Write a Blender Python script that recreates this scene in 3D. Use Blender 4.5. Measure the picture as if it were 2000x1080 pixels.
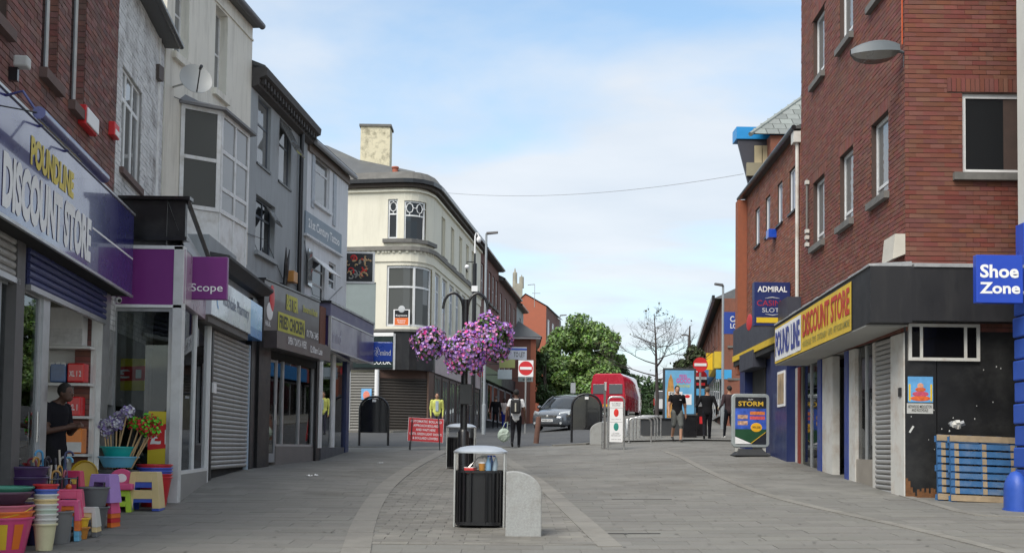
import bpy, bmesh, math, random
import numpy as np
from mathutils import Vector, Matrix
random.seed(7)
for o in list(bpy.data.objects): bpy.data.objects.remove(o)
sc = bpy.context.scene
COL = sc.collection
rad = math.radians
# ---------------------------------------------------------------- camera
CZ = 1.6                       # eye height above the paving at the camera
FPX, HOR = 2200.0, 875.0       # focal length and horizon row in the 2000 x 1080 photograph
PITCH, ROLL = rad(2.7), 0.013
cF = Vector((0, math.cos(PITCH), math.sin(PITCH)))
_u = Vector((0, -math.sin(PITCH), math.cos(PITCH))); _r = Vector((1, 0, 0))
cR = _r*math.cos(ROLL) + _u*math.sin(ROLL)
cU = _u*math.cos(ROLL) - _r*math.sin(ROLL)
CY = HOR - FPX*math.tan(PITCH)
cam = bpy.data.cameras.new('camera'); camo = bpy.data.objects.new('camera', cam); COL.objects.link(camo)
cam.sensor_width = 36; cam.lens = 36*FPX/2000; cam.shift_y = (CY-540)/2000
cam.clip_start = .1; cam.clip_end = 4000
camo.matrix_world = Matrix.Translation((0, 0, CZ)) @ Matrix((cR, cU, -cF)).transposed().to_4x4()
sc.camera = camo
sc.render.resolution_x, sc.render.resolution_y = 1024, 552
# ---------------------------------------------------------------- light
SUN_EL, SUN_AZ = rad(50), rad(214)        # azimuth clockwise from +Y: behind the camera, over the left roofs
w = bpy.data.worlds.new('World'); sc.world = w; w.use_nodes = True
nt = w.node_tree; nt.nodes.clear()
def N(t, typ, **k):
    n = t.nodes.new(typ)
    for a, b in k.items(): setattr(n, a, b)
    return n
wo = N(nt, 'ShaderNodeOutputWorld'); bg = N(nt, 'ShaderNodeBackground'); sky = N(nt, 'ShaderNodeTexSky', sky_type='NISHITA')
sky.sun_disc = False; sky.sun_elevation = SUN_EL; sky.sun_rotation = SUN_AZ
sky.air_density = 1.0; sky.dust_density = 2.0; sky.ozone_density = 1.2
tc = N(nt, 'ShaderNodeTexCoord'); sep = N(nt, 'ShaderNodeSeparateXYZ'); nt.links.new(tc.outputs['Generated'], sep.inputs[0])
# thin cloud sheet: direction projected on a plane overhead
zc = N(nt, 'ShaderNodeMath', operation='MAXIMUM'); nt.links.new(sep.outputs[2], zc.inputs[0]); zc.inputs[1].default_value = 0.0
za = N(nt, 'ShaderNodeMath', operation='ADD'); nt.links.new(zc.outputs[0], za.inputs[0]); za.inputs[1].default_value = 0.16
dv = N(nt, 'ShaderNodeVectorMath', operation='DIVIDE'); cb = N(nt, 'ShaderNodeCombineXYZ')
for i in range(3): nt.links.new(za.outputs[0], cb.inputs[i])
nt.links.new(tc.outputs['Generated'], dv.inputs[0]); nt.links.new(cb.outputs[0], dv.inputs[1])
mpg = N(nt, 'ShaderNodeMapping'); mpg.inputs['Scale'].default_value = (.55, .8, 0); mpg.inputs['Location'].default_value = (3.1, 1.7, 0)
nt.links.new(dv.outputs[0], mpg.inputs[0])
n1 = N(nt, 'ShaderNodeTexNoise'); n1.inputs['Scale'].default_value = 1.5; n1.inputs['Detail'].default_value = 7; n1.inputs['Roughness'].default_value = .52
n1.inputs['Distortion'].default_value = .25
nt.links.new(mpg.outputs[0], n1.inputs[0])
rp = N(nt, 'ShaderNodeValToRGB'); rp.color_ramp.elements[0].position = .35; rp.color_ramp.elements[1].position = .53
nt.links.new(n1.outputs[0], rp.inputs[0])
n2 = N(nt, 'ShaderNodeTexNoise'); n2.inputs['Scale'].default_value = 3.0; n2.inputs['Detail'].default_value = 6
nt.links.new(mpg.outputs[0], n2.inputs[0])
cr = N(nt, 'ShaderNodeValToRGB')
cr.color_ramp.elements[0].position = .32; cr.color_ramp.elements[0].color = (2.75, 3.02, 3.36, 1)
cr.color_ramp.elements[1].position = .68; cr.color_ramp.elements[1].color = (3.35, 3.5, 3.7, 1)
nt.links.new(n2.outputs[0], cr.inputs[0])
mx = N(nt, 'ShaderNodeMix', data_type='RGBA')
mf = N(nt, 'ShaderNodeMath', operation='MULTIPLY'); mf.inputs[1].default_value = .9; nt.links.new(rp.outputs[0], mf.inputs[0])
nt.links.new(mf.outputs[0], mx.inputs[0])
gain = N(nt, 'ShaderNodeMix', data_type='RGBA', blend_type='MULTIPLY'); gain.inputs[0].default_value = 1; gain.inputs[7].default_value = (1.0, 1.05, .98, 1)
nt.links.new(sky.outputs[0], gain.inputs[6]); nt.links.new(gain.outputs[2], mx.inputs[6]); nt.links.new(cr.outputs[0], mx.inputs[7])
nt.links.new(mx.outputs[2], bg.inputs[0]); bg.inputs[1].default_value = 0.12
nt.links.new(bg.outputs[0], wo.inputs[0])
sl = bpy.data.lights.new('sun', 'SUN'); sl.energy = 1.5; sl.angle = rad(35); sl.color = (1, .95, .87)
so = bpy.data.objects.new('sun', sl); COL.objects.link(so)
sd = Vector((math.sin(SUN_AZ)*math.cos(SUN_EL), math.cos(SUN_AZ)*math.cos(SUN_EL), math.sin(SUN_EL)))
so.rotation_euler = sd.to_track_quat('Z', 'Y').to_euler(); so.location = (0, -5, 30)
vs = sc.view_settings; vs.view_transform = 'Standard'; vs.look = 'None'; vs.gamma = 1; vs.use_curve_mapping = False; vs.exposure = 1.12
sc.render.engine = 'CYCLES'
# ---------------------------------------------------------------- photograph pixel -> ray -> point
def ray(x, y): return cF + cR*((x-1000)/FPX) + cU*((CY-y)/FPX)
def P(x, y, Y):
    d = ray(x, y); k = Y/d.y
    return Vector((d.x*k, Y, CZ + d.z*k))
# ground: three profiles up the hill (left kerb, middle, right kerb), heights relative to the eye
GY_L = ([-20, 8, 13, 16.8, 19.7, 24, 30, 33.5, 38, 45, 60, 80, 120, 300], [-2.5, -1.25, -1.04, -.88, -.65, -.49, -.34, -.18, .1, .62, 1.05, 1.6, 2.6, 5.5])
GY_C = ([-20, 8, 16, 24.9, 34.7, 40, 48, 64, 80, 120, 300], [-2.53, -1.24, -.875, -.47, 0, .3, .62, 1.17, 1.7, 2.8, 6])
GY_R = ([-20, 8, 14, 17.7, 22, 25, 27, 35, 39, 45, 60, 75, 120, 300], [-2.3, -1.15, -.87, -.69, -.45, -.28, -.12, .22, .45, .9, 1.75, 2.3, 3.5, 6.5])
def _sm(tab, y):
    return sum(np.interp(y+o, tab[0], tab[1]) for o in (-1, -.5, 0, .5, 1))/5
def gz(X, Y):
    l, c, r = _sm(GY_L, Y), _sm(GY_C, Y), _sm(GY_R, Y)
    if X <= 0:
        t = min(1, -X/5.2); t = t*t*(3-2*t)*.35 + t*.65; return CZ + c*(1-t) + l*t
    t = min(1, X/6.0); t = t*t*(3-2*t)*.35 + t*.65; return CZ + c*(1-t) + r*t
def G(x, y, dz=0.0):                                  # pixel -> point on the ground
    d = ray(x, y); lo, hi = 3.0, 3.0
    f = lambda Y: CZ + d.z*Y/d.y - gz(d.x*Y/d.y, Y) - dz
    while hi < 300 and f(hi) > 0: lo = hi; hi += .7
    for _ in range(30):
        m = (lo+hi)/2
        if f(m) > 0: lo = m
        else: hi = m
    Y = (lo+hi)/2
    return Vector((d.x*Y/d.y, Y, gz(d.x*Y/d.y, Y)))
def GD(x, Y):                                         # pixel column at a depth, standing on the ground
    X = ray(x, HOR).x/ray(x, HOR).y*Y
    return Vector((X, Y, gz(X, Y)))
# ---------------------------------------------------------------- materials
MATS = {}
def mat(name, c, rough=.65, var=.12, sc_=3.0, metal=0.0, bump=0.0, bs=60.0, coat=0.0, spec=.5, dirt=None, dirt_amt=.0, dirt_scale=1.2, island=0.0, emit=None, hue=0.0, streak=False):
    if name in MATS: return MATS[name]
    m = bpy.data.materials.new(name); m.use_nodes = True; t = m.node_tree; b = t.nodes['Principled BSDF']; L = t.links.new
    b.inputs['Roughness'].default_value = rough; b.inputs['Metallic'].default_value = metal
    b.inputs['Coat Weight'].default_value = coat; b.inputs['Coat Roughness'].default_value = .04
    b.inputs['Specular IOR Level'].default_value = spec
    tcn = N(t, 'ShaderNodeTexCoord'); src = tcn.outputs['Object']
    col = None
    base = N(t, 'ShaderNodeRGB'); base.outputs[0].default_value = (*c, 1); col = base.outputs[0]
    if var > 0:
        nz = N(t, 'ShaderNodeTexNoise'); nz.inputs['Scale'].default_value = sc_; nz.inputs['Detail'].default_value = 6; nz.inputs['Roughness'].default_value = .62
        L(src, nz.inputs[0])
        mr = N(t, 'ShaderNodeMapRange'); mr.inputs[1].default_value = .25; mr.inputs[2].default_value = .75
        mr.inputs[3].default_value = 1-var; mr.inputs[4].default_value = 1+var
        L(nz.outputs[0], mr.inputs[0])
        hv = N(t, 'ShaderNodeHueSaturation'); L(col, hv.inputs['Color']); L(mr.outputs[0], hv.inputs['Value']); col = hv.outputs[0]
        rr = N(t, 'ShaderNodeMapRange'); rr.inputs[1].default_value = .3; rr.inputs[2].default_value = .7
        rr.inputs[3].default_value = max(.02, rough-.08); rr.inputs[4].default_value = min(1, rough+.1)
        L(nz.outputs[0], rr.inputs[0]); L(rr.outputs[0], b.inputs['Roughness'])
    if island > 0:
        ge = N(t, 'ShaderNodeNewGeometry'); oi = N(t, 'ShaderNodeObjectInfo')
        ad = N(t, 'ShaderNodeMath', operation='ADD'); L(ge.outputs['Random Per Island'], ad.inputs[0]); L(oi.outputs['Random'], ad.inputs[1])
        fr = N(t, 'ShaderNodeMath', operation='FRACT'); L(ad.outputs[0], fr.inputs[0])
        m1 = N(t, 'ShaderNodeMapRange'); m1.inputs[3].default_value = 1-island; m1.inputs[4].default_value = 1+island; L(fr.outputs[0], m1.inputs[0])
        f2 = N(t, 'ShaderNodeMath', operation='MULTIPLY'); f2.inputs[1].default_value = 7.31; L(fr.outputs[0], f2.inputs[0])
        f3 = N(t, 'ShaderNodeMath', operation='FRACT'); L(f2.outputs[0], f3.inputs[0])
        m2 = N(t, 'ShaderNodeMapRange'); m2.inputs[3].default_value = .5-hue; m2.inputs[4].default_value = .5+hue; L(f3.outputs[0], m2.inputs[0])
        f4 = N(t, 'ShaderNodeMath', operation='MULTIPLY'); f4.inputs[1].default_value = 13.7; L(fr.outputs[0], f4.inputs[0])
        f5 = N(t, 'ShaderNodeMath', operation='FRACT'); L(f4.outputs[0], f5.inputs[0])
        m3 = N(t, 'ShaderNodeMapRange'); m3.inputs[3].default_value = 1-island*.9; m3.inputs[4].default_value = 1+island*.3; L(f5.outputs[0], m3.inputs[0])
        h2 = N(t, 'ShaderNodeHueSaturation'); L(col, h2.inputs['Color']); L(m1.outputs[0], h2.inputs['Value']); L(m2.outputs[0], h2.inputs['Hue']); L(m3.outputs[0], h2.inputs['Saturation']); col = h2.outputs[0]
    if dirt is not None:
        n3 = N(t, 'ShaderNodeTexNoise'); n3.inputs['Scale'].default_value = dirt_scale; n3.inputs['Detail'].default_value = 8; n3.inputs['Roughness'].default_value = .7
        if streak:
            mp = N(t, 'ShaderNodeMapping'); mp.inputs['Scale'].default_value = (3.0, 3.0, .35); L(src, mp.inputs[0]); L(mp.outputs[0], n3.inputs[0])
        else: L(src, n3.inputs[0])
        r3 = N(t, 'ShaderNodeValToRGB'); r3.color_ramp.elements[0].position = .48; r3.color_ramp.elements[1].position = .68
        L(n3.outputs[0], r3.inputs[0])
        k = N(t, 'ShaderNodeMath', operation='MULTIPLY'); k.inputs[1].default_value = dirt_amt; L(r3.outputs[0], k.inputs[0])
        mm = N(t, 'ShaderNodeMix', data_type='RGBA'); L(k.outputs[0], mm.inputs[0]); L(col, mm.inputs[6]); mm.inputs[7].default_value = (*dirt, 1); col = mm.outputs[2]
    L(col, b.inputs['Base Color'])
    if bump > 0:
        nb = N(t, 'ShaderNodeTexNoise'); nb.inputs['Scale'].default_value = bs; nb.inputs['Detail'].default_value = 4; L(src, nb.inputs[0])
        bp = N(t, 'ShaderNodeBump'); bp.inputs['Strength'].default_value = bump; bp.inputs['Distance'].default_value = .02
        L(nb.outputs[0], bp.inputs['Height']); L(bp.outputs[0], b.inputs['Normal'])
    if emit: b.inputs['Emission Color'].default_value = (*emit[0], 1); b.inputs['Emission Strength'].default_value = emit[1]
    MATS[name] = m; return m
def glassmat(name, tint=(.8, .85, .85), ior=1.45, dark=None, wav=.0):
    """window glass: Fresnel reflection over transparency (or over a dark room when dark is given)"""
    if name in MATS: return MATS[name]
    m = bpy.data.materials.new(name); m.use_nodes = True; t = m.node_tree; t.nodes.clear(); L = t.links.new
    o = N(t, 'ShaderNodeOutputMaterial'); mxs = N(t, 'ShaderNodeMixShader'); fr = N(t, 'ShaderNodeFresnel'); fr.inputs[0].default_value = ior
    gl = N(t, 'ShaderNodeBsdfGlossy'); gl.inputs['Roughness'].default_value = .015; gl.inputs[0].default_value = (.95, .97, 1, 1)
    if dark: tr = N(t, 'ShaderNodeBsdfDiffuse'); tr.inputs[0].default_value = (*dark, 1)
    else: tr = N(t, 'ShaderNodeBsdfTransparent'); tr.inputs[0].default_value = (*tint, 1)
    L(fr.outputs[0], mxs.inputs[0]); L(tr.outputs[0], mxs.inputs[1]); L(gl.outputs[0], mxs.inputs[2]); L(mxs.outputs[0], o.inputs[0])
    if wav:
        tcn = N(t, 'ShaderNodeTexCoord'); nz = N(t, 'ShaderNodeTexNoise'); nz.inputs['Scale'].default_value = .9; L(tcn.outputs['Object'], nz.inputs[0])
        bp = N(t, 'ShaderNodeBump'); bp.inputs['Strength'].default_value = wav; bp.inputs['Distance'].default_value = .1
        L(nz.outputs[0], bp.inputs['Height']); L(bp.outputs[0], gl.inputs['Normal'])
    MATS[name] = m; return m
# ---------------------------------------------------------------- mesh builder
class MB:
    def __init__(s): s.v = []; s.f = []; s.mi = []; s.cur = 0
    def add(s, vs, fs):
        n = len(s.v); s.v += [tuple(v) for v in vs]; s.f += [tuple(i+n for i in f) for f in fs]; s.mi += [s.cur]*len(fs); return s
    def box(s, x0, x1, y0, y1, z0, z1):
        if x0 > x1: x0, x1 = x1, x0
        if y0 > y1: y0, y1 = y1, y0
        if z0 > z1: z0, z1 = z1, z0
        return s.add([(x0, y0, z0), (x1, y0, z0), (x1, y1, z0), (x0, y1, z0), (x0, y0, z1), (x1, y0, z1), (x1, y1, z1), (x0, y1, z1)],
                     [(0, 3, 2, 1), (4, 5, 6, 7), (0, 1, 5, 4), (1, 2, 6, 5), (2, 3, 7, 6), (3, 0, 4, 7)])
    def hexa(s, p): return s.add(p, [(0, 3, 2, 1), (4, 5, 6, 7), (0, 1, 5, 4), (1, 2, 6, 5), (2, 3, 7, 6), (3, 0, 4, 7)])
    def quad(s, a, b, c, d): return s.add([a, b, c, d], [(0, 1, 2, 3)])
    def poly(s, pts): return s.add(pts, [tuple(range(len(pts)))])
    def prism(s, base, off):                         # closed polygon extruded by a vector
        n = len(base); off = Vector(off); b = [Vector(p) for p in base]; t = [p+off for p in b]
        return s.add(b+t, [tuple(range(n))[::-1], tuple(range(n, 2*n))] + [(i, (i+1) % n, n+(i+1) % n, n+i) for i in range(n)])
    def tube(s, pts, r, n=8, caps=True, closed=False):
        pts = [Vector(p) for p in pts]; m = len(pts); rr = r if isinstance(r, (list, tuple)) else [r]*m
        vs = []; ref = None
        for i, p in enumerate(pts):
            a = pts[(i-1) % m] if (closed or i > 0) else p; b = pts[(i+1) % m] if (closed or i < m-1) else p
            d = (b-a).normalized()
            if ref is None: ref = d.orthogonal().normalized()
            else: ref = (ref - d*ref.dot(d)).normalized()
            e = d.cross(ref)
            vs += [p + (ref*math.cos(2*math.pi*k/n) + e*math.sin(2*math.pi*k/n))*rr[i] for k in range(n)]
        fs = []
        for i in range(m if closed else m-1):
            j = (i+1) % m
            fs += [(i*n+k, i*n+(k+1) % n, j*n+(k+1) % n, j*n+k) for k in range(n)]
        if caps and not closed: fs += [tuple(range(n))[::-1], tuple(range((m-1)*n, m*n))]
        return s.add(vs, fs)
    def lathe(s, prof, n=20, c=(0, 0, 0), sx=1, sy=1, caps=True):     # prof: (r, z) from bottom to top
        vs = [(c[0]+r*sx*math.cos(2*math.pi*k/n), c[1]+r*sy*math.sin(2*math.pi*k/n), c[2]+z) for r, z in prof for k in range(n)]
        fs = [(i*n+k, i*n+(k+1) % n, (i+1)*n+(k+1) % n, (i+1)*n+k) for i in range(len(prof)-1) for k in range(n)]
        if caps: fs += [tuple(range(n))[::-1], tuple(range((len(prof)-1)*n, len(prof)*n))]
        return s.add(vs, fs)
    def ball(s, c, rx, ry=None, rz=None, n=12, m=8, R=None):
        ry = ry or rx; rz = rz or rx; c = Vector(c); vs = []
        for i in range(1, m):
            a = math.pi*i/m
            for k in range(n):
                p = Vector((rx*math.sin(a)*math.cos(2*math.pi*k/n), ry*math.sin(a)*math.sin(2*math.pi*k/n), -rz*math.cos(a)))
                vs.append(c + (R @ p if R else p))
        vs += [c + (R @ Vector((0, 0, -rz)) if R else Vector((0, 0, -rz))), c + (R @ Vector((0, 0, rz)) if R else Vector((0, 0, rz)))]
        fs = [(i*n+k, i*n+(k+1) % n, (i+1)*n+(k+1) % n, (i+1)*n+k) for i in range(m-2) for k in range(n)]
        B = (m-1)*n
        fs += [(B, (k+1) % n, k) for k in range(n)] + [(B+1, (m-2)*n+k, (m-2)*n+(k+1) % n) for k in range(n)]
        return s.add(vs, fs)
    def xf(s, M, start=0):
        for i in range(start, len(s.v)): s.v[i] = tuple(M @ Vector(s.v[i]))
        return s
    def mesh(s, name):
        me = bpy.data.meshes.new(name); me.from_pydata(s.v, [], s.f)
        if any(s.mi): me.polygons.foreach_set('material_index', s.mi)
        me.update(); return me
    def build(s, name, m, parent=None, smooth=False, bevel=0, kind=None, label=None):
        me = s.mesh(name); o = bpy.data.objects.new(name, me); COL.objects.link(o)
        for q in (m if isinstance(m, (list, tuple)) else [m]): me.materials.append(q)
        if smooth:
            me.polygons.foreach_set('use_smooth', [True]*len(me.polygons))
            md = o.modifiers.new('es', 'EDGE_SPLIT'); md.split_angle = rad(38)
        if bevel:
            md = o.modifiers.new('bv', 'BEVEL'); md.width = bevel; md.segments = 2; md.limit_method = 'ANGLE'
        if parent: o.parent = parent
        if kind: o['kind'] = kind
        if label: o['label'] = label
        return o
def tag(o, label, cat, group=None):
    o['label'] = label; o['category'] = cat
    if group: o['group'] = group
    return o
def thing(name, label, cat, loc=(0, 0, 0), rz=0, group=None):
    o = bpy.data.objects.new(name, None); COL.objects.link(o); o.empty_display_size = .2
    o.location = loc; o.rotation_euler = (0, 0, rz); return tag(o, label, cat, group)
def struct(name, mb, m, **k):
    o = mb.build(name, m, **k); o['kind'] = 'structure'; return o
def copy_tree(o, parent=None):
    c = o.copy(); COL.objects.link(c); c.parent = parent
    for ch in o.children: copy_tree(ch, c)
    return c
def place(me_obj, parent, loc, rot=(0, 0, 0)):        # copy a built part under a parent (shares mesh data)
    c = me_obj.copy(); COL.objects.link(c); c.parent = parent; c.location = loc; c.rotation_euler = rot; return c
_txt = {}
def textmesh(s, bold=0.0, spacing=1.0, shear=0.0):
    cu = bpy.data.curves.new('t', 'FONT'); cu.body = s; cu.resolution_u = 3; cu.offset = bold; cu.space_character = spacing; cu.shear = shear
    cu.align_x = 'CENTER'; cu.fill_mode = 'FRONT'; cu.space_line = .85
    ob = bpy.data.objects.new('t', cu); COL.objects.link(ob)
    dg = bpy.context.evaluated_depsgraph_get(); me = bpy.data.meshes.new_from_object(ob.evaluated_get(dg))
    bpy.data.objects.remove(ob); bpy.data.curves.remove(cu)
    v = np.array([x.co[:] for x in me.vertices]); f = [tuple(p.vertices) for p in me.polygons]; bpy.data.meshes.remove(me)
    v -= (v.min(0)+v.max(0))/2
    return v, f
def text(parent, s, m, cx, cz, wd, ht, y, bold=.0, flip=True, name='lettering', shear=0.0, spacing=1.0, mirror=False):
    """flat lettering fitted into a width and height, on the +y side of a part (reads from +y)"""
    v, f = textmesh(s, bold, spacing, shear); ext = v.max(0)-v.min(0); b = MB(); sx = -1 if flip else 1
    b.add([(cx+sx*p[0]*wd/ext[0], y, cz+p[1]*ht/ext[1]) for p in v], f)
    return b.build(name, m, parent)
# ---------------------------------------------------------------- facade frame: x along the wall, +y outward to the street, z up
class Fac:
    def __init__(s, near, far, left, zb=None):
        n, f = Vector((*near, 0)), Vector((*far, 0))
        s.o = (f if left else n); s.d = ((n-f) if left else (f-n)).normalized(); s.nrm = Vector((-s.d.y, s.d.x, 0))
        s.len = (f-n).length; s.rz = math.atan2(s.d.y, s.d.x)
        s.zb = zb if zb is not None else min(gz(*near), gz(*far)) - .05
        s.loc = (s.o.x, s.o.y, s.zb)
    def uz(s, x, y, w=0.0):
        d = ray(x, y); o = s.o + s.nrm*w
        t = (o.x*s.nrm.x + o.y*s.nrm.y)/(d.x*s.nrm.x + d.y*s.nrm.y)
        p = d*t; q = Vector((p.x, p.y, 0)) - s.o
        return q.dot(s.d), CZ + p.z - s.zb
    def rect(s, xl, xr, yt, yb, w=0.0, ref='l'):       # rows given at the left (or right) edge
        xe = xl if ref == 'l' else xr
        u0, zt = s.uz(xe, yt, w); _, zb = s.uz(xe, yb, w); ym = (yt+yb)/2
        a = s.uz(xl, ym, w)[0]; b = s.uz(xr, ym, w)[0]
        return min(a, b), max(a, b), min(zt, zb), max(zt, zb)
    def at(s, u, w, z): return s.o + s.d*u + s.nrm*w + Vector((0, 0, s.zb+z))
    def g(s, u, w=0.0):
        p = s.o + s.d*u + s.nrm*w; return gz(p.x, p.y) - s.zb
def skin(mb, u0, u1, z0, z1, holes, rev=.12, w=0.0, back=True):
    """wall face with real openings: cells round the holes, and the reveals"""
    us = sorted(set([u0, u1]+[min(max(h[i], u0), u1) for h in holes for i in (0, 1)])); zs = sorted(set([z0, z1]+[min(max(h[i], z0), z1) for h in holes for i in (2, 3)]))
    for a, b in zip(us, us[1:]):
        for c, d in zip(zs, zs[1:]):
            cu, cz = (a+b)/2, (c+d)/2
            if any(h[0] < cu < h[1] and h[2] < cz < h[3] for h in holes): continue
            mb.quad((a, w, c), (a, w, d), (b, w, d), (b, w, c))
    for h in holes:
        a, b, c, d = h[:4]; r = h[4] if len(h) > 4 else rev
        mb.quad((a, w, c), (a, w-r, c), (a, w-r, d), (a, w, d)); mb.quad((b, w, c), (b, w, d), (b, w-r, d), (b, w-r, c))
        mb.quad((a, w, d), (a, w-r, d), (b, w-r, d), (b, w, d)); mb.quad((a, w, c), (b, w, c), (b, w-r, c), (a, w-r, c))
def shell(mb, u0, u1, dep, z0, z1, w=0.0):             # back, ends and top of a building behind its front
    mb.quad((u0, w, z0), (u0, w-dep, z0), (u0, w-dep, z1), (u0, w, z1)); mb.quad((u1, w, z0), (u1, w, z1), (u1, w-dep, z1), (u1, w-dep, z0))
    mb.quad((u0, w-dep, z0), (u1, w-dep, z0), (u1, w-dep, z1), (u0, w-dep, z1)); mb.quad((u0, w, z1), (u0, w-dep, z1), (u1, w-dep, z1), (u1, w, z1))
def window(parent, u0, u1, z0, z1, fm, gm, rec=.1, fr=.055, mull=(), trans=(), sill=None, w=0.0, sproj=.06, sh=.09, sover=.06, name='window', th=.05, lint=None):
    """frame with mullions and transoms; every pane its own sub-part; sill"""
    y1 = w-rec+th*.5; y0 = w-rec-th*.5; b = MB()
    b.box(u0, u0+fr, y0, y1, z0, z1); b.box(u1-fr, u1, y0, y1, z0, z1); b.box(u0+fr, u1-fr, y0, y1, z0, z0+fr); b.box(u0+fr, u1-fr, y0, y1, z1-fr, z1)
    us = [u0+fr]+[u0+(u1-u0)*t for t in mull]+[u1-fr]; zs = [z0+fr]+[z0+(z1-z0)*t for t in trans]+[z1-fr]
    for u in us[1:-1]: b.box(u-fr*.45, u+fr*.45, y0+.003, y1-.003, z0+fr, z1-fr)
    for z in zs[1:-1]: b.box(u0+fr, u1-fr, y0+.006, y1-.006, z-fr*.45, z+fr*.45)
    o = b.build(name, fm, parent)
    for a, c in zip(us, us[1:]):
        for d, e in zip(zs, zs[1:]):
            MB().box(a, c, w-rec-.006, w-rec+.006, d, e).build('pane', gm, o)
    if sill: MB().box(u0-sover, u1+sover, w-rec*.4, w+sproj, z0-sh, z0-.002).build('sill', sill, o)
    if lint: MB().box(u0-.1, u1+.1, w-.02, w+.012, z1+.002, z1+.2).build('lintel', lint, o)
    return o
def bricks(parent, u0, u1, z0, z1, holes, m, w=.0, indiv=0, key=None, L=.225, H=.075, j=.010, dep=.03, name='brick', seed=1):
    """running bond brick by brick; `indiv` of them as objects of their own, the rest joined"""
    rnd = random.Random(seed); cells = []; r = 0; z = z0
    while z < z1-.02:
        zt = min(z+H, z1); u = u0-(L/2 if r % 2 else 0)
        while u < u1-.01:
            a, b = max(u, u0), min(u+L, u1); u += L
            segs = [(a, b)]
            for h in holes:
                if h[2] < (z+zt)/2 < h[3]:
                    ns = []
                    for p, q in segs:
                        if q <= h[0] or p >= h[1]: ns.append((p, q))
                        else:
                            if p < h[0]: ns.append((p, h[0]))
                            if q > h[1]: ns.append((h[1], q))
                    segs = ns
            cells += [(p, q, z, zt) for p, q in segs if q-p > .03]
        z += H; r += 1
    if indiv and key: cells.sort(key=key)
    cache = {}
    for p, q, a, b in cells[:indiv]:
        k = round(q-p, 2)
        if k not in cache:
            t = MB(); hw = (k-.0045)/2; t.box(-hw, hw, -dep, 0, 0, H-j); o = t.build(name, m, parent); cache[k] = o
        else: o = place(cache[k], parent, (0, 0, 0))
        o.location = ((p+q)/2, w+rnd.uniform(-.004, .003), a+j/2); o.rotation_euler = (0, rnd.uniform(-.006, .006), 0)
    b_ = MB()
    for p, q, a, b in cells[indiv:]:
        e = rnd.uniform(-.004, .003); b_.box(p+.0022, q-.0022, w-dep, w+e, a+j/2, b-j/2)
    if b_.v:
        o = b_.build('brickwork', m, parent); o['kind'] = 'stuff'
def shutter(parent, u0, u1, z0, z1, m, w=0.0, H=.09, name='roller_shutter', frame=None, bar=None):
    """roller shutter: every slat a sub-part, alike slats share a mesh"""
    o = MB().box(u0, u1, w-.05, w-.03, z0, z1).build(name, m, parent); n = max(1, int(round((z1-z0)/H))); h = (z1-z0)/n
    t = MB(); pr = [(-.02, 0), (.004, .1*h), (.018, .35*h), (.018, .65*h), (.004, .9*h), (-.02, h*.97)]
    t.prism([(u0, w+a, c) for a, c in pr], (u1-u0, 0, 0)); s = t.build('slat', m, o); s.location = (0, 0, z0)
    for i in range(1, n): place(s, o, (0, random.uniform(-.002, .002), z0+i*h))
    if bar: MB().box(u0, u1, w-.03, w+.03, z0-.06, z0).build('bottom_bar', bar, o)
    return o
# ================================================================ palette
stone = mat('paving_stone', (.178, .173, .157), .8, .2, 1.3, bump=.25, bs=45, island=.09, hue=.012, dirt=(.105, .096, .08), dirt_amt=.65, dirt_scale=.55)
sett = mat('granite_sett', (.20, .19, .168), .8, .14, 2.6, bump=.3, bs=50, island=.13, hue=.01, dirt=(.1, .095, .085), dirt_amt=.55, dirt_scale=.9)
bandm = mat('kerb_stone', (.215, .205, .182), .78, .14, 3.0, bump=.25, bs=60, island=.06, dirt=(.15, .14, .125), dirt_amt=.6, dirt_scale=1.4)
groundm = mat('bedding_sand', (.14, .135, .122), .9, .18, 2.0, bump=.3, bs=30)
asphalt = mat('asphalt', (.075, .077, .08), .85, .18, 1.6, bump=.4, bs=90, dirt=(.12, .12, .115), dirt_amt=.5, dirt_scale=.5)
granite = mat('granite_block', (.34, .345, .335), .75, .2, 40, bump=.35, bs=110, dirt=(.17, .145, .11), dirt_amt=.55, dirt_scale=1.6)
brickR = mat('red_brick', (.185, .058, .038), .78, .22, 5, bump=.25, bs=70, island=.15, hue=.014, dirt=(.10, .06, .04), dirt_amt=.6, dirt_scale=.9)
brickL = mat('dark_red_brick', (.19, .075, .06), .8, .2, 9, bump=.25, bs=70, island=.3, hue=.012, dirt=(.11, .09, .085), dirt_amt=.6, dirt_scale=.8)
brickW = mat('painted_brick', (.68, .69, .69), .75, .12, 5, bump=.3, bs=60, island=.07, dirt=(.16, .14, .13), dirt_amt=.75, dirt_scale=2.2)
mortar = mat('mortar', (.075, .05, .042), .9, .2, 6)
mortarW = mat('white_mortar', (.3, .3, .3), .9, .2, 4, dirt=(.12, .11, .1), dirt_amt=.7)
white = mat('white_upvc', (.78, .79, .79), .35, .05, 4, dirt=(.5, .5, .47), dirt_amt=.35, dirt_scale=3)
whitewood = mat('white_painted_wood', (.72, .73, .73), .5, .1, 5, bump=.1, dirt=(.4, .37, .32), dirt_amt=.6, dirt_scale=3)
cream = mat('cream_render', (.76, .735, .65), .75, .06, 1.2, bump=.2, bs=60, dirt=(.36, .34, .28), dirt_amt=.5, dirt_scale=1.5, streak=True)
creamc = mat('cream_painted_render', (.75, .715, .59), .7, .05, 1.0, bump=.12, bs=40, dirt=(.5, .47, .37), dirt_amt=.35, dirt_scale=1.2, streak=True)
chimm = mat('weathered_cream_render', (.66, .60, .43), .8, .1, 2, bump=.2, dirt=(.2, .18, .12), dirt_amt=.85, dirt_scale=3.4)
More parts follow.
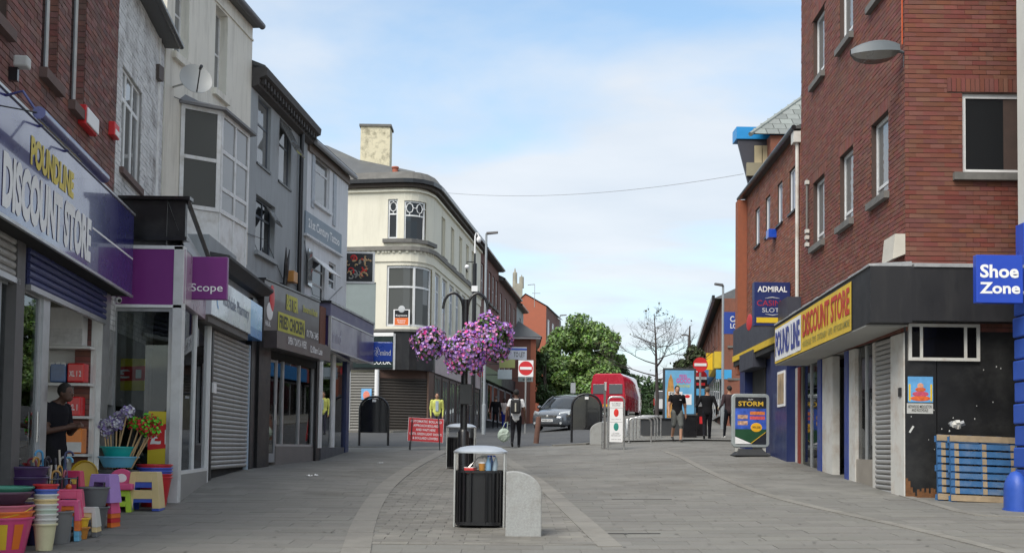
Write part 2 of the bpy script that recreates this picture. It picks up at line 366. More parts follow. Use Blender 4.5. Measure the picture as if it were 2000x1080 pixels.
greyr = mat('grey_render', (.34, .365, .38), .8, .1, 1.4, bump=.2, bs=50, dirt=(.23, .245, .25), dirt_amt=.6, dirt_scale=1.3, streak=True)
palegrey = mat('pale_grey_paint', (.68, .70, .72), .7, .06, 1.5, bump=.1, dirt=(.36, .37, .38), dirt_amt=.4, dirt_scale=2, streak=True)
slate = mat('slate', (.085, .088, .09), .6, .25, 3, bump=.2, island=.25, dirt=(.14, .14, .12), dirt_amt=.5)
slateg = mat('green_grey_slate', (.23, .25, .235), .6, .2, 3, bump=.2, island=.25, dirt=(.11, .12, .10), dirt_amt=.6)
lead = mat('lead_flashing', (.33, .34, .35), .5, .2, 6, dirt=(.55, .55, .53), dirt_amt=.5, bump=.3, bs=20)
sillst = mat('sill_stone', (.16, .155, .145), .8, .2, 5, bump=.2, dirt=(.08, .08, .075), dirt_amt=.6)
sillb = mat('brown_sill_stone', (.13, .085, .075), .8, .2, 5, bump=.2)
black = mat('black_paint', (.012, .012, .014), .4, .15, 5, dirt=(.06, .06, .058), dirt_amt=.35, dirt_scale=2)
blackm = mat('black_metal', (.010, .010, .012), .32, .1, 5, coat=.2)
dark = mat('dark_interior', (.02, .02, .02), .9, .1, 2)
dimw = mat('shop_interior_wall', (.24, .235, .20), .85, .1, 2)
alum = mat('aluminium_frame', (.50, .51, .52), .38, .08, 5, metal=.6, dirt=(.3, .3, .29), dirt_amt=.4, dirt_scale=4)
greyfr = mat('grey_frame', (.30, .315, .33), .5, .1, 5)
steel = mat('stainless_steel', (.62, .61, .59), .3, .06, 6, metal=.95)
steeld = mat('dull_steel', (.45, .45, .44), .42, .1, 6, metal=.8)
shutterg = mat('galvanised_shutter', (.40, .395, .38), .5, .08, 4, metal=.35, dirt=(.22, .2, .18), dirt_amt=.5, dirt_scale=1.8)
shutterb = mat('blue_shutter', (.05, .06, .17), .45, .1, 5, metal=.1)
shutterd = mat('brown_shutter', (.055, .047, .04), .5, .1, 4, metal=.2)
navy = mat('navy_paint', (.018, .032, .12), .4, .1, 3, dirt=(.04, .05, .11), dirt_amt=.4)
royal = mat('royal_blue_panel', (.014, .075, .50), .3, .04, 3, coat=.3)
yellow = mat('yellow_panel', (.74, .5, .02), .5, .08, 3, dirt=(.4, .28, .05), dirt_amt=.3)
whitep = mat('white_lettering', (.82, .82, .82), .5, .03)
redp = mat('red_panel', (.62, .025, .03), .45, .06, 4)
glass = glassmat('shop_glass', (.72, .76, .76), 1.5)
glassd = glassmat('dark_window_glass', dark=(.018, .02, .022), ior=1.52, wav=.12)
glassc = glassmat('curtained_window_glass', dark=(.20, .205, .20), ior=1.55, wav=.12)
glassb = glassmat('blind_window_glass', dark=(.33, .37, .44), ior=1.5)
# ================================================================ ground
xs = [-400, -150, -60, -30, -20, -14] + [x*.5 for x in range(-20, 21)] + [14, 20, 30, 60, 150, 400]
ys = [-60, -20, -8, 0, 4] + [8+.5*i for i in range(85)] + [52, 54, 56, 60, 64, 68, 72, 76, 80, 86, 92, 100, 120, 150, 200, 260, 300, 500, 900]
b = MB(); nx = len(xs)
b.add([(x, y, gz(x, y)-.012) for y in ys for x in xs], [(j*nx+i, j*nx+i+1, (j+1)*nx+i+1, (j+1)*nx+i) for j in range(len(ys)-1) for i in range(nx-1)])
ground = struct('ground', b, groundm, smooth=False)
def inpoly(x, y, pl):
    c = False; n = len(pl)
    for i in range(n):
        x1, y1 = pl[i]; x2, y2 = pl[(i+1) % n]
        if (y1 > y) != (y2 > y) and x < (x2-x1)*(y-y1)/(y2-y1)+x1: c = not c
    return c
# paving slabs in staggered rows up to the crossing road
LEFTB = [(-5.5, 8), (-5.5, 16.2), (-5.0, 16.7), (-5.35, 19.8), (-5.5, 24), (-4.92, 28.6), (-4.9, 33.6), (-9, 33.8), (-9, 36)]
slab_cells = []; rr = random.Random(3); y = 8.6; r = 0
while y < 35.6:
    h = .33; L = .62
    xl = np.interp(y, [p[1] for p in LEFTB], [p[0] for p in LEFTB])-.25; xr = np.interp(y, [8, 17, 17.8, 25, 27, 36], [8.2, 8.2, 6.5, 6.6, 6.9, 9])
    x = xl - (L/2 if r % 2 else 0) - rr.random()*.1
    while x < xr:
        if x > xl-.7: slab_cells.append((x, min(x+L, xr+.3), y, y+h))
        x += L
    y += h; r += 1
isl_px = [(716, 1062), (722, 1030), (738, 990), (775, 948), (825, 911), (880, 884), (960, 878), (1056, 944), (1180, 1062)]
isl = [(p.x, p.y) for p in (G(*q) for q in isl_px)]
def visible(c):
    x, y = (c[0]+c[1])/2, (c[2]+c[3])/2
    return abs(x/y) < .455 and y > 11.5 and not inpoly(x, y, isl)
vis = sorted([c for c in slab_cells if visible(c)], key=lambda c: c[2])
rest = [c for c in slab_cells if c not in set(vis[:300])]
cache = {}
for c in vis[:300]:
    k = (round(c[1]-c[0], 2), round(c[3]-c[2], 2)); cx, cy = (c[0]+c[1])/2, (c[2]+c[3])/2
    if k not in cache:
        t = MB(); t.box(-k[0]/2+.002, k[0]/2-.002, -k[1]/2+.002, k[1]/2-.002, -.03, 0); o = t.build('paving_slab', stone, ground); cache[k] = o
    else: o = place(cache[k], ground, (0, 0, 0))
    sx = (gz(cx+.3, cy)-gz(cx-.3, cy))/.6; sy = (gz(cx, cy+.2)-gz(cx, cy-.2))/.4
    o.location = (cx, cy, gz(cx, cy)+rr.uniform(-.002, .002)); o.rotation_euler = (math.atan(sy)+rr.uniform(-.003, .003), -math.atan(sx)+rr.uniform(-.002, .002), rr.uniform(-.003, .003))
b = MB()
for c in rest:
    e = rr.uniform(-.002, .002); a0, a1, c0, c1 = c[0]+.002, c[1]-.002, c[2]+.002, c[3]-.002
    q = [(a0, c0), (a1, c0), (a1, c1), (a0, c1)]
    b.hexa([(x, y, gz(x, y)-.03) for x, y in q]+[(x, y, gz(x, y)+e) for x, y in q])
b.build('paving_slabs', stone, ground, kind='stuff')
# paler island of granite setts round the bins
ix0, ix1 = min(p[0] for p in isl), max(p[0] for p in isl); iy0, iy1 = min(p[1] for p in isl), max(p[1] for p in isl)
b = MB(); y = iy0; r = 0
while y < iy1:
    x = ix0-(.15 if r % 2 else 0)
    while x < ix1:
        if inpoly(x+.15, y+.1, isl):
            e = rr.uniform(-.0015, .0025)+.006; q = [(x+.004, y+.004), (x+.296, y+.004), (x+.296, y+.196), (x+.004, y+.196)]
            b.hexa([(u, v, gz(u, v)-.02) for u, v in q]+[(u, v, gz(u, v)+e) for u, v in q])
        x += .3
    y += .2; r += 1
b.build('granite_setts', sett, ground, kind='stuff')
def resample(pts, step):
    out = [pts[0]]
    for a, c in zip(pts, pts[1:]):
        n = max(1, int((c-a).length/step)); out += [a.lerp(c, (i+1)/n) for i in range(n)]
    return out
def smoothline(pts, it=3):
    for _ in range(it):
        q = [pts[0]]
        for a, c in zip(pts, pts[1:]): q += [a.lerp(c, .25), a.lerp(c, .75)]
        pts = q+[pts[-1]]
    return pts
def band(px, width, seg, m, name, top=.012, ext=None):
    pts = smoothline([Vector((*G(*p).xy, 0)) for p in px]); pts = resample(pts, .08); b = MB(); run = 0; blk = []; L = 0; n = len(pts)
    nor = []
    for i in range(n):
        d = (pts[min(i+1, n-1)]-pts[max(i-1, 0)]).normalized(); nor.append(Vector((-d.y, d.x, 0))*width/2)
    i = 0
    while i < n-1:
        j = i; L = 0
        while j < n-1 and L < seg: L += (pts[j+1]-pts[j]).length; j += 1
        e = rr.uniform(-.001, .002)+top; g_ = .004
        a, c = pts[i].lerp(pts[min(i+1, n-1)], .06), pts[j].lerp(pts[max(j-1, 0)], .06)
        q = [a-nor[i], c-nor[j], c+nor[j], a+nor[i]]
        b.hexa([(p.x, p.y, gz(p.x, p.y)-.02) for p in q]+[(p.x, p.y, gz(p.x, p.y)+e) for p in q]); i = j
    return b.build(name, m, ground, kind='stuff')
band([(684, 1110), (695, 1080), (706, 1030), (730, 978), (767, 938), (815, 905), (872, 878)], .30, .6, bandm, 'kerb_band')
band([(955, 876), (1010, 912), (1056, 944), (1120, 1002), (1192, 1068)], .26, .6, bandm, 'kerb_band')
band([(712, 1056), (900, 1056), (1185, 1062)], .2, .6, sett, 'edging_band', top=.010)
band([(1300, 882), (1345, 900), (1400, 928), (1470, 958), (1560, 984), (1700, 1014), (1830, 1043), (1990, 1084)], .15, .45, bandm, 'drain_band')
band([(1765, 968), (1830, 986), (1890, 1004), (1960, 1010), (2010, 1010)], .16, .5, bandm, 'kerb_band')
# crossing road and the road on up the hill
def strip(A, B, name, m, dz, n=6):
    A, B = [Vector((*p, 0)) for p in A], [Vector((*p, 0)) for p in B]
    def rs(l, k):
        ds = [0]
        for p, q in zip(l, l[1:]): ds.append(ds[-1]+(q-p).length)
        return [Vector((np.interp(t*ds[-1], ds, [p.x for p in l]), np.interp(t*ds[-1], ds, [p.y for p in l]), 0)) for t in np.linspace(0, 1, k)]
    k = 60; A, B = rs(A, k), rs(B, k); b = MB(); vs = []
    for p, q in zip(A, B):
        for i in range(n+1): v = p.lerp(q, i/n); vs.append((v.x, v.y, gz(v.x, v.y)+dz))
    b.add(vs, [(j*(n+1)+i, j*(n+1)+i+1, (j+1)*(n+1)+i+1, (j+1)*(n+1)+i) for j in range(k-1) for i in range(n)])
    return struct(name, b, m)
strip([(-45, 36.6), (-8, 36.3), (-3, 35.9), (0, 35.5), (1.5, 35.6), (2.6, 36.6), (3.8, 39)], [(-45, 43.2), (-8, 43.4), (-4.6, 43.9), (-3.4, 46), (-2, 49), (0, 51), (2.4, 52)], 'road', asphalt, .004)
strip([(-3.3, 46), (-2.3, 52), (-1.3, 62), (.2, 80), (2.5, 120), (8, 200)], [(3.6, 38.4), (4.6, 46), (5.4, 60), (7.0, 80), (10, 120), (16, 200)], 'road', asphalt, .008)
def kerb(pts, name='kerb', hgt=.07, wd=.14):
    pts = resample([Vector((*p, 0)) for p in pts], .9); b = MB()
    for i, (a, c) in enumerate(zip(pts, pts[1:])):
        d = (c-a).normalized(); nrm = Vector((-d.y, d.x, 0))*wd/2; a2, c2 = a+d*.006, c-d*.006; q = [a2-nrm, c2-nrm, c2+nrm, a2+nrm]
        b.hexa([(p.x, p.y, gz(p.x, p.y)-.05) for p in q]+[(p.x, p.y, gz(p.x, p.y)+hgt) for p in q])
    return struct(name, b, bandm)
kerb([(-30, 43.5), (-8, 43.6), (-4.7, 44.1), (-3.5, 46.1), (-2.5, 52), (-1.5, 62), (0, 80), (2.3, 120)])
kerb([(1.3, 35.45), (2.3, 35.9), (3.0, 37), (3.9, 39.2), (4.75, 46), (5.55, 60), (7.15, 80)], hgt=.05)
kerb([(-30, 36.4), (-8, 36.1), (-3, 35.7), (0, 35.35), (1.2, 35.4)], hgt=.015)
# footways beyond the crossing
strip([(-40, 43.7), (-8, 43.8), (-4.8, 44.3), (-3.6, 46.2), (-2.6, 52), (-1.6, 62), (-.1, 80), (2, 120)], [(-40, 47), (-8, 47), (-5.5, 47), (-5.2, 49), (-4.6, 53), (-3.6, 62), (-2.6, 80), (-1, 120)], 'pavement', stone, .06)
strip([(3.1, 36.9), (4.0, 39.2), (4.85, 46), (5.65, 60), (7.25, 80), (12, 120)], [(9, 36.9), (10, 39.2), (11.5, 46), (14, 60), (18, 80), (25, 120)], 'pavement', stone, .035)
# trodden gum and a slot drain
b = MB(); rg = random.Random(17)
for i in range(260):
    x, y = rg.uniform(-4.6, 5.5), rg.uniform(11.5, 24); r_ = rg.uniform(.012, .028); z = gz(x, y)+.0115
    b.poly([(x+r_*math.cos(k*1.05)*rg.uniform(.7, 1.2), y+r_*math.sin(k*1.05)*rg.uniform(.7, 1.2), z) for k in range(6)])
b.build('gum_spots', mat('gum', (.075, .072, .066), .9, .2), ground, kind='stuff')
for px0, px1, py in ((1195, 1312, 975), (1180, 1290, 1042)):
    a, c = G(px0, py), G(px1, py); MB().hexa([(a.x, a.y, a.z+.002), (c.x, c.y, c.z+.002), (c.x, c.y+.04, c.z+.002), (a.x, a.y+.04, a.z+.002), (a.x, a.y, a.z+.006), (c.x, c.y, c.z+.006), (c.x, c.y+.04, c.z+.007), (a.x, a.y+.04, a.z+.007)]).build('slot_drain', mat('drain_iron', (.035, .033, .03), .7, .2), ground)
# litter
for i, (x, y, s) in enumerate([(604, 930, .10), (617, 929, .06), (743, 905, .10)]):
    p = G(x, y); t = MB(); n = 5
    vs = [(s*(i_/n-.5)+rr.uniform(-.01, .01), s*(j_/n-.5)+rr.uniform(-.01, .01), abs(rr.gauss(.012, .014))) for i_ in range(n+1) for j_ in range(n+1)]
    t.add(vs, [(a*(n+1)+c, a*(n+1)+c+1, (a+1)*(n+1)+c+1, (a+1)*(n+1)+c) for a in range(n) for c in range(n)])
    o = t.build('litter_scrap', whitep); o.location = p+Vector((0, 0, .004)); o.rotation_euler = (0, 0, i*1.3)
    tag(o, ['crumpled white paper scrap on the paving before the takeaway, larger of two', 'small flat white paper scrap beside the larger one by the takeaway', 'white paper scrap on the paving before the black notice board'][i], 'litter')
# ================================================================ left row, near part
signblue = mat('glossy_blue_sign', (.020, .018, .15), .25, .06, 2, coat=.7, spec=.5)
purple = mat('purple_panel', (.19, .028, .20), .45, .05, 3, coat=.1)
pinkp = mat('pink_fascia', (.42, .30, .38), .3, .05, 3, coat=.4)
F1 = Fac((-5.04, 9.5), (-5.89, 16.4), True)
d1 = thing('brick_shop_building', 'dark red brick building with a glossy blue DISCOUNT STORE fascia and goods outside', 'building', F1.loc, F1.rz)
FLOOR1 = CZ-.95-F1.zb
sgn = F1.rect(-120, 252, 168.75, 415, .30); s_t = F1.uz(0, 168.75, .3)[1]; s_b = F1.uz(0, 415, .3)[1]
TOP1 = F1.uz(0, 168.75, .3)[1]+4.2
w1 = F1.rect(80.5, 113, 60, 134, 0); w2 = F1.rect(137, 166, 60, 203, 0)
holes = [(w1[0], w1[1], w1[2], w1[2]+2.4), (w2[0], w2[1], w1[2], w1[2]+2.4), (w1[1]+1.2, w1[1]+2.3, w1[2], w1[2]+2.4)]
b = MB(); skin(b, 0, F1.len, s_b, TOP1, holes, rev=.14, w=-.012); shell(b, 0, F1.len, 7, s_b, TOP1, w=-.012); b.build('wall', mortar, d1)
for h in holes:
    window(d1, *h[:4], white, glassd, rec=.13, fr=.06, mull=(), trans=(.72,), sill=sillb, sh=.12, sproj=.09, sover=.05)
brk_key = lambda c: c[0]*1.0 + abs(c[2]-s_t-1.0)*.8
bricks(d1, 0, F1.len, s_t-.3, TOP1, holes, brickL, indiv=300, key=lambda c: (-1 if False else 0)+abs(c[0]-1.8)*1.2+abs(c[2]-s_t-1.2), seed=4)
# brick reveals beside the windows
b = MB()
for h in holes[:2]:
    z = h[2]
    while z < h[3]-.05: b.box(h[0]-.001, h[0]+.006, -.13, -.012, z+.005, z+.07); z += .075
b.build('reveal_brickwork', brickL, d1, kind='stuff')
# fascia sign
b = MB(); b.box(0, F1.len, 0.0, .30, s_b, s_t); fas = b.build('fascia_sign', signblue, d1, bevel=.006)
b = MB(); b.box(0, F1.len, .28, .318, s_b-.035, s_b-.002); b.box(0, F1.len, .02, .318, s_t+.002, s_t+.03); b.build('trim', alum, fas)
def fit(F, s, xl, xr, tl, bl, w, m, par, bold=.02, **k):
    a = F.rect(xl, xr, tl, bl, w); return text(par, s, m, (a[0]+a[1])/2, (a[2]+a[3])/2, a[1]-a[0], a[3]-a[2], w+.004, bold, **k)
ylw = mat('yellow_lettering', (.78, .62, .10), .5, .05)
fit(F1, 'DISCOUNT STORE', 5, 181, 290, 404, .302, whitep, fas, .055)
fit(F1, 'POUNDLINE', 60, 146, 262, 322, .302, ylw, fas, .05)
a = F1.uz(181, 445, .302); c = F1.uz(250, 505, .302); b = MB(); b.box(0.02, a[0], .3005, .3035, a[1]-.012, a[1]+.012); b.build('stripe', whitep, fas)
# sign light: tube on brackets
p0 = F1.uz(76, 224, .62); p1 = F1.uz(204, 345, .62); zt = (p0[1]+p1[1])/2
lamp = MB().tube([(p0[0], .62, zt), (p1[0], .62, zt)], .062, 14).build('sign_light_tube', mat('dark_blue_metal', (.03, .035, .16), .3, .05, coat=.5), d1, smooth=True)
for t in (.02, .42, .80):
    u = p0[0]+(p1[0]-p0[0])*t; MB().tube([(u, .30, s_t-.03), (u, .45, s_t+.02), (u, .60, zt)], .014, 8).build('bracket', MATS['dark_blue_metal'], lamp)
MB().tube([(p0[0], .6, zt), (p0[0]+.1, .3, zt+.02), (p0[0]+.25, .02, zt+.25), (p0[0]+.23, .02, zt+.95)], .008, 6).build('cable', black, d1)
# alarm box and floodlight
a = F1.rect(160, 184, 203, 242, .05)
b = MB(); b.prism([(a[0], 0, a[2]), (a[1], 0, a[2]), (a[1], 0, a[3]), (a[0], 0, a[3])], (0, .10, 0)); al = b.build('alarm_box', redp, d1, bevel=.008)
MB().box(a[0]+.02, a[1]-.02, .101, .125, a[2]+.02, a[3]-.03).build('cover', whitep, al, bevel=.01)
a = F1.uz(42, 130, .12); b = MB(); b.box(a[0]-.07, a[0]+.07, .05, .2, a[1]-.02, a[1]+.1); fl = b.build('sensor_light', mat('pale_grey_plastic', (.5, .5, .48), .5), d1, bevel=.02)
MB().box(a[0]-.03, a[0]+.03, 0, .09, a[1]-.16, a[1]-.02).build('arm', blackm, fl)
# ground floor: posts, shutters, glazing, doorway
zf0 = -.1
def post(F, par, xl, xr, y, z0, z1, m, w0=-.1, w1=.02, name='post', wr=None):
    a = F.uz(xl, y, w1)[0]; c = F.uz(xr, y, w1)[0]
    return MB().box(a, c, w0, w1, z0, z1).build(name, m, par)
post(F1, d1, 28, 44, 700, zf0, s_b, mat('dark_brown_post', (.10, .095, .095), .55, .15, 4), -.12, .06)
post(F1, d1, 80, 93, 760, zf0, s_b-.35, alum, -.12, .0)
post(F1, d1, 199, 213, 700, zf0, s_b, alum, -.12, .03)
ua, ub, uc = F1.uz(45, 700)[0], F1.uz(80, 760)[0], F1.uz(93, 760)[0]; ud = F1.uz(199, 700)[0]
zb1 = F1.uz(47, 546, .05)[1]; zb2 = F1.uz(198, 624, .05)[1]; zsh = (zb1+zb2)/2
shutter(d1, ud, ua, zsh, s_b, shutterb, w=.03, H=.08, bar=alum)
sh_g = F1.uz(10, 532, .05)[1]
shutter(d1, F1.uz(27, 600)[0], F1.len, sh_g, s_b, shutterg, w=.03, H=.085, bar=alum)
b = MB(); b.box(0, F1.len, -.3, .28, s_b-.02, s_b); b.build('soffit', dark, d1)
def door_leaf(par, u0, u1, z0, z1, w, fm, gm, name='door', rail=.3):
    b = MB(); f = .06; b.box(u0, u0+f, w-.025, w+.025, z0, z1); b.box(u1-f, u1, w-.025, w+.025, z0, z1); b.box(u0+f, u1-f, w-.022, w+.022, z1-f, z1); b.box(u0+f, u1-f, w-.022, w+.022, z0, z0+rail)
    o = b.build(name, fm, par); MB().box(u0+f, u1-f, w-.006, w+.006, z0+rail, z1-f).build('pane', gm, o)
    MB().tube([(u0+.1, w+.05, z0+.95), (u0+.1, w+.05, z0+1.3)], .012, 8).build('handle', steel, o); return o
door_leaf(d1, ub, ua, FLOOR1, zsh-.02, -.05, alum, glass)
door_leaf(d1, F1.uz(28, 700)[0], F1.uz(0, 700)[0], FLOOR1, sh_g-.02, -.05, greyfr, glass)
door_leaf(d1, F1.uz(0, 700)[0]+.02, F1.len-.02, FLOOR1, sh_g-.02, -.05, greyfr, glass)
# room behind
b = MB(); b.box(-.02, F1.len, -5, .0, FLOOR1-.25, FLOOR1); b.build('shop_floor', mat('shop_floor_tile', (.16, .15, .14), .4, .1), d1)
b = MB(); b.quad((.02, 0, FLOOR1), (.02, -5, FLOOR1), (.02, -5, s_b), (.02, 0, s_b)); b.quad((0, -5, FLOOR1), (F1.len, -5, FLOOR1), (F1.len, -5, s_b), (0, -5, s_b)); b.quad((0, 0, s_b-.03), (0, -5, s_b-.03), (F1.len, -5, s_b-.03), (F1.len, 0, s_b-.03)); b.build('room_wall', dimw, d1)
b = MB(); pz = F1.uz(188, 700, -.12)[0]; z = zf0
while z < s_b-.1: b.box(pz-.02, pz+.30, -.34, -.12, z+.005, z+.07); z += .075
b.build('pier_brickwork', brickL, d1, kind='stuff')
MB().box(pz-.018, pz+.298, -.338, -.125, zf0, s_b).build('pier', mortar, d1)
cam_ = F1.uz(231, 586, .2); b = MB(); b.ball((cam_[0], .2, cam_[1]), .05); cm = b.build('security_camera', whitep, d1, smooth=True); MB().ball((cam_[0]+.03, .225, cam_[1]-.01), .028).build('lens', blackm, cm, smooth=True)
# shelving with packs of rolls, facing the door
SH = Vector((-6.30, 15.85, F1.zb+FLOOR1))
shelf = thing('shop_shelving', 'white perforated shop shelving with packs of rolls inside the discount store door', 'shelves', SH)
whsh = mat('white_shelf_steel', (.62, .62, .60), .4, .05)
def pz_(y, Y=15.65): return P(140, y, Y).z-SH.z
b = MB(); b.box(-.55, .44, .18, .22, 0, 2.35); b.build('back_panel', whsh, shelf)
b = MB(); b.box(.40, .44, -.02, .18, 0, 2.4); b.build('upright', whsh, shelf)
lv = [pz_(676), pz_(748), pz_(812), pz_(886)]
for z in lv: MB().box(-.55, .42, -.24, .18, z-.035, z).build('shelf', whsh, shelf)
pk = {}
def pack(x0, x1, y0, y1, col, lab, rolls=False, band=None):
    a, c = P(x0, y1, 15.62), P(x1, y0, 15.62); t = thing('roll_pack', lab, 'paper rolls', (a.x, 15.62, a.z)); wd, hh = c.x-a.x, c.z-a.z
    o = MB().box(0, wd, 0, .2, 0, hh).build('wrapper', col, t, bevel=.02)
    if band: MB().box(.004, wd-.004, -.002, .01, hh*.05, hh*.45).build('band', band, t)
    if rolls:
        for i in range(rolls): MB().lathe([(wd/rolls*.46, 0), (wd/rolls*.46, .2)], 14).xf(Matrix.Translation((wd*(i+.5)/rolls, .002, hh-.02)) @ Matrix.Rotation(rad(-90), 4, 'X')).build('roll', whsh, t)
    return t, wd, hh
pr = mat('red_wrapper', (.62, .015, .02), .35, .1, 6, coat=.3); pb = mat('blue_wrapper', (.06, .12, .26), .35, .3, 9, coat=.3); po = mat('orange_wrapper', (.75, .21, .015), .35, .1, 5, coat=.3); pw = mat('white_wrapper', (.6, .6, .59), .4, .12, 8, coat=.2)
t_, a_, c_ = pack(130, 164, 709, 746, pr, 'red pack of kitchen rolls on the upper shelf beside a blue pack'); text(t_, 'XL 1 2', whitep, a_/2, c_*.45, a_*.7, c_*.3, -.003, .02, flip=False)
pack(96, 129, 709, 746, pb, 'blue pack of toilet rolls on the upper shelf, with loose rolls on top', rolls=3)
t_, a_, c_ = pack(129, 157, 774, 812, pr, 'red pack of kitchen rolls on the shelf below, beside the shopkeeper'); text(t_, 'XL 1', whitep, a_/2, c_*.45, a_*.6, c_*.3, -.003, .02, flip=False)
pack(123, 160, 836, 885, po, 'orange and white pack of rolls on the lowest shelf in view', band=pw)
pack(94, 163, 600, 675, pw, 'large white multipack of toilet rolls on the top shelf', band=mat('clear_wrap_rolls', (.5, .5, .5), .4, .3, 12))
# ---------------------------------------------------------------- white painted brick house above the charity shop
Fw = Fac((-5.895, 16.43), (-6.34, 20.0), True)
d2 = thing('white_brick_building', 'narrow building of flaking white painted brick above the purple charity shop', 'building', Fw.loc, Fw.rz)
ez = Fw.uz(300, 50)[1]; ww = Fw.rect(238, 277, 118, 330, 0)
b = MB(); skin(b, 0, Fw.len, 1.5, ez, [ww], rev=.1, w=-.012); shell(b, 0, Fw.len, 7, 1.5, ez, w=-.012); b.build('wall', mortarW, d2)
bricks(d2, 0, Fw.len, 2.6, ez, [ww], brickW, indiv=0, seed=9, j=.008)
window(d2, *ww, white, glassc, rec=.07, fr=.07, mull=(.36, .7), trans=(.70,), sill=sillb, sh=.1)
b = MB(); b.prism([(0, .25, ez-.02), (0, .25, ez+.12), (0, -3.5, ez+2.2), (0, -7, ez+.1), (0, -7, ez-.02)], (Fw.len, 0, 0)); b.build('roof', slate, d2)
MB().tube([(0.02, .29, ez+.02), (Fw.len, .29, ez+.02)], .055, 10).build('gutter', blackm, d2, smooth=True)
a = Fw.rect(214, 227, 234, 262, .03, 'l'); b = MB(); b.box(a[0]+.05, a[1]-.05, 0, .09, a[2], a[3]); al = b.build('alarm_box', redp, d2, bevel=.01); MB().box(a[0]+.08, a[1]-.09, .091, .1, a[2]+.02, a[2]+.1).build('cover', whitep, al)
# ---------------------------------------------------------------- charity shop: single-storey front standing forward
Fs = Fac((-4.95, 16.75), (-5.33, 19.8), True); Fx = Fac((-4.95, 16.745), (-6.15, 16.745), False, zb=Fs.zb)
d3 = thing('charity_shop', 'single-storey charity shop with purple panels, black parapet and glass corner window', 'shop', Fs.loc, Fs.rz)
d3x = bpy.data.objects.new('side_front', None)
def side(mb, name, m, par=None, **k):      # parts on the side wall, drawn in the side frame and moved into the shop's frame
    Mx = Matrix.Translation(Fx.loc) @ Matrix.Rotation(Fx.rz, 4, 'Z'); Ms = Matrix.Translation(Fs.loc) @ Matrix.Rotation(Fs.rz, 4, 'Z')
    mb.xf(Ms.inverted() @ Mx); return mb.build(name, m, par or d3, **k)
R = Fx.rect
lab = lambda t, s: (t.__setitem__('label', s), t)[1]
a = R(236, 350, 486, 594); zpt, zpb = a[3], a[2]
pp = side(MB().box(.03, 1.1, -.04, .012, zpb, zpt), 'purple_panel', purple)
side(MB().box(0.0, 1.12, -.04, .02, zpt+.002, zpt+.055), 'panel_trim', white, pp); side(MB().box(.0, 1.12, -.04, .02, zpb-.045, zpb-.002), 'panel_trim', white, pp)
zp0 = R(300, 350, 396, 470); zk1, zk0 = Fx.uz(300, 391)[1], Fx.uz(300, 470)[1]
par_ = side(MB().box(-.02, 1.15, -.1, -.0, zk0+.06, zk1), 'parapet', black)
side(MB().box(-.1, 1.15, -.12, .07, zk1-.0, zk1+.05), 'coping', blackm, par_); side(MB().box(-.06, 1.15, -.1, .05, zk0, zk0+.055), 'coping', blackm, par_)
corner = side(MB().box(-.02, .13, -.13, .02, -.2, zpt+.05), 'corner_post', mat('white_post_paint', (.62, .63, .63), .5, .08, dirt=(.4, .39, .36), dirt_amt=.5, dirt_scale=2), bevel=.006)
zr = Fx.uz(330, 925)[1]; wz1 = zpb-.05
gx = side(MB().box(.13, 1.0, -.05, -.04, zr, wz1), 'shop_window', glass)
side(MB().box(.13, .19, -.08, -.02, zr, wz1).box(.97, 1.06, -.08, -.01, -.2, wz1).box(.19, .97, -.08, -.02, wz1-.05, wz1), 'frame', alum, gx)
side(MB().box(.13, .97, -.1, -.0, -.2, zr), 'stall_riser', mat('grey_riser_tile', (.28, .28, .27), .6, .12, 3), d3)
# price posters on and behind the glass
yel2 = mat('yellow_poster', (.62, .50, .03), .5, .05)
def poster(y, px, zt_, zb_, labl, red=True):
    u0, u1 = Fx.uz(px[0], 850, y)[0], Fx.uz(px[1], 850, y)[0]; t = side(MB().box(min(u0, u1), max(u0, u1), y-.004, y, zb_, zt_), 'price_poster', yel2)
    lo, hi = min(u0, u1), max(u0, u1); h = zt_-zb_
    r_ = side(MB().add([(lo, y+.002, zb_+h*.32), (hi, y+.002, zb_+h*.27), (hi, y+.002, zb_+h*.72), (lo, y+.002, zb_+h*.78)], [(0, 1, 2, 3)]), 'red_band', redp, t)
    v, f = textmesh('£1', .03); ext = v.max(0)-v.min(0); b = MB(); b.add([((lo+hi)/2-p[0]*(hi-lo)*.8/ext[0], y+.004, zb_+h*.52+p[1]*h*.28/ext[1]) for p in v], f); side(b, 'lettering', whitep, t)
    t['label'] = labl; return t
poster(-.03, (289, 333), Fx.uz(310, 803)[1], Fx.uz(310, 907)[1], 'yellow and red £1 poster at the corner of the charity shop window')
poster(-.5, (207, 280), Fx.uz(240, 700, -.5)[1], Fx.uz(240, 762, -.5)[1], 'dim red £1 poster deep inside the charity shop window')
# front of the shop along the street
zfb = Fs.uz(366, 598, .02)[1]; zft = Fs.uz(366, 492, .02)[1]
fa = MB().box(0, Fs.len-.0, -.06, .03, zfb, zft).build('fascia', pinkp, d3, bevel=.005)
text(fa, 'Scope', purple, Fs.len*.4, (zfb+zft)/2, 1.2, .28, .035, .01)
b = MB(); b.add([(0, .02, zft+.02), (Fs.len, .02, zft+.02), (Fs.len, -.25, zk1), (0, -.25, zft+.35)], [(0, 1, 2, 3)]); b.add([(0, -.25, zft+.02), (Fs.len, -.25, zft+.02), (Fs.len, -.25, zk1), (0, -.25, zft+.35)], [(3, 2, 1, 0)]); b.add([(0, .02, zft+.02), (0, -.25, zft+.35), (0, -.25, zft+.02)], [(0, 1, 2)]); b.build('lead_apron', lead, d3)
b = MB(); b.tube([(Fs.len, .04, zk1+.02), (0, .04, zft+.1)], .04, 6); b.build('edge_capping', blackm, d3)
zs_ = Fs.uz(360, 925)[1]
MB().box(0, Fs.len-.16, -.1, .015, -.3, zs_).build('stall_riser', MATS['grey_riser_tile'], d3)
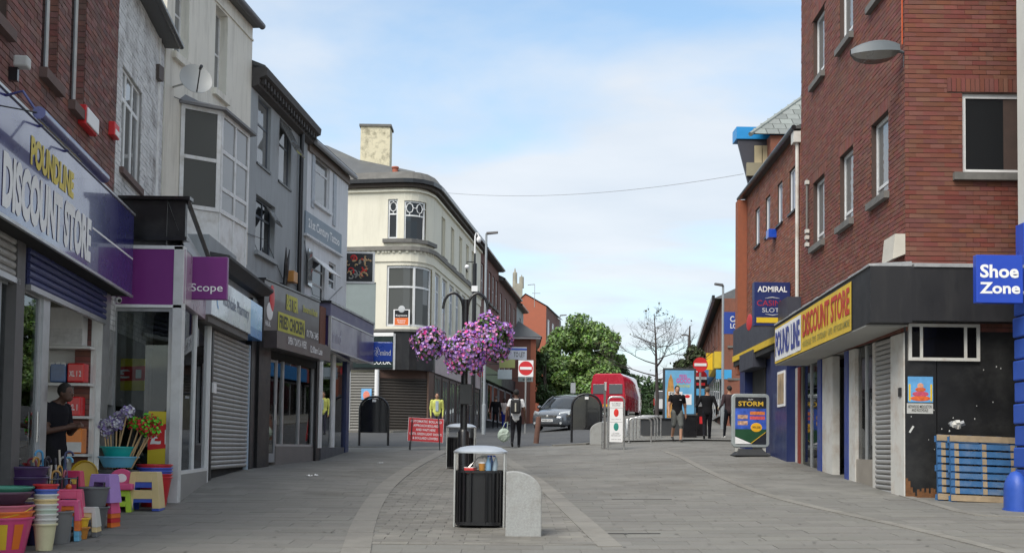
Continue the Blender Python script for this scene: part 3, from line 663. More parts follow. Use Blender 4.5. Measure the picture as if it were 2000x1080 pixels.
gw = MB().box(.1, Fs.len-.16, -.045, -.035, zs_, zfb).build('shop_window', glass, d3)
b = MB(); b.box(0, .12, -.08, .02, -.3, zfb); b.box(Fs.len*.5-.025, Fs.len*.5+.025, -.07, .0, zs_, zfb); b.box(.12, Fs.len-.16, -.08, .01, zs_-.001, zs_+.05); b.build('frame', white, gw)
# roof and room
b = MB(); b.box(0, Fs.len-.3, -1.0, -.3, zfb+.3, zk0+.05); b.build('flat_roof', lead, d3)
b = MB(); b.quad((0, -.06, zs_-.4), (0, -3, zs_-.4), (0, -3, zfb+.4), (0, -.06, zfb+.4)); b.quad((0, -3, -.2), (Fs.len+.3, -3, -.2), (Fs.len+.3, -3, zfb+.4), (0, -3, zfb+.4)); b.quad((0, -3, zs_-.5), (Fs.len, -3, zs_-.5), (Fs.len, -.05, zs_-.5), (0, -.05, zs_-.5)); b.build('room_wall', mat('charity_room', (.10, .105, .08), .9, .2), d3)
b = MB(); b.box(.6, 1.3, -.9, -.4, zs_-.4, zs_+.3); b.box(.3, .6, -.6, -.3, zs_+.3, zs_+.9); b.build('display_stand', mat('display_cloth', (.12, .13, .10), .8, .4, 3), d3)
# hanging sign
sp0, sp1 = P(366, 585, 17.5), P(446, 503, 17.5)
t = thing('projecting_sign', 'square purple projecting sign reading Scope in white', 'sign', ((sp0.x+sp1.x)/2, 17.5, sp0.z))
wd, hh = sp1.x-sp0.x, sp1.z-sp0.z
MB().box(-wd/2, wd/2, -.05, .05, 0, hh).build('panel', purple, t, bevel=.01)
text(t, 'Scope', whitep, 0, hh*.25, wd*.8, hh*.24, -.054, .008, flip=False)
MB().box(-wd/2-.12, -wd/2, -.02, .02, hh*.3, hh*.4).build('bracket', steeld, t)
# ================================================================ left row, middle part
# ---------------------------------------------------------------- cream rendered house with the bay window
Fc = Fac((-6.32, 20.0), (-5.86, 24.6), True)
d4 = thing('cream_house', 'tall cream rendered house with white bay window and satellite dish', 'building', Fc.loc, Fc.rz)
ez = Fc.uz(476, 34)[1]; W2 = Fc.rect(420, 444, 6, 175); W1 = Fc.rect(341, 369, 20, 103)
W1 = (W1[0], W1[1], W1[2], W1[2]+W2[3]-W2[2])
b = MB(); skin(b, 0, Fc.len, 2.0, ez, [W1, W2], rev=.2); shell(b, 0, Fc.len, 8, 2.0, ez); b.build('wall', cream, d4)
for h in (W1, W2): window(d4, *h, whitewood, glassc, rec=.19, fr=.05, trans=(.5,), sill=cream, sh=.13, sproj=.08, sover=.08)
MB().box(0, Fc.len, 0, .03, ez-.32, ez-.28).build('string_course', cream, d4)
MB().tube([(-.12, .18, ez+.06), (Fc.len, .18, ez+.06)], .075, 10).build('gutter', mat('grey_gutter', (.12, .12, .13), .5), d4, smooth=True)
b = MB(); b.prism([(-.05, .16, ez+.0), (-.05, .16, ez+.1), (-.05, -4, ez+2.6), (-.05, -8, ez+.1), (-.05, -8, ez)], (Fc.len+.05, 0, 0)); b.build('roof', slate, d4)
a = Fc.uz(311, 60, .07); c = Fc.uz(301, 380, .07)
dp = MB().tube([(a[0], .07, a[1]+2.2), (a[0], .07, a[1]-.4), (a[0]-.03, .07, a[1]-.6), (a[0]-.03, .07, c[1]-.2)], .045, 10).build('downpipe', whitewood, d4, smooth=True)
hz = Fc.uz(303, 135, .08); b = MB(); b.box(hz[0]-.1, hz[0]+.1, .0, .2, hz[1]-.2, hz[1]+.05); b.build('hopper', mat('brown_iron', (.10, .08, .07), .6), dp)
# bay
wb = .58; uB, uC = Fc.uz(429, 330, wb)[0], Fc.uz(484, 330, wb)[0]; uA = Fc.uz(350, 330, 0)[0]; uD = uC-.3
zt = Fc.uz(429, 214, wb)[1]; zs1 = Fc.uz(429, 417, wb)[1]; zb_ = Fc.uz(429, 476, wb)[1]
PL = [(uA, 0), (uB, wb), (uC, wb), (uD, 0)]
b = MB()
for (p, q) in zip(PL, PL[1:]): b.quad((p[0], p[1], zb_-.3), (q[0], q[1], zb_-.3), (q[0], q[1], zs1), (p[0], p[1], zs1))
bay = b.build('bay_window', whitewood, d4)
ov = [(uA+.1, 0), (uB+.1, wb+.13), (uC-.12, wb+.13), (uD-.12, 0)]
b = MB(); n = 4; top = [(uA-.2, 0, zt+.22), (uB-.1, .1, zt+.22), (uC+.1, .1, zt+.22), (uD+.1, 0, zt+.22)]
b.add([(p[0], p[1], zt+.03) for p in ov]+top+[(p[0], p[1], zt-.02) for p in ov], [(0, 1, 5, 4), (1, 2, 6, 5), (2, 3, 7, 6), (4, 5, 6, 7), (8, 9, 1, 0), (9, 10, 2, 1), (10, 11, 3, 2), (11, 10, 9, 8)]); b.build('bay_roof', mat('bay_lead', (.17, .17, .175), .6, .2, 4), bay)
def facewin(p, q, z0, z1, **k):                 # window on a canted face, q towards the camera
    L = math.hypot(p[0]-q[0], p[1]-q[1]); o = window(d4, 0, L, 0, z1-z0, whitewood, k.pop('gm', glassd), rec=.03, w=.03, name='bay_light', **k)
    o.location = (p[0], p[1], z0); o.rotation_euler = (0, 0, math.atan2(q[1]-p[1], q[0]-p[0])); o.parent = bay; return o
facewin(PL[1], PL[0], zs1+.004, zt-.02, fr=.075, trans=(.5,), th=.06, gm=glassmat('bay_glass_grey', dark=(.06, .065, .065), ior=1.5))
facewin(PL[2], PL[1], zs1+.004, zt-.02, fr=.085, mull=(.5,), trans=(.25, .62), th=.06, gm=glassc)
facewin(PL[3], PL[2], zs1+.004, zt-.02, fr=.06, trans=(.5,), th=.05, gm=glassc)
for t in (.02, .5, .97): u = uB+(uC-uB)*t; MB().box(u-.035, u+.035, wb, wb+.02, zb_-.3, zs1).build('pilaster', whitewood, bay)
# satellite dish
q = P(381, 158, 19.9); dish = thing('satellite_dish', 'grey satellite dish on a bracket above the bay window', 'satellite dish', q)
dm = mat('dish_grey', (.42, .43, .42), .5, .06)
b = MB(); prof = [(r*.29/6, .07*(r/6)**2) for r in range(7)]; b.lathe(prof, 28, caps=False); b.lathe([(p[0], p[1]-.008) for p in prof], 28, caps=False)
Rm = Matrix.Rotation(rad(30), 4, 'Z') @ Matrix.Rotation(rad(74), 4, 'X'); b.xf(Rm); b.build('reflector', dm, dish, smooth=True)
tip = Rm @ Vector((0, .02, .36)); foot = Rm @ Vector((0, -.27, .07))
b = MB(); b.tube([foot, tip], .012, 8); b.build('feed_arm', blackm, dish)
b = MB(); b.tube([tip+Vector((.0, 0, .0)), tip+(Rm @ Vector((0, 0, .09)))-Vector(Rm.translation)], .028, 10); b.build('feed_horn', blackm, dish)
wp = P(333, 172, 20.4)-q; b = MB(); b.tube([Rm @ Vector((0, 0, -.01)), wp.lerp(Vector((0, 0, 0)), .45), wp], .018, 8); b.box(wp.x-.05, wp.x+.05, wp.y-.02, wp.y+.08, wp.z-.09, wp.z+.09); b.build('bracket', steeld, dish)
# ---------------------------------------------------------------- pharmacy shopfront
Fp = Fac((-5.38, 19.9), (-5.51, 23.6), True)
d5 = thing('pharmacy_shopfront', 'closed pharmacy shopfront with grey roller shutter and white and blue fascia', 'shopfront', Fp.loc, Fp.rz)
zfb = Fp.uz(425, 620, .25)[1]; zft = Fp.uz(447.5, 556.5, .25)[1]; zsb = Fp.uz(411, 917, .0)[1]
phw = mat('white_fascia_panel', (.62, .67, .72), .3, .06, 3, coat=.4, dirt=(.42, .44, .46), dirt_amt=.4, dirt_scale=2, streak=True)
u0, u1 = Fp.uz(490, 620, .25)[0], Fp.uz(413, 600, .25)[0]; ue = Fp.uz(512, 630, .25)[0]
fa = MB().box(u0, u1, -.05, .25, zfb, zft).build('fascia', phw, d5, bevel=.006)
text(fa, 'Rochdale Pharmacy', mat('grey_letter', (.13, .17, .25), .5), u0+(u1-u0)*.40, (zfb+zft)/2, (u1-u0)*.68, (zft-zfb)*.42, .254, .006)
b = MB(); cx, cz = u0+(u1-u0)*.85, (zfb+zft)/2
for k in range(10):
    a, c = rad(70+k*20), rad(70+(k+1)*20); r1, r2 = .2, .13
    b.add([(cx-r1*math.cos(a)*.7, .254, cz+r1*math.sin(a)), (cx-r1*math.cos(c)*.7, .254, cz+r1*math.sin(c)), (cx-.02-r2*math.cos(c)*.7, .254, cz+r2*1.2*math.sin(c)), (cx-.02-r2*math.cos(a)*.7, .254, cz+r2*1.2*math.sin(a))], [(0, 1, 2, 3)])
b.build('emblem', mat('sky_blue', (.16, .42, .78), .4), fa)
MB().box(ue, u0-.003, -.05, .25, zfb+.17, zft).build('blue_end_panel', mat('pale_blue_panel', (.25, .52, .86), .3, .04, coat=.3), d5)
MB().box(ue, u0-.003, -.05, .252, zfb-.02, zfb+.168).build('blue_end_panel', mat('mid_blue_panel', (.05, .24, .62), .3, .04, coat=.3), d5)
MB().box(u0, u1, -.06, .2, zfb-.12, zfb-.002).build('shutter_box', mat('shutter_box_brown', (.11, .10, .09), .6), d5)
us0, us1 = Fp.uz(483, 780)[0], Fp.uz(412, 800)[0]
shutter(d5, us0, us1, zsb, zfb-.12, shutterg, w=-.0, H=.085)
MB().box(us0-.1, us0-.004, -.08, .03, -.3, zfb-.12).build('guide_rail', mat('pale_blue_rail', (.45, .55, .66), .4), d5)
MB().box(us1+.004, us1+.14, -.1, .03, -.3, zfb).build('pillar', black, d5)
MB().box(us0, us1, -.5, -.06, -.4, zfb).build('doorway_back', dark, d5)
MB().box(us1-.14, us1+.1, .03, .06, 1.62, 1.8).build('lock_box', whitep, d5)
MB().box(-.9, us0-.1, -.1, .05, -.3, zft+.2).build('pier', black, d5)
MB().box(-.8, Fp.len, -.6, -.05, zft, zft+.85).build('upper_wall', greyr, d5)
zc0 = Fp.uz(425, 478, .28)[1]
b = MB(); b.prism([(-.9, -.6, zc0-.22), (-.9, .12, zc0-.22), (-.9, .30, zc0-.08), (-.9, .30, zc0-.03), (-.9, -.6, zc0+.12)], (Fp.len+.8, 0, 0)); b.build('cornice', mat('dark_cornice', (.05, .05, .052), .7, .2, 4), d5)
# ---------------------------------------------------------------- grey rendered house
Fg = Fac((-5.86, 24.6), (-5.48, 29.4), True)
d6 = thing('grey_house', 'grey rendered three storey house with a heavy dark cornice and open windows', 'building', Fg.loc, Fg.rz)
zc1 = Fg.uz(472, 150)[1]; zc2 = zc1+.3
A = Fg.rect(503, 529, 186, 319); B = Fg.rect(545, 569, 226, 351); A = (A[0], A[1], (A[2]+B[2])/2, (A[3]+B[3])/2); B = (B[0], B[1], A[2], A[3])
C_ = Fg.rect(499, 537, 377, 489)
b = MB(); skin(b, 0, Fg.len, 2, zc1, [A, B, C_], rev=.2); shell(b, 0, Fg.len, 8, 2, zc2); b.build('wall', greyr, d6)
dkfr = mat('dark_grey_frame', (.07, .085, .11), .5, .1)
for h in (A, B): window(d6, *h, dkfr, glassc, rec=.1, fr=.05, trans=(.62,), sill=black, sh=.05, sproj=.03, sover=.03)
o = MB().box(0, B[1]-B[0]-.1, -.015, .015, -.75, 0).build('open_sash', glassc, d6); o.location = (B[0]+.05, .0, B[3]-.08); o.rotation_euler = (rad(28), 0, 0)
window(d6, *C_, dkfr, glassd, rec=.14, fr=.06, mull=(.42,), trans=(.68,), sill=greyr, sh=.1, sproj=.1)
o = MB().box(0, .5, -.015, .015, -.45, 0).build('open_sash', glassc, d6); o.location = (C_[0]+.06, -.04, C_[3]-.1); o.rotation_euler = (rad(32), 0, 0)
MB().box(C_[0]+.30, C_[0]+.36, -.2, -.16, C_[2]+.05, C_[3]-.6).build('curtain', palegrey, d6)
b = MB(); b.prism([(-.02, 0, zc1), (-.02, .16, zc1+.05), (-.02, .18, zc1+.2), (-.02, .34, zc1+.26), (-.02, .36, zc1+.42), (-.02, 0, zc1+.5)], (Fg.len+.02, 0, 0)); co = b.build('cornice', mat('sooty_cornice', (.065, .06, .058), .75, .3, 5, bump=.3), d6)
t = MB().box(0, .09, .0, .09, 0, .12).build('bracket', MATS['sooty_cornice'], co); t.location = (.1, .18, zc1+.10)
for i in range(1, 20): place(t, co, (.1+i*(Fg.len-.2)/19.5, .18, zc1+.10))
b = MB(); b.prism([(0, .3, zc1+.43), (0, .3, zc1+.48), (0, -4, zc1+2.2), (0, -8, zc1+.4)], (Fg.len, 0, 0)); b.build('roof', slate, d6)
a = Fg.uz(588, 300, .07)[0]; MB().tube([(a, .09, zc1+.3), (a, .09, 2.2)], .06, 10).build('downpipe', blackm, d6, smooth=True)
# old forked wall bracket and lamp
vb = Fg.uz(556, 545, .1); k = thing('forked_bracket', 'black forked iron bracket on the grey house above the takeaway sign', 'bracket', Fg.at(vb[0], .0, vb[1]), Fg.rz)
for s, e in ((-.11, -.17), (.11, .14)):
    MB().tube([(0, .1, -.2), (0, .12, .05), (s*.7, .14, .35), (e, .16, .75)], [.05, .06, .045, .01], 8).build('prong', blackm, k)
MB().box(-.05, .05, 0, .12, -.45, -.1).build('base', blackm, k)
q = Fg.rect(566, 574, 528, 550, .1); MB().box(q[0], q[1], .0, .2, q[2], q[3]).build('orange_box', mat('orange_box', (.55, .25, .06), .5, .1), d6, bevel=.01)
# ---------------------------------------------------------------- takeaway shopfront
Ff = Fac((-5.52, 24.2), (-4.91, 28.65), True)
d7 = thing('takeaway_shopfront', 'fried chicken takeaway shopfront with busy dark sign and yellow lettering', 'shopfront', Ff.loc, Ff.rz)
sg = Ff.rect(516, 624, 545, 641, .12); brown = mat('dark_brown_sign', (.05, .042, .042), .35, .3, 2, coat=.3)
fs_ = MB().box(sg[0], sg[1], -.05, .12, sg[2]-.1, sg[3]).build('fascia', brown, d7)
MB().box(sg[0], sg[1], -.05, .15, sg[3]+.002, sg[3]+.04).build('capping', blackm, fs_)
def lab2(F, par, s, xl, xr, tl, bl, w, m, bg=None, bold=.02):
    a = F.rect(xl, xr, tl, bl, w)
    if bg: MB().box(a[0], a[1], w, w+.006, a[2], a[3]).build('sign_panel', bg, par)
    return text(par, s, m, (a[0]+a[1])/2, (a[2]+a[3])/2, (a[1]-a[0])*.92, (a[3]-a[2])*.72, w+.01, bold)
yg = mat('acid_yellow', (.52, .50, .05), .5, .2, 7); dkl = mat('dark_letter', (.03, .03, .02), .5)
lab2(Ff, fs_, 'BETTER', 558, 583, 568, 610, .122, yg, None, .05)
lab2(Ff, fs_, 'FRIED CHICKEN', 543, 595, 608, 645, .122, dkl, yg, .03)
lab2(Ff, fs_, 'Shawarma & Kebab', 590, 621, 592, 611, .122, yg, None, .02)
lab2(Ff, fs_, 'HALAL', 517, 528, 622, 637, .122, whitep)
lab2(Ff, fs_, '01706 345', 597, 622, 640, 660, .122, whitep)
r_ = Ff.rect(526, 537, 562, 600, .122); MB().ball(((r_[0]+r_[1])/2, .125, (r_[2]+r_[3])/2), .16, .01, .3).build('red_figure', redp, fs_)
r_ = Ff.rect(519, 535, 590, 620, .122); MB().ball(((r_[0]+r_[1])/2, .123, (r_[2]+r_[3])/2), .2, .008, .2).build('white_figure', whitep, fs_)
st = Ff.rect(541, 646, 645, 679, .42); u1 = Ff.uz(513, 660, .0)[0]
cp = MB().box(st[0], st[1], .0, .42, st[2], st[3]).build('canopy', mat('canopy_brown', (.085, .07, .07), .35, .15, 3, coat=.3), d7)
lab2(Ff, cp, 'OPEN 7 DAYS A WEEK', 560, 600, 653, 674, .422, whitep); lab2(Ff, cp, '12:00am Late', 604, 630, 671, 690, .422, whitep)
zc_ = st[2]-.02
def fx(F, x, y=780, w=0.0): return F.uz(x, y, w)[0]
zr = Ff.uz(541, 871)[1]
MB().box(fx(Ff, 517), fx(Ff, 494), -.15, .12, -.5, zc_+.2).build('pier', black, d7)
MB().box(fx(Ff, 622), fx(Ff, 614), -.15, .06, -.5, zc_+.2).build('pier', black, d7)
MB().box(fx(Ff, 614), fx(Ff, 541), -.16, .0, -.4, zr).build('stall_riser', mat('grey_stone_riser', (.19, .175, .165), .7, .15, 3, bump=.1), d7)
wu0, wu1 = fx(Ff, 614), fx(Ff, 541)
gw = MB().box(wu0, wu1, -.055, -.045, zr, zc_-.15).build('shop_window', glass, d7)
b = MB()
for x in (541, 554, 586, 613): u = fx(Ff, x); b.box(u-.03, u+.03, -.09, -.01, zr, zc_-.15)
b.box(wu0, wu1, -.09, -.01, zr, zr+.05); b.build('frame', alum, gw)
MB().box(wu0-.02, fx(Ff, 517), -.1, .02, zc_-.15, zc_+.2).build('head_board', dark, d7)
door_leaf(d7, fx(Ff, 541)+.04, fx(Ff, 517)-.02, Ff.uz(530, 898)[1]-.05, zc_-.16, -.04, greyfr, glassmat('door_glass_reflective', (.4, .45, .45), 1.9), rail=.2)
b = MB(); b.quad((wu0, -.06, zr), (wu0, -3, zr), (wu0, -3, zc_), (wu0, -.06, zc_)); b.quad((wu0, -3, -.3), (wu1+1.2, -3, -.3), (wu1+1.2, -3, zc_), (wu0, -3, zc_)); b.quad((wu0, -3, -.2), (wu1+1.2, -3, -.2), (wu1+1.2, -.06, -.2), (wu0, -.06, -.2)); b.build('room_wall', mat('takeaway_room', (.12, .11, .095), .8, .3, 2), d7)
for (x0, x1, y0, y1, c, nm) in ((556, 584, 818, 868, (.02, .03, .07), 'menu_poster'), (590, 607, 815, 862, (.5, .03, .03), 'menu_poster'), (588, 604, 745, 790, (.45, .05, .04), 'menu_poster'), (591, 605, 722, 730, (.6, .62, .62), 'notice')):
    a = Ff.rect(x0, x1, y0, y1, -.07); o = MB().box(a[0], a[1], -.075, -.065, a[2], a[3]).build(nm, mat('poster_%d' % x0, c, .5, .5, 9), d7)
    if x0 == 556: MB().ball(((a[0]+a[1])/2, -.062, a[2]+.2), .3, .006, .22).build('bun_print', mat('bun', (.5, .36, .14), .6, .3, 12), o); MB().box(a[0]+.05, a[0]+.4, -.063, -.058, a[2]+.08, a[2]+.18).build('price_flash', yellow, o)
    if x0 == 590: text(o, '9', mat('orange_print', (.8, .15, .03), .5), (a[0]+a[1])/2, (a[2]+a[3])/2-.05, .3, .45, -.062, .03)
MB().box(fx(Ff, 636, 630, .1), fx(Ff, 625, 630, .1), -.05, .1, st[3]+.0, sg[3]-.06).build('brick_pilaster', mat('brown_brick_pilaster', (.16, .06, .035), .7, .3, 14, bump=.3), d7)
# ---------------------------------------------------------------- pale grey house with the tattoo studio sign
Fh = Fac((-5.48, 29.42), (-4.97, 33.3), True)
d8 = thing('pale_grey_house', 'narrow pale grey house with 21st Century sign and patterned window strips', 'building', Fh.loc, Fh.rz)
ez = Fh.uz(620, 292)[1]; A = Fh.rect(614, 644, 301, 394); C1 = Fh.rect(608, 634, 500, 588); C2 = Fh.rect(642, 656, 510, 562)
b = MB(); skin(b, 0, Fh.len, 2, ez, [A, C1, C2], rev=.1); shell(b, 0, Fh.len, 8, 2, ez); b.build('wall', palegrey, d8)
window(d8, *A, palegrey, glassc, rec=.08, fr=.06, trans=(.72,), sill=palegrey, sh=.09, sproj=.08, sover=.12)
window(d8, *C1, palegrey, glassd, rec=.07, fr=.06, mull=(), trans=(.42, .75)); window(d8, *C2, palegrey, glassd, rec=.07, fr=.05, trans=(.35,))
o = MB().box(0, C1[1]-C1[0], -.012, .012, -.6, 0).build('open_sash', white, d8); o.location = (C1[0], .02, C1[3]); o.rotation_euler = (rad(48), 0, 0)
o = MB().box(0, .62, -.012, .012, 0, .95).build('open_casement', glassc, d8); o.location = (C1[1]+.02, .02, C1[2]+.35); o.rotation_euler = (0, 0, rad(8))
strip_m = mat('patterned_strip', (.34, .37, .41), .5, .35, 9)
for x0, x1, yt, yb in ((608, 613.5, 297, 405), (650, 655.5, 338, 440)):
    a = Fh.rect(x0, x1, yt, yb); MB().box(a[0], a[1], 0, .03, a[2], a[3]).build('carved_strip', strip_m, d8)
sg = Fh.rect(597, 668, 411, 456, .05); s_ = MB().box(sg[0], sg[1], 0, .05, sg[2], sg[3]).build('name_board', mat('slate_blue_board', (.19, .24, .29), .5, .06), d8)
text(s_, '21st Century Tattoo', whitep, (sg[0]+sg[1])/2, (sg[2]+sg[3])/2, (sg[1]-sg[0])*.86, (sg[3]-sg[2])*.52, .054, .015)
MB().box(sg[0]-.05, sg[1]+.05, 0, .11, sg[2]-.06, sg[2]-.002).build('ledge', palegrey, d8)
b = MB(); b.tube([(-.1, .2, ez-.02), (Fh.len, .2, ez-.02)], .07, 8); b.build('gutter', mat('grey_gutter2', (.3, .31, .32), .5), d8, smooth=True)
b = MB(); b.prism([(-.08, .22, ez+.04), (-.08, .22, ez+.08), (-.08, -4, ez+2.3), (-.08, -8, ez+.1)], (Fh.len+.08, 0, 0)); b.build('roof', slate, d8)
b = MB(); b.box(0, Fh.len, 0, .06, ez-.25, ez-.02); b.build('eaves_board', mat('brown_eaves', (.16, .13, .11), .7), d8)
# dragon sign: swirling scrollwork on black, generic
q0, q1 = P(670, 553, 33.7), P(732, 493, 33.7); t = thing('projecting_sign', 'square black projecting sign with red and gold scrollwork beside the pale grey house', 'sign', ((q0.x+q1.x)/2, 33.7, q0.z)); wd, hh = q1.x-q0.x, q1.z-q0.z
MB().box(-wd/2, wd/2, -.06, .06, 0, hh).build('frame', white, t); MB().box(-wd/2+.05, wd/2-.05, -.066, -.06, .05, hh-.05).build('panel', blackm, t)
rnd = random.Random(5); gold = mat('gold_print', (.52, .36, .19), .5, .3, 9)
for i in range(22):
    b = MB(); cx, cz, r, a0 = rnd.uniform(-.32, .32)*wd, hh*(.5+rnd.uniform(-.33, .33)), rnd.uniform(.05, .16), rnd.uniform(0, 6)
    pts = [(cx+math.cos(a0+k*.45)*r*(1-k*.07), -.072, cz+math.sin(a0+k*.45)*r*(1-k*.07)) for k in range(10)]
    b.tube(pts, [.028*(1-k*.07) for k in range(10)], 5); b.build('scroll', [gold, redp, gold, mat('grey_print', (.3, .3, .28), .5)][i % 4], t)
MB().box(-wd/2-.15, -wd/2, -.03, .03, hh*.5, hh*.55).build('bracket', steeld, t)
# ---------------------------------------------------------------- purple-blue charity shopfront at the corner
Fm = Fac((-4.88, 28.85), (-4.9, 33.5), True); Fn = Fac((-4.687, 28.8), (-4.205, 34.0), True, zb=Fm.zb)
d9 = thing('corner_charity_shopfront', 'charity shopfront with long glossy violet fascia and navy corner post', 'shopfront', Fm.loc, Fm.rz)
Mn = (Matrix.Translation(Fm.loc) @ Matrix.Rotation(Fm.rz, 4, 'Z')).inverted() @ (Matrix.Translation(Fn.loc) @ Matrix.Rotation(Fn.rz, 4, 'Z'))
z3 = Fn.uz(646, 591)[1]; z2 = Fn.uz(646, 617)[1]; z1 = Fn.uz(646, 680)[1]; L_ = Fn.len
violet = mat('glossy_violet', (.05, .034, .11), .35, .05, 2, coat=.3, spec=.3); lav = mat('lavender_board', (.13, .125, .21), .55, .08, 2)
fa = MB().box(0, L_-.05, -.5, 0, z1, z2-.03).xf(Mn).build('fascia', violet, d9); MB().box(0, L_-.05, -.5, -.01, z2+.01, z3).xf(Mn).build('upper_board', lav, d9)
MB().box(0, L_-.04, -.04, .02, z2-.03, z2+.01).box(L_-.05, L_, -.05, .02, z1-.02, z2).box(0, L_, -.05, .02, z1-.04, z1-.002).xf(Mn).build('trim', alum, fa)
MB().box(-.02, L_, -.6, .02, z3+.002, z3+.06).xf(Mn).build('capping', blackm, d9)
b = MB()
v, f = textmesh('mind', .01); ext = v.max(0)-v.min(0); b.add([(L_*.86-p[0]*.9/ext[0], .004, (z1+z2)/2-.05+p[1]*.35/ext[1]) for p in v], f); b.xf(Mn); b.build('lettering', mat('pale_violet_letter', (.42, .42, .5), .5), fa)
zr = Fm.uz(630, 873)[1]; zh = z1-.02
MB().box(fx(Fm, 676), fx(Fm, 628), -.2, 0, -.3, zr).build('stall_riser', mat('dark_grey_riser', (.06, .065, .075), .6, .1), d9)
gw = MB().box(fx(Fm, 676), fx(Fm, 628), -.05, -.04, zr, zh).build('shop_window', glassmat('shop_glass_reflective', (.5, .55, .56), 1.75), d9)
b = MB(); b.box(fx(Fm, 628.5), fx(Fm, 622.5), -.1, .02, zr-.02, zh); b.box(fx(Fm, 655), fx(Fm, 650), -.09, .0, zr, zh); b.build('frame', white, gw)
MB().box(fx(Fm, 680.5), fx(Fm, 674.5), -.12, .03, -.3, zh).build('corner_post', navy, d9)
MB().box(0, Fm.len, -.5, .1, zh, zh+.1).build('soffit', mat('white_soffit', (.55, .55, .54), .6), d9)
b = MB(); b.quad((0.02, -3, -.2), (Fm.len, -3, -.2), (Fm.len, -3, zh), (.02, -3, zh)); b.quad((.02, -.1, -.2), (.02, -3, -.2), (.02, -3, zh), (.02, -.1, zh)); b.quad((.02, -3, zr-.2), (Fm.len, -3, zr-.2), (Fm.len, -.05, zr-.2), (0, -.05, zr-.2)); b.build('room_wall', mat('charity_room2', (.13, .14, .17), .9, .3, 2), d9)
a = Fm.rect(656, 673, 738, 766, -.06); o = MB().box(a[0], a[1], -.066, -.058, a[2], a[3]).build('window_poster', yellow, d9)
a = Fm.rect(660, 673, 800, 866, -.06); o = MB().box(a[0], a[1], -.2, -.15, a[2], a[3]).build('green_display', mat('green_cloth', (.05, .19, .07), .7, .3), d9)
q0, q1 = P(729, 706, 34.3), P(767, 668, 34.3); t = thing('projecting_sign', 'small blue projecting sign reading mind with a white scribble mark', 'sign', ((q0.x+q1.x)/2, 34.3, q0.z)); wd, hh = q1.x-q0.x, q1.z-q0.z
MB().box(-wd/2, wd/2, -.04, .04, 0, hh).build('panel', royal, t, bevel=.03); text(t, 'mind', whitep, wd*.14, hh*.45, wd*.55, hh*.27, -.045, .015, flip=False)
b = MB(); rnd = random.Random(2)
for i in range(7):
    a = i*.9; b.tube([(-wd*.3, -.045, hh*.5), (-wd*.3+.07*math.cos(a), -.046, hh*.5+.12*math.sin(a)), (-wd*.3+.09*math.cos(a+.5), -.045, hh*.5+.15*math.sin(a+.5))], .009, 4)
b.build('scribble', whitep, t); MB().box(-wd/2-.1, -wd/2, -.02, .02, hh*.6, hh*.68).build('bracket', steeld, t)

# slack cables clipped along the fronts
for F_, t_, pts in ((Fc, d4, ((340, 190), (380, 205), (425, 240))), (Fg, d6, ((480, 455), (520, 470), (552, 545), (583, 560))), (Fh, d8, ((594, 470), (610, 575), (640, 588), (668, 560)))):
    q_ = [F_.uz(x, y, .02) for x, y in pts]; MB().tube([(u, .025, z) for u, z in q_], .008, 5).build('cable', blackm, t_)
# ================================================================ cream corner building across the side street
A_, B_, Q_ = Vector((-4.58, 44.85, 0)), Vector((-3.26, 46.3, 0)), Vector((-3.45, 44.64, 0)); dfr = Vector((.98, -.18, 0)).normalized()
def corner_pt(px):
    s = (px-1000)/FPX
    if px <= 775:
        t = (A_.x-s*A_.y)/(dfr.x-s*dfr.y); return A_-dfr*t
    lo, hi = 0.0, 1.0
    bz = lambda t: A_*(1-t)**2+Q_*2*t*(1-t)+B_*t*t
    for _ in range(40):
        m = (lo+hi)/2; p = bz(m)
        if p.x/p.y < s: lo = m
        else: hi = m
    return bz(lo)
zb10 = gz(-4.6, 44.8)-.05
d10 = thing('cream_corner_building', 'cream corner building with curved corner, dark gutter and patterned top windows', 'building', (-4.58, 44.85, zb10))
O10 = Vector((-4.58, 44.85, zb10))
def zz(px, py): p = corner_pt(px); return P(px, py, p.y).z-zb10
pxs = [600, 640, 668, 700, 730, 748, 751, 760, 770, 783, 797, 811, 826, 840, 846]
path = [corner_pt(x) if x < 846 else B_ for x in pxs]; END = Vector((-1.74, 59.0, 0))
Fr = Fac((B_.x, B_.y), (END.x, END.y), True, zb=zb10)
full = path+[END]
def nrms(pl):
    out = []
    for i in range(len(pl)):
        d = (pl[min(i+1, len(pl)-1)]-pl[max(i-1, 0)]).normalized(); out.append(Vector((d.y, -d.x, 0)))
    return out
def sweep(pl, prof, name, m, par=d10):
    nn = nrms(pl); k = len(prof); b = MB(); vs = []
    for p, n_ in zip(pl, nn): vs += [(p.x+n_.x*w_-O10.x, p.y+n_.y*w_-O10.y, z) for w_, z in prof]
    b.add(vs, [(i*k+j, (i+1)*k+j, (i+1)*k+(j+1) % k, i*k+(j+1) % k) for i in range(len(pl)-1) for j in range(k)])
    return b.build(name, m, par)
def bandz(z0, z1, w_, name, m): return sweep(full, [(-.02, z0), (w_, z0), (w_, z1), (-.02, z1)], name, m)
z_top = zz(700, 374); z_gut = zz(700, 362); z_s1 = zz(700, 490); z_s0 = zz(700, 483); z_f = zz(700, 512); z_g = zz(745, 648); z_k = zz(745, 722)
def panels(segs_holes, z0, z1, name, m):
    b = MB()
    for i in range(len(path)-1):
        a, c = path[i]-O10, path[i+1]-O10; xm = (pxs[i]+pxs[i+1])/2; hs = [h for h in segs_holes if h[0] < xm < h[1]]
        iv = [(z0, z1)]
        for h in hs: iv = [q for (s_, e_) in iv for q in ((s_, min(e_, h[2])), (max(s_, h[3]), e_)) if q[1]-q[0] > .01]
        for s_, e_ in iv: b.quad((a.x, a.y, s_), (c.x, c.y, s_), (c.x, c.y, e_), (a.x, a.y, e_))
    return b.build(name, m, d10)
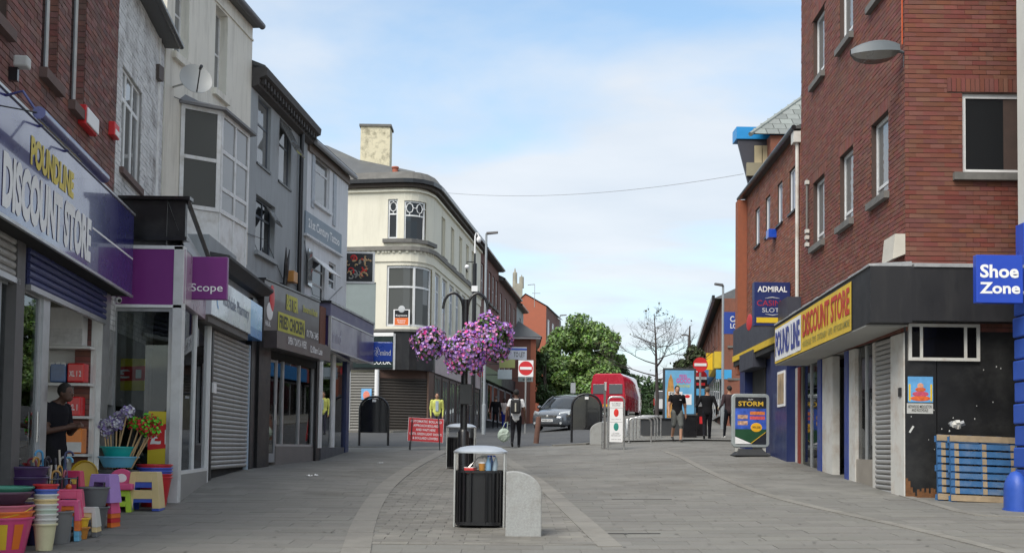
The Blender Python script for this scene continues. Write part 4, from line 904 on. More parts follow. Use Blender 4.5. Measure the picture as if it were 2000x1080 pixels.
h_top = [(751, 770, zz(760, 466), zz(760, 389)), (783, 826, zz(800, 469), zz(800, 392))]
h_mid = [(751, 840, zz(790, 637), zz(790, 518)), (668, 730, zz(700, 642), zz(700, 552))]
panels(h_top, z_s1, z_gut, 'front_wall', creamc); panels(h_mid, z_g, z_s0, 'front_wall', creamc)
def curvewin(x0, x1, z0, z1, fm, gm, mull, trans, name='window', fr=.07, rec=.09):
    ps = [x0]+[x for x in pxs if x0 < x < x1]+[x1]; pl = [corner_pt(x) for x in ps]; nn = nrms(pl); inn = [p-n_*rec for p, n_ in zip(pl, nn)]
    o = sweep(inn, [(-.03, z0), (.03, z0), (.03, z0+fr), (-.03, z0+fr)], name, fm); 
    sweep(inn, [(-.03, z1-fr), (.03, z1-fr), (.03, z1), (-.03, z1)], 'head', fm, o)
    for t in trans: z = z0+(z1-z0)*t; sweep(inn, [(-.025, z-fr*.4), (.025, z-fr*.4), (.025, z+fr*.4), (-.025, z+fr*.4)], 'transom', fm, o)
    for x in [x0+1.2, x1-1.2]+list(mull):
        p = corner_pt(x)-O10; n_ = nrms([corner_pt(x-3), corner_pt(x), corner_pt(x+3)])[1]; p = p-n_*rec; MB().box(-fr*.5, fr*.5, -.035, .035, z0, z1).xf(Matrix.Translation((p.x, p.y, 0)) @ Matrix.Rotation(math.atan2(n_.x, -n_.y), 4, 'Z')).build('mullion', fm, o)
    zs = [z0]+[z0+(z1-z0)*t for t in trans]+[z1]
    for i in range(len(inn)-1):
        for za_, zb__ in zip(zs, zs[1:]):
            a, c = inn[i]-O10, inn[i+1]-O10; MB().quad((a.x, a.y, za_), (c.x, c.y, za_), (c.x, c.y, zb__), (a.x, a.y, zb__)).build('pane', gm, o)
    return o
ww = [curvewin(751, 770, h_top[0][2], h_top[0][3], white, glassd, (), (.63,)), curvewin(783, 826, h_top[1][2], h_top[1][3], white, glassd, (), (.63,))]
for o, cs in ((ww[0], (760.5,)), (ww[1], (794, 815))):     # tracery: ring and cross in the top lights
    h = h_top[0] if o is ww[0] else h_top[1]
    for cx in cs:
        p = corner_pt(cx); n_ = nrms([corner_pt(cx-3), p, corner_pt(cx+3)])[1]; q = p-n_*.07-O10; q.z = 0; zc_ = h[2]+(h[3]-h[2])*.815; d_ = Vector((-n_.y, n_.x, 0))
        ring = [q+d_*(.14*math.cos(k*math.pi/4))+Vector((0, 0, .19*math.sin(k*math.pi/4)+zc_)) for k in range(8)]
        b = MB(); b.tube(ring, .022, 5, closed=True)
        for sx, sz in ((1, 0), (-1, 0), (0, 1), (0, -1)): b.tube([q+d_*(.14*sx)+Vector((0, 0, zc_+.19*sz)), q+d_*(.3*sx)+Vector((0, 0, zc_+.33*sz))], .018, 4)
        b.build('tracery', white, o)
curvewin(751, 840, h_mid[0][2], h_mid[0][3], white, glassmat('bay_front_glass', dark=(.10, .105, .10), ior=1.5), (806,), (.65,), fr=.09)
sweep([corner_pt(x) for x in (743, 770, 797, 826, 843)], [(-.02, h_top[0][2]-.17), (.14, h_top[0][2]-.17), (.14, h_top[0][2]-.02), (-.02, h_top[0][2]-.02)], 'sill', sillst)
sweep([corner_pt(x) for x in (664, 700, 732)], [(-.06, h_mid[1][2]), (-.05, h_mid[1][2]), (-.05, h_mid[1][3]), (-.06, h_mid[1][3])], 'boarded_window', mat('grey_green_board', (.21, .25, .25), .6, .08))
bandz(z_s1-.02, z_s0, .16, 'string_course', mat('string_stone', (.2, .19, .17), .8, .2)); bandz(z_f, z_s1-.021, .05, 'frieze', creamc); bandz(z_top-.06, z_top+.02, .10, 'moulding', creamc)
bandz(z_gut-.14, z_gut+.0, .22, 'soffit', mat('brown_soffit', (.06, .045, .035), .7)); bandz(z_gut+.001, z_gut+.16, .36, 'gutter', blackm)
sweep(full, [(.3, z_gut+.16), (.05, zz(745, 337)), (-6, zz(745, 337)+.2)], 'lead_roof', mat('roof_lead', (.115, .11, .10), .7, .25, 2, dirt=(.2, .19, .17), dirt_amt=.6, dirt_scale=1.5))
sweep(path, [(-.02, z_k), (.08, z_k), (.08, z_g), (-.02, z_g)], 'shop_fascia', black)
sweep(full, [(-.02, z_g+.001), (.16, z_g+.001), (.16, z_g+.10), (-.02, z_g+.12)], 'shop_cornice', sillst)
# little scalloped drip edge under the string course
b = MB(); L_tot = sum((c-a).length for a, c in zip(full, full[1:])); run = 0
for a, c in zip(full, full[1:]):
    n = max(1, int((c-a).length/.17)); d = (c-a).normalized(); n_ = Vector((d.y, -d.x, 0))
    for i in range(n): p = a.lerp(c, (i+.5)/n)+n_*.06-O10; b.box(p.x-.05, p.x+.05, p.y-.05, p.y+.05, z_s1-.11, z_s1-.021)
b.build('scalloped_edge', creamc, d10, kind='stuff')
# chimney and slate roof behind
c0, c1 = P(703, 336, 48.6)-O10, P(762, 248, 48.6)-O10
ch = MB().box(c0.x, c1.x, 48.6-O10.y, 49.5-O10.y, c0.z-1, c1.z).build('chimney', chimm, d10); MB().box(c0.x-.06, c1.x+.06, 48.54-O10.y, 49.56-O10.y, c1.z, c1.z+.1).build('cap', sillst, ch)
pt = P(772, 331, 47)-O10; MB().lathe([(.14, -.3), (.12, 0), (.16, .05), (.15, .1)], 12, pt).build('chimney_pot', mat('terracotta', (.35, .1, .06), .7), d10, smooth=True)
rl = [P(640, 285, 50)-O10, P(700, 312, 48.5)-O10, P(810, 335, 47)-O10]; b = MB()
b.add([(rl[0].x-3, rl[0].y, rl[0].z+.6), rl[0], rl[1], rl[2], (rl[2].x, rl[2].y-1.2, rl[2].z-.7), (rl[1].x, rl[1].y-2.6, rl[1].z-1.4), (rl[0].x-3, rl[0].y-4, rl[0].z-1.6), (rl[0].x, rl[0].y+8, rl[0].z-3), (rl[2].x+2, rl[2].y+8, rl[2].z-3)], [(0, 1, 2, 5, 6), (2, 3, 4, 5), (1, 0, 7), (1, 7, 8, 3, 2)]); b.build('slate_roof', slate, d10)
# right face, up the street
b = MB(); nw = []
for (x0, x1, yt, yb) in ((862, 869.5, 421, 500), (880.5, 887, 441, 517), (896.5, 902.5, 459, 533), (910, 915.5, 475, 547), (921, 926, 490, 560)): nw.append(Fr.rect(x0, x1, yt, yb))
zt_ = np.mean([h[3] for h in nw]); z0_ = np.mean([h[2] for h in nw]); nw = [(h[0], h[1], z0_, zt_) for h in nw]
lw = []
for (x0, x1) in ((849, 859), (863, 873), (877, 886), (890, 898), (902, 909), (913, 919)): lw.append((Fr.uz(x1, 600)[0], Fr.uz(x0, 600)[0], z_g+.35, z_f-.15))
skin(b, 0, Fr.len, z_g, z_gut, nw+lw, rev=.12); shell(b, 0, Fr.len, 8, 0, z_gut); swall = b.build('side_wall', creamc, d10)
M10 = Matrix.Translation(-O10) @ Matrix.Translation(Fr.loc) @ Matrix.Rotation(Fr.rz, 4, 'Z')
swall.data.transform(M10)
def onside(o): o.matrix_local = M10; return o
for h in nw:
    onside(window(d10, *h, creamc, glassmat('painted_over', dark=(.45, .43, .35), ior=1.2), rec=.1, fr=.05, sill=sillst, sh=.16, sproj=.12))
for h in lw: onside(window(d10, *h, whitewood, glassb, rec=.1, fr=.09, trans=(.68,)))
# ground floor: shutters, column, boards, shop windows
def fpan(x0, x1, y0, y1, off=.03, m=None, name='panel', par=None):
    a, c = corner_pt(x0), corner_pt(x1); n_ = nrms([a, (a+c)/2, c])[1]; z0, z1 = zz((x0+x1)/2, y1), zz((x0+x1)/2, y0); L = (c-a).length
    t = MB().box(0, L, -off, .03, z0, z1).build(name, m, par or d10); t.location = (a.x-O10.x, a.y-O10.y, 0); t.rotation_euler = (0, 0, math.atan2((c-a).y, (c-a).x)); return t, L, z0, z1
def fshut(x0, x1, y0, y1, m, labl):
    a, c = corner_pt(x0), corner_pt(x1); z0, z1 = zz((x0+x1)/2, y1), zz((x0+x1)/2, y0); L = (c-a).length
    o = shutter(d10, -L, 0, z0, z1, m, w=-.02, H=.11); o.location = (a.x-O10.x, a.y-O10.y, 0); o.rotation_euler = (0, 0, math.atan2((a-c).y, (a-c).x)); o['label'] = labl
    return o
fshut(684, 732, 727, 842, mat('grey_brown_shutter', (.17, .165, .15), .5, .1), 'grey brown roller shutter left of the white column')
fshut(741, 836, 737, 842, shutterd, 'dark brown roller shutter under the furniture shop sign')
fpan(620, 684, 722, 845, .0, greyfr, 'pier'); fpan(740, 838, 720, 738, .05, mat('brown_board', (.10, .055, .04), .6), 'shutter_box'); fpan(835, 845, 722, 842, .04, mat('brown_pier', (.12, .07, .05), .6), 'pier')
a = corner_pt(736)-O10; MB().lathe([(.09, 0), (.09, zz(736, 722))], 14, (a.x, a.y-.12, 0)).build('white_column', whitep, d10, smooth=True)
t, L, z0, z1 = fpan(690, 770, 658, 718, .12, mat('dark_green_sign', (.008, .02, .02), .35, .05), 'web_address_sign'); text(t, '.CO.UK', whitep, L*.68, z0+(z1-z0)*.18, L*.5, .19, -.125, .01, flip=False)
fpan(728, 768, 650, 657, .14, whitep, 'strip_light'); fpan(768, 772, 652, 722, .13, alum, 'sign_frame')
t, L, z0, z1 = fpan(774, 842, 653, 720, .12, mat('black_sign', (.012, .009, .012), .35, .05), 'furniture_sign'); text(t, 'Fine Furniture', mat('silver_letter', (.45, .43, .42), .5), L*.5, z0+.26, L*.78, .2, -.125, -.004, flip=False, shear=.3)
b = MB(); cx, cz = L*.42, z0+(z1-z0)*.62
for k in range(11):
    a = k*2*math.pi/11; b.tube([(cx+.22*math.cos(a), -.125, cz+.3*math.sin(a)), (cx+.14*math.cos(a+.3), -.125, cz+.2*math.sin(a+.3)), (cx+.2*math.cos(a+.57), -.125, cz+.28*math.sin(a+.57))], .016, 4)
b.build('ornament', MATS['silver_letter'], t)
q = MB(); zsh0, zsh1 = .25, z_k-.0
o = onside(MB().box(0, Fr.len, -.06, .06, z_k, z_g).build('side_fascia', mat('pinkish_fascia', (.5, .42, .42), .5, .2), d10))
for i in range(7):
    u0 = Fr.len*(i+.12)/7; u1 = Fr.len*(i+.88)/7; onside(window(d10, u0, u1, .5, z_k-.1, mat('brown_frame', (.1, .07, .06), .6), glassc, rec=.0, fr=.1, mull=(.5,), name='shop_window'))
onside(MB().box(0, Fr.len, -.1, -.02, 0, z_k).build('shop_wall', mat('shop_wall_dim', (.12, .10, .09), .7), d10))
# poster on the grey brown shutter
t, L, z0, z1 = fpan(706, 726, 759, 780, .05, mat('blue_poster', (.2, .45, .75), .5, .2, 8), 'event_poster'); MB().ball((L*.5, -.052, (z0+z1)/2-.05), .14, .006, .18).build('print', mat('orange_figure', (.75, .25, .18), .5, .3, 20), t)
p = corner_pt(781); n_ = nrms([corner_pt(776), p, corner_pt(786)])[1]; q = p-n_*.05-O10; zl = zz(781, 636); zh_ = zz(781, 604)
lt = bpy.data.objects.new('letting_board', MB().box(-.33, .33, -.012, .012, 0, zh_-zl).mesh('letting_board')); COL.objects.link(lt); lt.data.materials.append(whitep); lt.parent = d10; lt.location = (q.x, q.y, zl); lt.rotation_euler = (0, 0, math.atan2(n_.x, -n_.y)); hl = zh_-zl
MB().box(-.28, .28, -.016, -.0125, hl*.5, hl*.95).build('black_field', blackm, lt); MB().box(-.28, .28, -.016, -.0125, hl*.05, hl*.49).build('orange_field', mat('board_orange', (.75, .16, .03), .5), lt); MB().ball((0, -.014, hl*1.02), .14, .01, .14, 16, 10).build('roundel', mat('roundel_grey', (.5, .52, .53), .4), lt)
text(lt, 'Keystone', whitep, 0, hl*.62, .46, .10, -.018, .01, flip=False); text(lt, 'Property\nFinance', whitep, 0, hl*.27, .34, .16, -.018, .008, flip=False)
# ================================================================ brick terrace beyond
Ft = Fac((-1.74, 59.02), (.75, 81.0), True)
brickF = mat('far_brick', (.155, .07, .055), .8, .15, 2.5, dirt=(.1, .06, .05), dirt_amt=.5); zzt = lambda x, y: Ft.uz(x, y)[1]
def terrace(name, labl, u0, u1, eave, m, shopc, nwin, wins=(2, )):
    mid = Ft.at((u0+u1)/2, 0, 0); t = thing(name, labl, 'building', Ft.at(u0, 0, 0), Ft.rz, 'terrace shops up the hill'); L = u1-u0
    hs = []
    for i in range(nwin):
        c = L*(i+.5)/nwin
        for zt in (eave-.6, eave-3.5): hs.append((c-.5, c+.5, zt-1.75, zt))
    b = MB(); skin(b, 0, L, 3.4, eave, hs, rev=.12); shell(b, 0, L, 8, 0, eave); b.build('wall', m, t)
    for h in hs: window(t, *h, whitewood, glassc, rec=.1, fr=.07, trans=(.5,), sill=sillst, sh=.14, sproj=.1)
    b = MB(); b.prism([(0, .3, eave), (0, .3, eave+.2), (0, -4, eave+2.2), (0, -8, eave)], (L, 0, 0)); r_ = b.build('roof', slate, t)
    MB().tube([(0, .34, eave+.1), (L, .34, eave+.1)], .07, 8).build('gutter', blackm, t)
    MB().box(0, L, -.05, .25, 2.7, 3.4).build('shop_fascia', shopc, t)
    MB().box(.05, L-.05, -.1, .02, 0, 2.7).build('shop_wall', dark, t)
    for i in range(3): window(t, L*(i+.08)/3, L*(i+.92)/3, .55, 2.6, greyfr, glassd, rec=-.06, fr=.08, name='shop_window')
    return t
ea = zzt(955, 508); e2 = zzt(990, 567)
uA, uB, uC = Ft.uz(972, 700)[0], Ft.uz(1008, 700)[0], 0
terrace('brick_terrace_building', 'brown brick terrace building next to the cream corner building', uA, Ft.len, ea, brickF, mat('green_fascia', (.14, .2, .1), .5, .2), 5)
terrace('brick_terrace_building', 'lower brown brick terrace building with paired pale windows, further up the hill', uB, uA, e2, mat('far_brick2', (.145, .068, .055), .8, .15, 2.5), mat('dark_fascia', (.03, .03, .035), .5), 4)
terrace('grey_terrace_building', 'grey painted end building of the brick terrace', 0.0, uB, e2-.25, mat('grey_paint_far', (.3, .32, .33), .7, .1), mat('dark_fascia', (.03, .03, .035), .5), 1)
# coloured signs hanging over the footway
for (x0, x1, y0, y1, Y, c, tx, labl) in ((975, 1006, 702, 718, 63, (.42, .45, .16), '', 'flat yellow and green projecting sign over the far shops'), (992, 1029, 678, 702, 67, (.62, .66, .74), 'TO LET', 'white TO LET board with blue band beside the brick house'), (1012, 1041, 733, 745, 68, (.35, .42, .40), 'self', 'grey green shop sign below the far no entry sign'), (972, 1000, 722, 740, 60, (.45, .52, .55), '', 'pale blank shop sign below the yellow and green one')):
    a, c_ = P(x0, y1, Y), P(x1, y0, Y); t = thing('shop_sign', labl, 'sign', ((a.x+c_.x)/2, Y, a.z)); wd, hh = c_.x-a.x, c_.z-a.z
    MB().box(-wd/2, wd/2, -.06, .06, 0, hh).build('panel', mat('sgn%d' % x0, c, .5, .1), t)
    if tx: text(t, tx, dkl, wd*.1, hh*.4, wd*.6, hh*.4, -.065, .01, flip=False); MB().box(-wd/2, wd/2, -.07, -.06, hh*.75, hh*.9).build('band', royal, t)
    MB().box(-wd/2-.6, -wd/2, -.03, .03, hh*.4, hh*.5).build('bracket', blackm, t)
# small brick house, red gable, church
def gable_house(name, labl, x0, x1, xs, Ey, Py, By, Y, m, side_m, px):
    a, c = P(x0, Ey, Y), P(x1, Ey, Y); g = P((x0+x1)/2, By, Y).z; t = thing(name, labl, 'building', (a.x, Y, g-1)); L = c.x-a.x; e = a.z-g+1; pk = P(px, Py, Y); dep = 10
    b = MB(); pts = [(0, 0, 0), (L, 0, 0), (L, 0, e), (pk.x-a.x, 0, pk.z-g+1), (0, 0, e)]; b.poly(pts); b.build('gable_wall', m, t)
    b = MB(); b.quad((L, 0, 0), (L+1.6, dep, 0), (L+1.6, dep, e), (L, 0, e)); b.quad((0, 0, 0), (0, 0, e), (1.6, dep, e), (1.6, dep, 0)); b.build('side_wall', side_m, t)
    b = MB(); b.add([(L+.1, -.1, e+.05), (L+1.8, dep, e+.05), (pk.x-a.x+1.6, dep, pk.z-g+1.05), (pk.x-a.x, -.1, pk.z-g+1.08), (-.1, -.1, e+.05), (1.5, dep, e+.05)], [(0, 1, 2, 3), (3, 2, 5, 4)]); b.build('roof', slate, t)
    for i in range(3):
        o = window(t, 0, 1, 0, 1.7, whitewood, glassc, rec=-.05, fr=.08); o.location = (L+.25+.45*i, 1.8+2.8*i, e-2.6); o.rotation_euler = (0, 0, math.atan2(dep, 1.6)+math.pi*0); o.rotation_euler = (0, 0, math.atan2(-dep, -1.6))
    return t
gable_house('red_gable_house', 'bright orange red brick gable house with aerial rising above the terrace', 1003, 1067, 1082, 598, 575, 800, 88, mat('orange_brick', (.42, .13, .075), .8, .08, 3), brickF, 1026)
q = P(1044, 575, 88); t = thing('roof_aerial', 'thin television aerial on the orange red gable house', 'aerial', P(1044, 585, 88)); MB().tube([(0, 0, -.6), (0, 0, 1.2)], .025, 6).build('mast', steeld, t); MB().tube([(-.55, 0, 1.15), (0, 0, 1.2)], .03, 6).build('boom', steeld, t); MB().tube([(-.2, 0, .5), (.45, 0, .5)], .02, 6).build('boom', steeld, t)
hq = P(1017, 662, 74); hc = P(1047, 662, 74); g = gz(hc.x, 74); t = thing('small_brick_house', 'small brick house with grey hipped roof and white fascia board under the gable', 'building', (hq.x, 74, g-.3)); L = hc.x-hq.x; e = hq.z-g+.3
orb = mat('orange_brick2', (.36, .12, .07), .8, .1, 3); b = MB(); b.box(-1, L-.35, 0, 8, 0, e); b.build('wall', mat('brown_brick_far', (.18, .08, .06), .8, .1), t); MB().box(L-.35, L, -.05, .4, 0, e).build('corner_pier', orb, t)
MB().box(-1, L+.3, -.3, 8.2, e, e+.12).build('fascia_board', whitep, t); b = MB(); b.add([(-1, -.4, e+.12), (L+.4, -.4, e+.12), (L+.4, 8, e+.12), (-1, 8, e+.12), (-1, 4, e+1.8), (L-1.4, 4, e+1.8)], [(0, 1, 5, 4), (1, 2, 5), (2, 3, 4, 5), (3, 0, 4)]); b.build('roof', slate, t)
window(t, 0, .5, .6, 2, white, glassd, rec=-.05)
q = P(1013, 600, 150); t = thing('church_tower', 'weathered pinnacled church tower top beyond the red gable', 'church', q); stn = mat('church_stone', (.33, .31, .25), .85, .3, .7)
b = MB(); b.box(-.75, .5, 0, 1.6, -14, 3.2); b.build('tower', stn, t)
for i, (x, h) in enumerate(((-.55, 5.1), (.35, 4.2))): MB().lathe([(.32, 0), (.3, h*.6-1), (.14, h-3.3+.4), (.05, h-3.2+.8)], 8, (x, .3, 2.6)).build('pinnacle', stn, t)
MB().box(-4.5, -.75, .3, 1.6, -14, .9).build('nave_wall', stn, t)
# ================================================================ right corner building
Fq = Fac((6.21, 17.74), (6.445, 25.1), False); Fk = Fac((8.3, 17.735), (6.21, 17.735), False, zb=Fq.zb)
dR = thing('brick_corner_building', 'red brick corner building with black fascia and yellow DISCOUNT STORE banner', 'building', Fq.loc, Fq.rz)
MK = (Matrix.Translation(Fq.loc) @ Matrix.Rotation(Fq.rz, 4, 'Z')).inverted() @ (Matrix.Translation(Fk.loc) @ Matrix.Rotation(Fk.rz, 4, 'Z'))
def fr_(o): o.matrix_local = MK; return o
TOPR = 13.2
lo = [Fq.rect(1701, 1735, 244, 394), Fq.rect(1639.5, 1666, 308.75, 447), Fq.rect(1587.5, 1610, 362, 487)]
z0, z1 = np.mean([h[2] for h in lo]), np.mean([h[3] for h in lo]); up = Fq.rect(1587.5, 1610, 43, 169)
holes = [(h[0], h[1], z0, z1) for h in lo]+[(h[0], h[1], up[2], up[3]) for h in lo]
zfT = Fq.uz(1708, 515, .64)[1]; zfT2 = Fq.uz(1512.5, 637.5, .64)[1]; zfB = Fq.uz(1665, 643, .64)[1]; zfB2 = Fq.uz(1517, 710, .64)[1]
b = MB(); skin(b, 0, Fq.len, zfB-.1, TOPR, holes, rev=.15, w=-.012); shell(b, .12, Fq.len, 6, zfB-.1, TOPR, w=-.012); b.build('side_wall', mortar, dR)
wf = Fk.rect(1880, 2040, 182, 338); fh = [wf]
b = MB(); skin(b, 0, Fk.len, zfB-.1, TOPR, fh, rev=.12, w=-.012); fr_(b.build('front_wall', mortar, dR))
sold = [(h[0]-.12, h[1]+.12, h[3]+.006, h[3]+.226) for h in holes]
bricks(dR, 0.002, Fq.len, zfB-.1, TOPR, holes+sold, brickR, seed=21)
b = MB()
for s_ in sold:
    u = s_[0]
    while u < s_[1]-.03: b.box(u+.005, min(u+.07, s_[1]), -.03, random.uniform(-.003, .003), s_[2], s_[3]-.004); u += .075
b.build('soldier_course', brickR, dR, kind='stuff')
# front bricks: the 300 that show best are single bricks
fw = bpy.data.objects.new('front_brickwork', bpy.data.meshes.new('front_brickwork')); COL.objects.link(fw); fw.parent = dR; fw.matrix_local = MK
fw.data.from_pydata([(Fk.len-.01, -.02, zfB), (Fk.len, -.02, zfB), (Fk.len, -.02, zfB+.01)], [], [(0, 1, 2)]); fw.data.materials.append(mortar)
fsold = (wf[0]-.1, wf[1]+.24, wf[3]+.02, wf[3]+.25)
zv0, zv1 = Fk.uz(1850, 512)[1], Fk.uz(1850, 0)[1]; uv = Fk.uz(1987, 300)[0]
bricks(fw, 0, Fk.len-.002, zfB-.1, TOPR, fh+[fsold], brickR, seed=31, indiv=300, key=lambda c: (0 if (c[1] > uv and zv0-.1 < c[2] < zv1) else 100)+abs(c[2]-(zv0+zv1)/2)*.3+(Fk.len-c[0])*.4)
u = fsold[0]
sb = None
while u < fsold[1]-.04:
    if sb is None: sb = MB().box(.005, .07, -.03, 0, 0, .22).build('soldier_brick', brickR, fw); sb.location = (u, .001, fsold[2])
    else: place(sb, fw, (u, random.uniform(-.003, .003), fsold[2]))
    u += .075
for h in holes: window(dR, *h, white, glassc, rec=.12, fr=.06, trans=(.17,), sill=sillst, sh=.12, sproj=.09, sover=.05)
fr_(window(dR, *wf, white, glassd, rec=.08, fr=.07, sill=sillst, sh=.12, sproj=.08, sover=.16))
# fascia box round the corner
blkf = mat('black_fascia', (.013, .013, .016), .6, .15, 3, dirt=(.035, .034, .034), dirt_amt=.5, dirt_scale=1.5, streak=True)
uE = -.32; uF = Fq.uz(1514, 670, .64)[0]
b = MB(); b.hexa([(uE, .0, zfB), (uF, .0, zfB2), (uF, .64, zfB2), (uE, .64, zfB), (uE, .0, zfT), (uF, .0, zfT2), (uF, .64, zfT2), (uE, .64, zfT)]); fas = b.build('fascia', blkf, dR)
zkT, zkB = Fk.uz(1760, 521, .32)[1], Fk.uz(1800, 626, .32)[1]
fr_(MB().box(0, Fk.len+.02, 0, .315, zkB, zkT).build('front_fascia', blkf, dR))
b = MB(); n = 24
for i in range(n):
    t0, t1 = i/n, (i+1)/n; za, zb_ = zfT+(zfT2-zfT)*t0, zfT+(zfT2-zfT)*t1; ua, ub = uE+(uF-uE)*t0, uE+(uF-uE)*t1; e0 = random.uniform(-.012, .012)
    b.hexa([(ua, -.0, za+.003), (ub, -.0, zb_+.003), (ub, .665, zb_+.003), (ua, .665, za+.003), (ua, -.0, za+.07+e0), (ub, -.0, zb_+.07+e0), (ub, .665, zb_+.03+e0), (ua, .665, za+.03+e0)])
b.build('lead_flashing', lead, dR, kind='stuff')
fr_(MB().box(0, Fk.len-.02, 0, .335, zkT+.003, zkT+.05).box(0, Fk.len-.02, .0, .1, zkT+.055, zkT+.10).build('front_flashing', lead, dR))
sof = mat('grey_white_soffit', (.42, .42, .40), .7, .1); b = MB(); b.hexa([(uE+.3, -.4, zfB-.03), (uF, -.4, zfB2-.03), (uF, .63, zfB2-.03), (uE+.3, .63, zfB-.03), (uE+.3, -.4, zfB-.004), (uF, -.4, zfB2-.004), (uF, .63, zfB2-.004), (uE+.3, .63, zfB-.004)]); b.build('soffit', sof, dR)
# banner
def zf(u, t): f = (u-uE)/(uF-uE); return (zfB+(zfB2-zfB)*f)*(1-t)+(zfT+(zfT2-zfT)*f)*t
def fpoly(u0, u1, t0, t1, w0, m, name, par):
    n = 10; b = MB(); vs = []
    for i in range(n+1):
        u = u0+(u1-u0)*i/n; e = .004*math.sin(i*2.1); vs += [(u, w0+e, zf(u, t0)), (u, w0+e, zf(u, t1))]
    b.add(vs, [(2*i, 2*i+2, 2*i+3, 2*i+1) for i in range(n)]); return b.build(name, m, par)
uY0, uY1 = Fq.uz(1663, 600, .65)[0], Fq.uz(1566, 650, .65)[0]; uP1 = Fq.uz(1514, 675, .65)[0]
ban = fpoly(uY0, uP1, .0, .93, .652, mat('yellow_banner', (.70, .48, .04), .55, .12, 3, dirt=(.42, .3, .08), dirt_amt=.4, dirt_scale=2.5, streak=True), 'banner', dR)
def ftext(s, u0, u1, t0, t1, w0, m, bold, par):
    v, f = textmesh(s, bold); ext = v.max(0)-v.min(0); b = MB(); vs = []
    for p in v:
        u = (u0+u1)/2-p[0]*(u1-u0)/ext[0]; t = (t0+t1)/2+p[1]*(t1-t0)/ext[1]; vs.append((u, w0, zf(u, t)))
    b.add(vs, f); return b.build('lettering', m, par)
ftext('DISCOUNT STORE', uY0+.1, uY1-.1, .32, .85, .662, mat('red_lettering', (.50, .035, .02), .5), .03, ban)
ftext('HOUSEHOLD · TOYS · STATIONERY · GIFTS · PET FOOD & MORE', uY0+.1, uY1-.1, .1, .23, .662, mat('green_grey_lettering', (.2, .2, .06), .5), .01, ban)
wb_ = fpoly(uY1+.04, uP1-.06, .06, .88, .66, whitep, 'white_panel', ban)
ftext('POUND LINE', uY1+.12, uP1-.12, .16, .8, .67, mat('blue_lettering', (.04, .06, .30), .5), .03, ban)
# shopfront on the side street face
bluep = mat('blue_post', (.03, .06, .28), .45, .15, 4, dirt=(.1, .12, .2), dirt_amt=.4); rustw = mat('white_post_rusty', (.62, .61, .57), .6, .1, 3, dirt=(.3, .15, .06), dirt_amt=.45, dirt_scale=1.6)
zS = zfB2-.02; q = lambda x, y=780: Fq.uz(x, y)[0]
def rpost(x0, x1, m, w1=.02, name='post'):
    return MB().box(q(x0), q(x1), -.12, w1, -.2, zS).build(name, m, dR)
rpost(1540, 1550, greyfr, .05); rpost(1551, 1558, rustw, 0); rpost(1558, 1562, mat('red_trim', (.28, .05, .03), .5), .005)
rpost(1600, 1607, bluep, .04); rpost(1608, 1628, rustw); rpost(1653, 1660, bluep, .04); rpost(1660, 1672, rustw); rpost(1705, 1711, rustw, .01); rpost(1743, 1769, rustw, .03, 'corner_post')
for x0, x1, zr in ((1563, 1600, .35), (1672, 1705, .62)):
    g_ = MB().box(q(x1), q(x0), -.055, -.045, zr, zS).build('shop_window', glass, dR); MB().box(q(x1), q(x0), -.1, -.0, -.2, zr).build('stall_riser', mat('beige_riser', (.3, .27, .23), .6, .15), g_)
    MB().box(q((x0+x1)/2-1), q((x0+x1)/2+1), -.08, -.02, zr, zS).build('frame', alum, g_)
shutter(dR, q(1743), q(1711), Fq.uz(1720, 955)[1]-.08, zS, shutterg, w=.0, H=.085)
b = MB(); L = Fq.len; b.quad((0, -3, 0), (L, -3, 0), (L, -3, zS), (0, -3, zS)); b.quad((.4, 0, -.1), (L, 0, -.1), (L, -3, -.1), (.4, -3, -.1)); b.quad((L-.02, 0, 0), (L-.02, -3, 0), (L-.02, -3, zS), (L-.02, 0, zS)); b.quad((.3, -.1, 0), (.3, -3, 0), (.3, -3, zS), (.3, -.1, zS)); b.build('room_wall', dimw, dR)
b = MB()
for i in range(3): b.box(q(1705)+.1, q(1672)-.1, -.5, -.1, .65+i*.5, .67+i*.5)
dsh = b.build('display_shelves', whsh, dR)
rnd = random.Random(8)
for i in range(12):
    u = q(1705)+.15+rnd.random()*(q(1672)-q(1705)-.3); z = .68+(i % 3)*.5; c = [(.6, .1, .15), (.1, .4, .38), (.7, .3, .05), (.5, .08, .3)][i % 4]
    MB().box(u-.06, u+.06, -.3, -.15, z, z+.18+.15*rnd.random()).build('goods_box', mat('goods%d' % (i % 4), c, .5, .2, 6), dsh)
# boarded black front under the fascia
bb = mat('black_board', (.011, .011, .012), .45, .2, 2, dirt=(.055, .055, .052), dirt_amt=.55, dirt_scale=1.1)
xk = lambda x, y=800: Fk.uz(x, y)[0]
fr_(MB().box(xk(1829), xk(1768), -.05, .0, -.1, zkB).build('black_panel', bb, dR)); fr_(MB().box(0, xk(1831), -.05, -.01, -.1, zkB).build('black_panel', bb, dR))
a = Fk.rect(1773, 1912, 632, 704); wn = fr_(window(dR, a[0], a[1], a[2], a[3], rustw, glassmat('black_glass', dark=(.006, .006, .007), ior=1.25), rec=-.02, fr=.05, mull=(.2, .82), th=.05, name='high_window'))
b = MB(); rnd = random.Random(3)
for i in range(26):
    u, z = xk(rnd.uniform(1775, 1980)), rnd.uniform(.5, 2.2); s_ = rnd.uniform(.003, .012); b.poly([(u+s_*1.2*math.cos(k_*1.05+z)*rnd.uniform(.5, 1.3), .003, z+s_*2*math.sin(k_*1.05+z)*rnd.uniform(.5, 1.3)) for k_ in range(6)])
fr_(b.build('paint_chips', mat('chip_white', (.55, .56, .54), .7), dR, kind='stuff'))
b = MB(); rnd = random.Random(6)
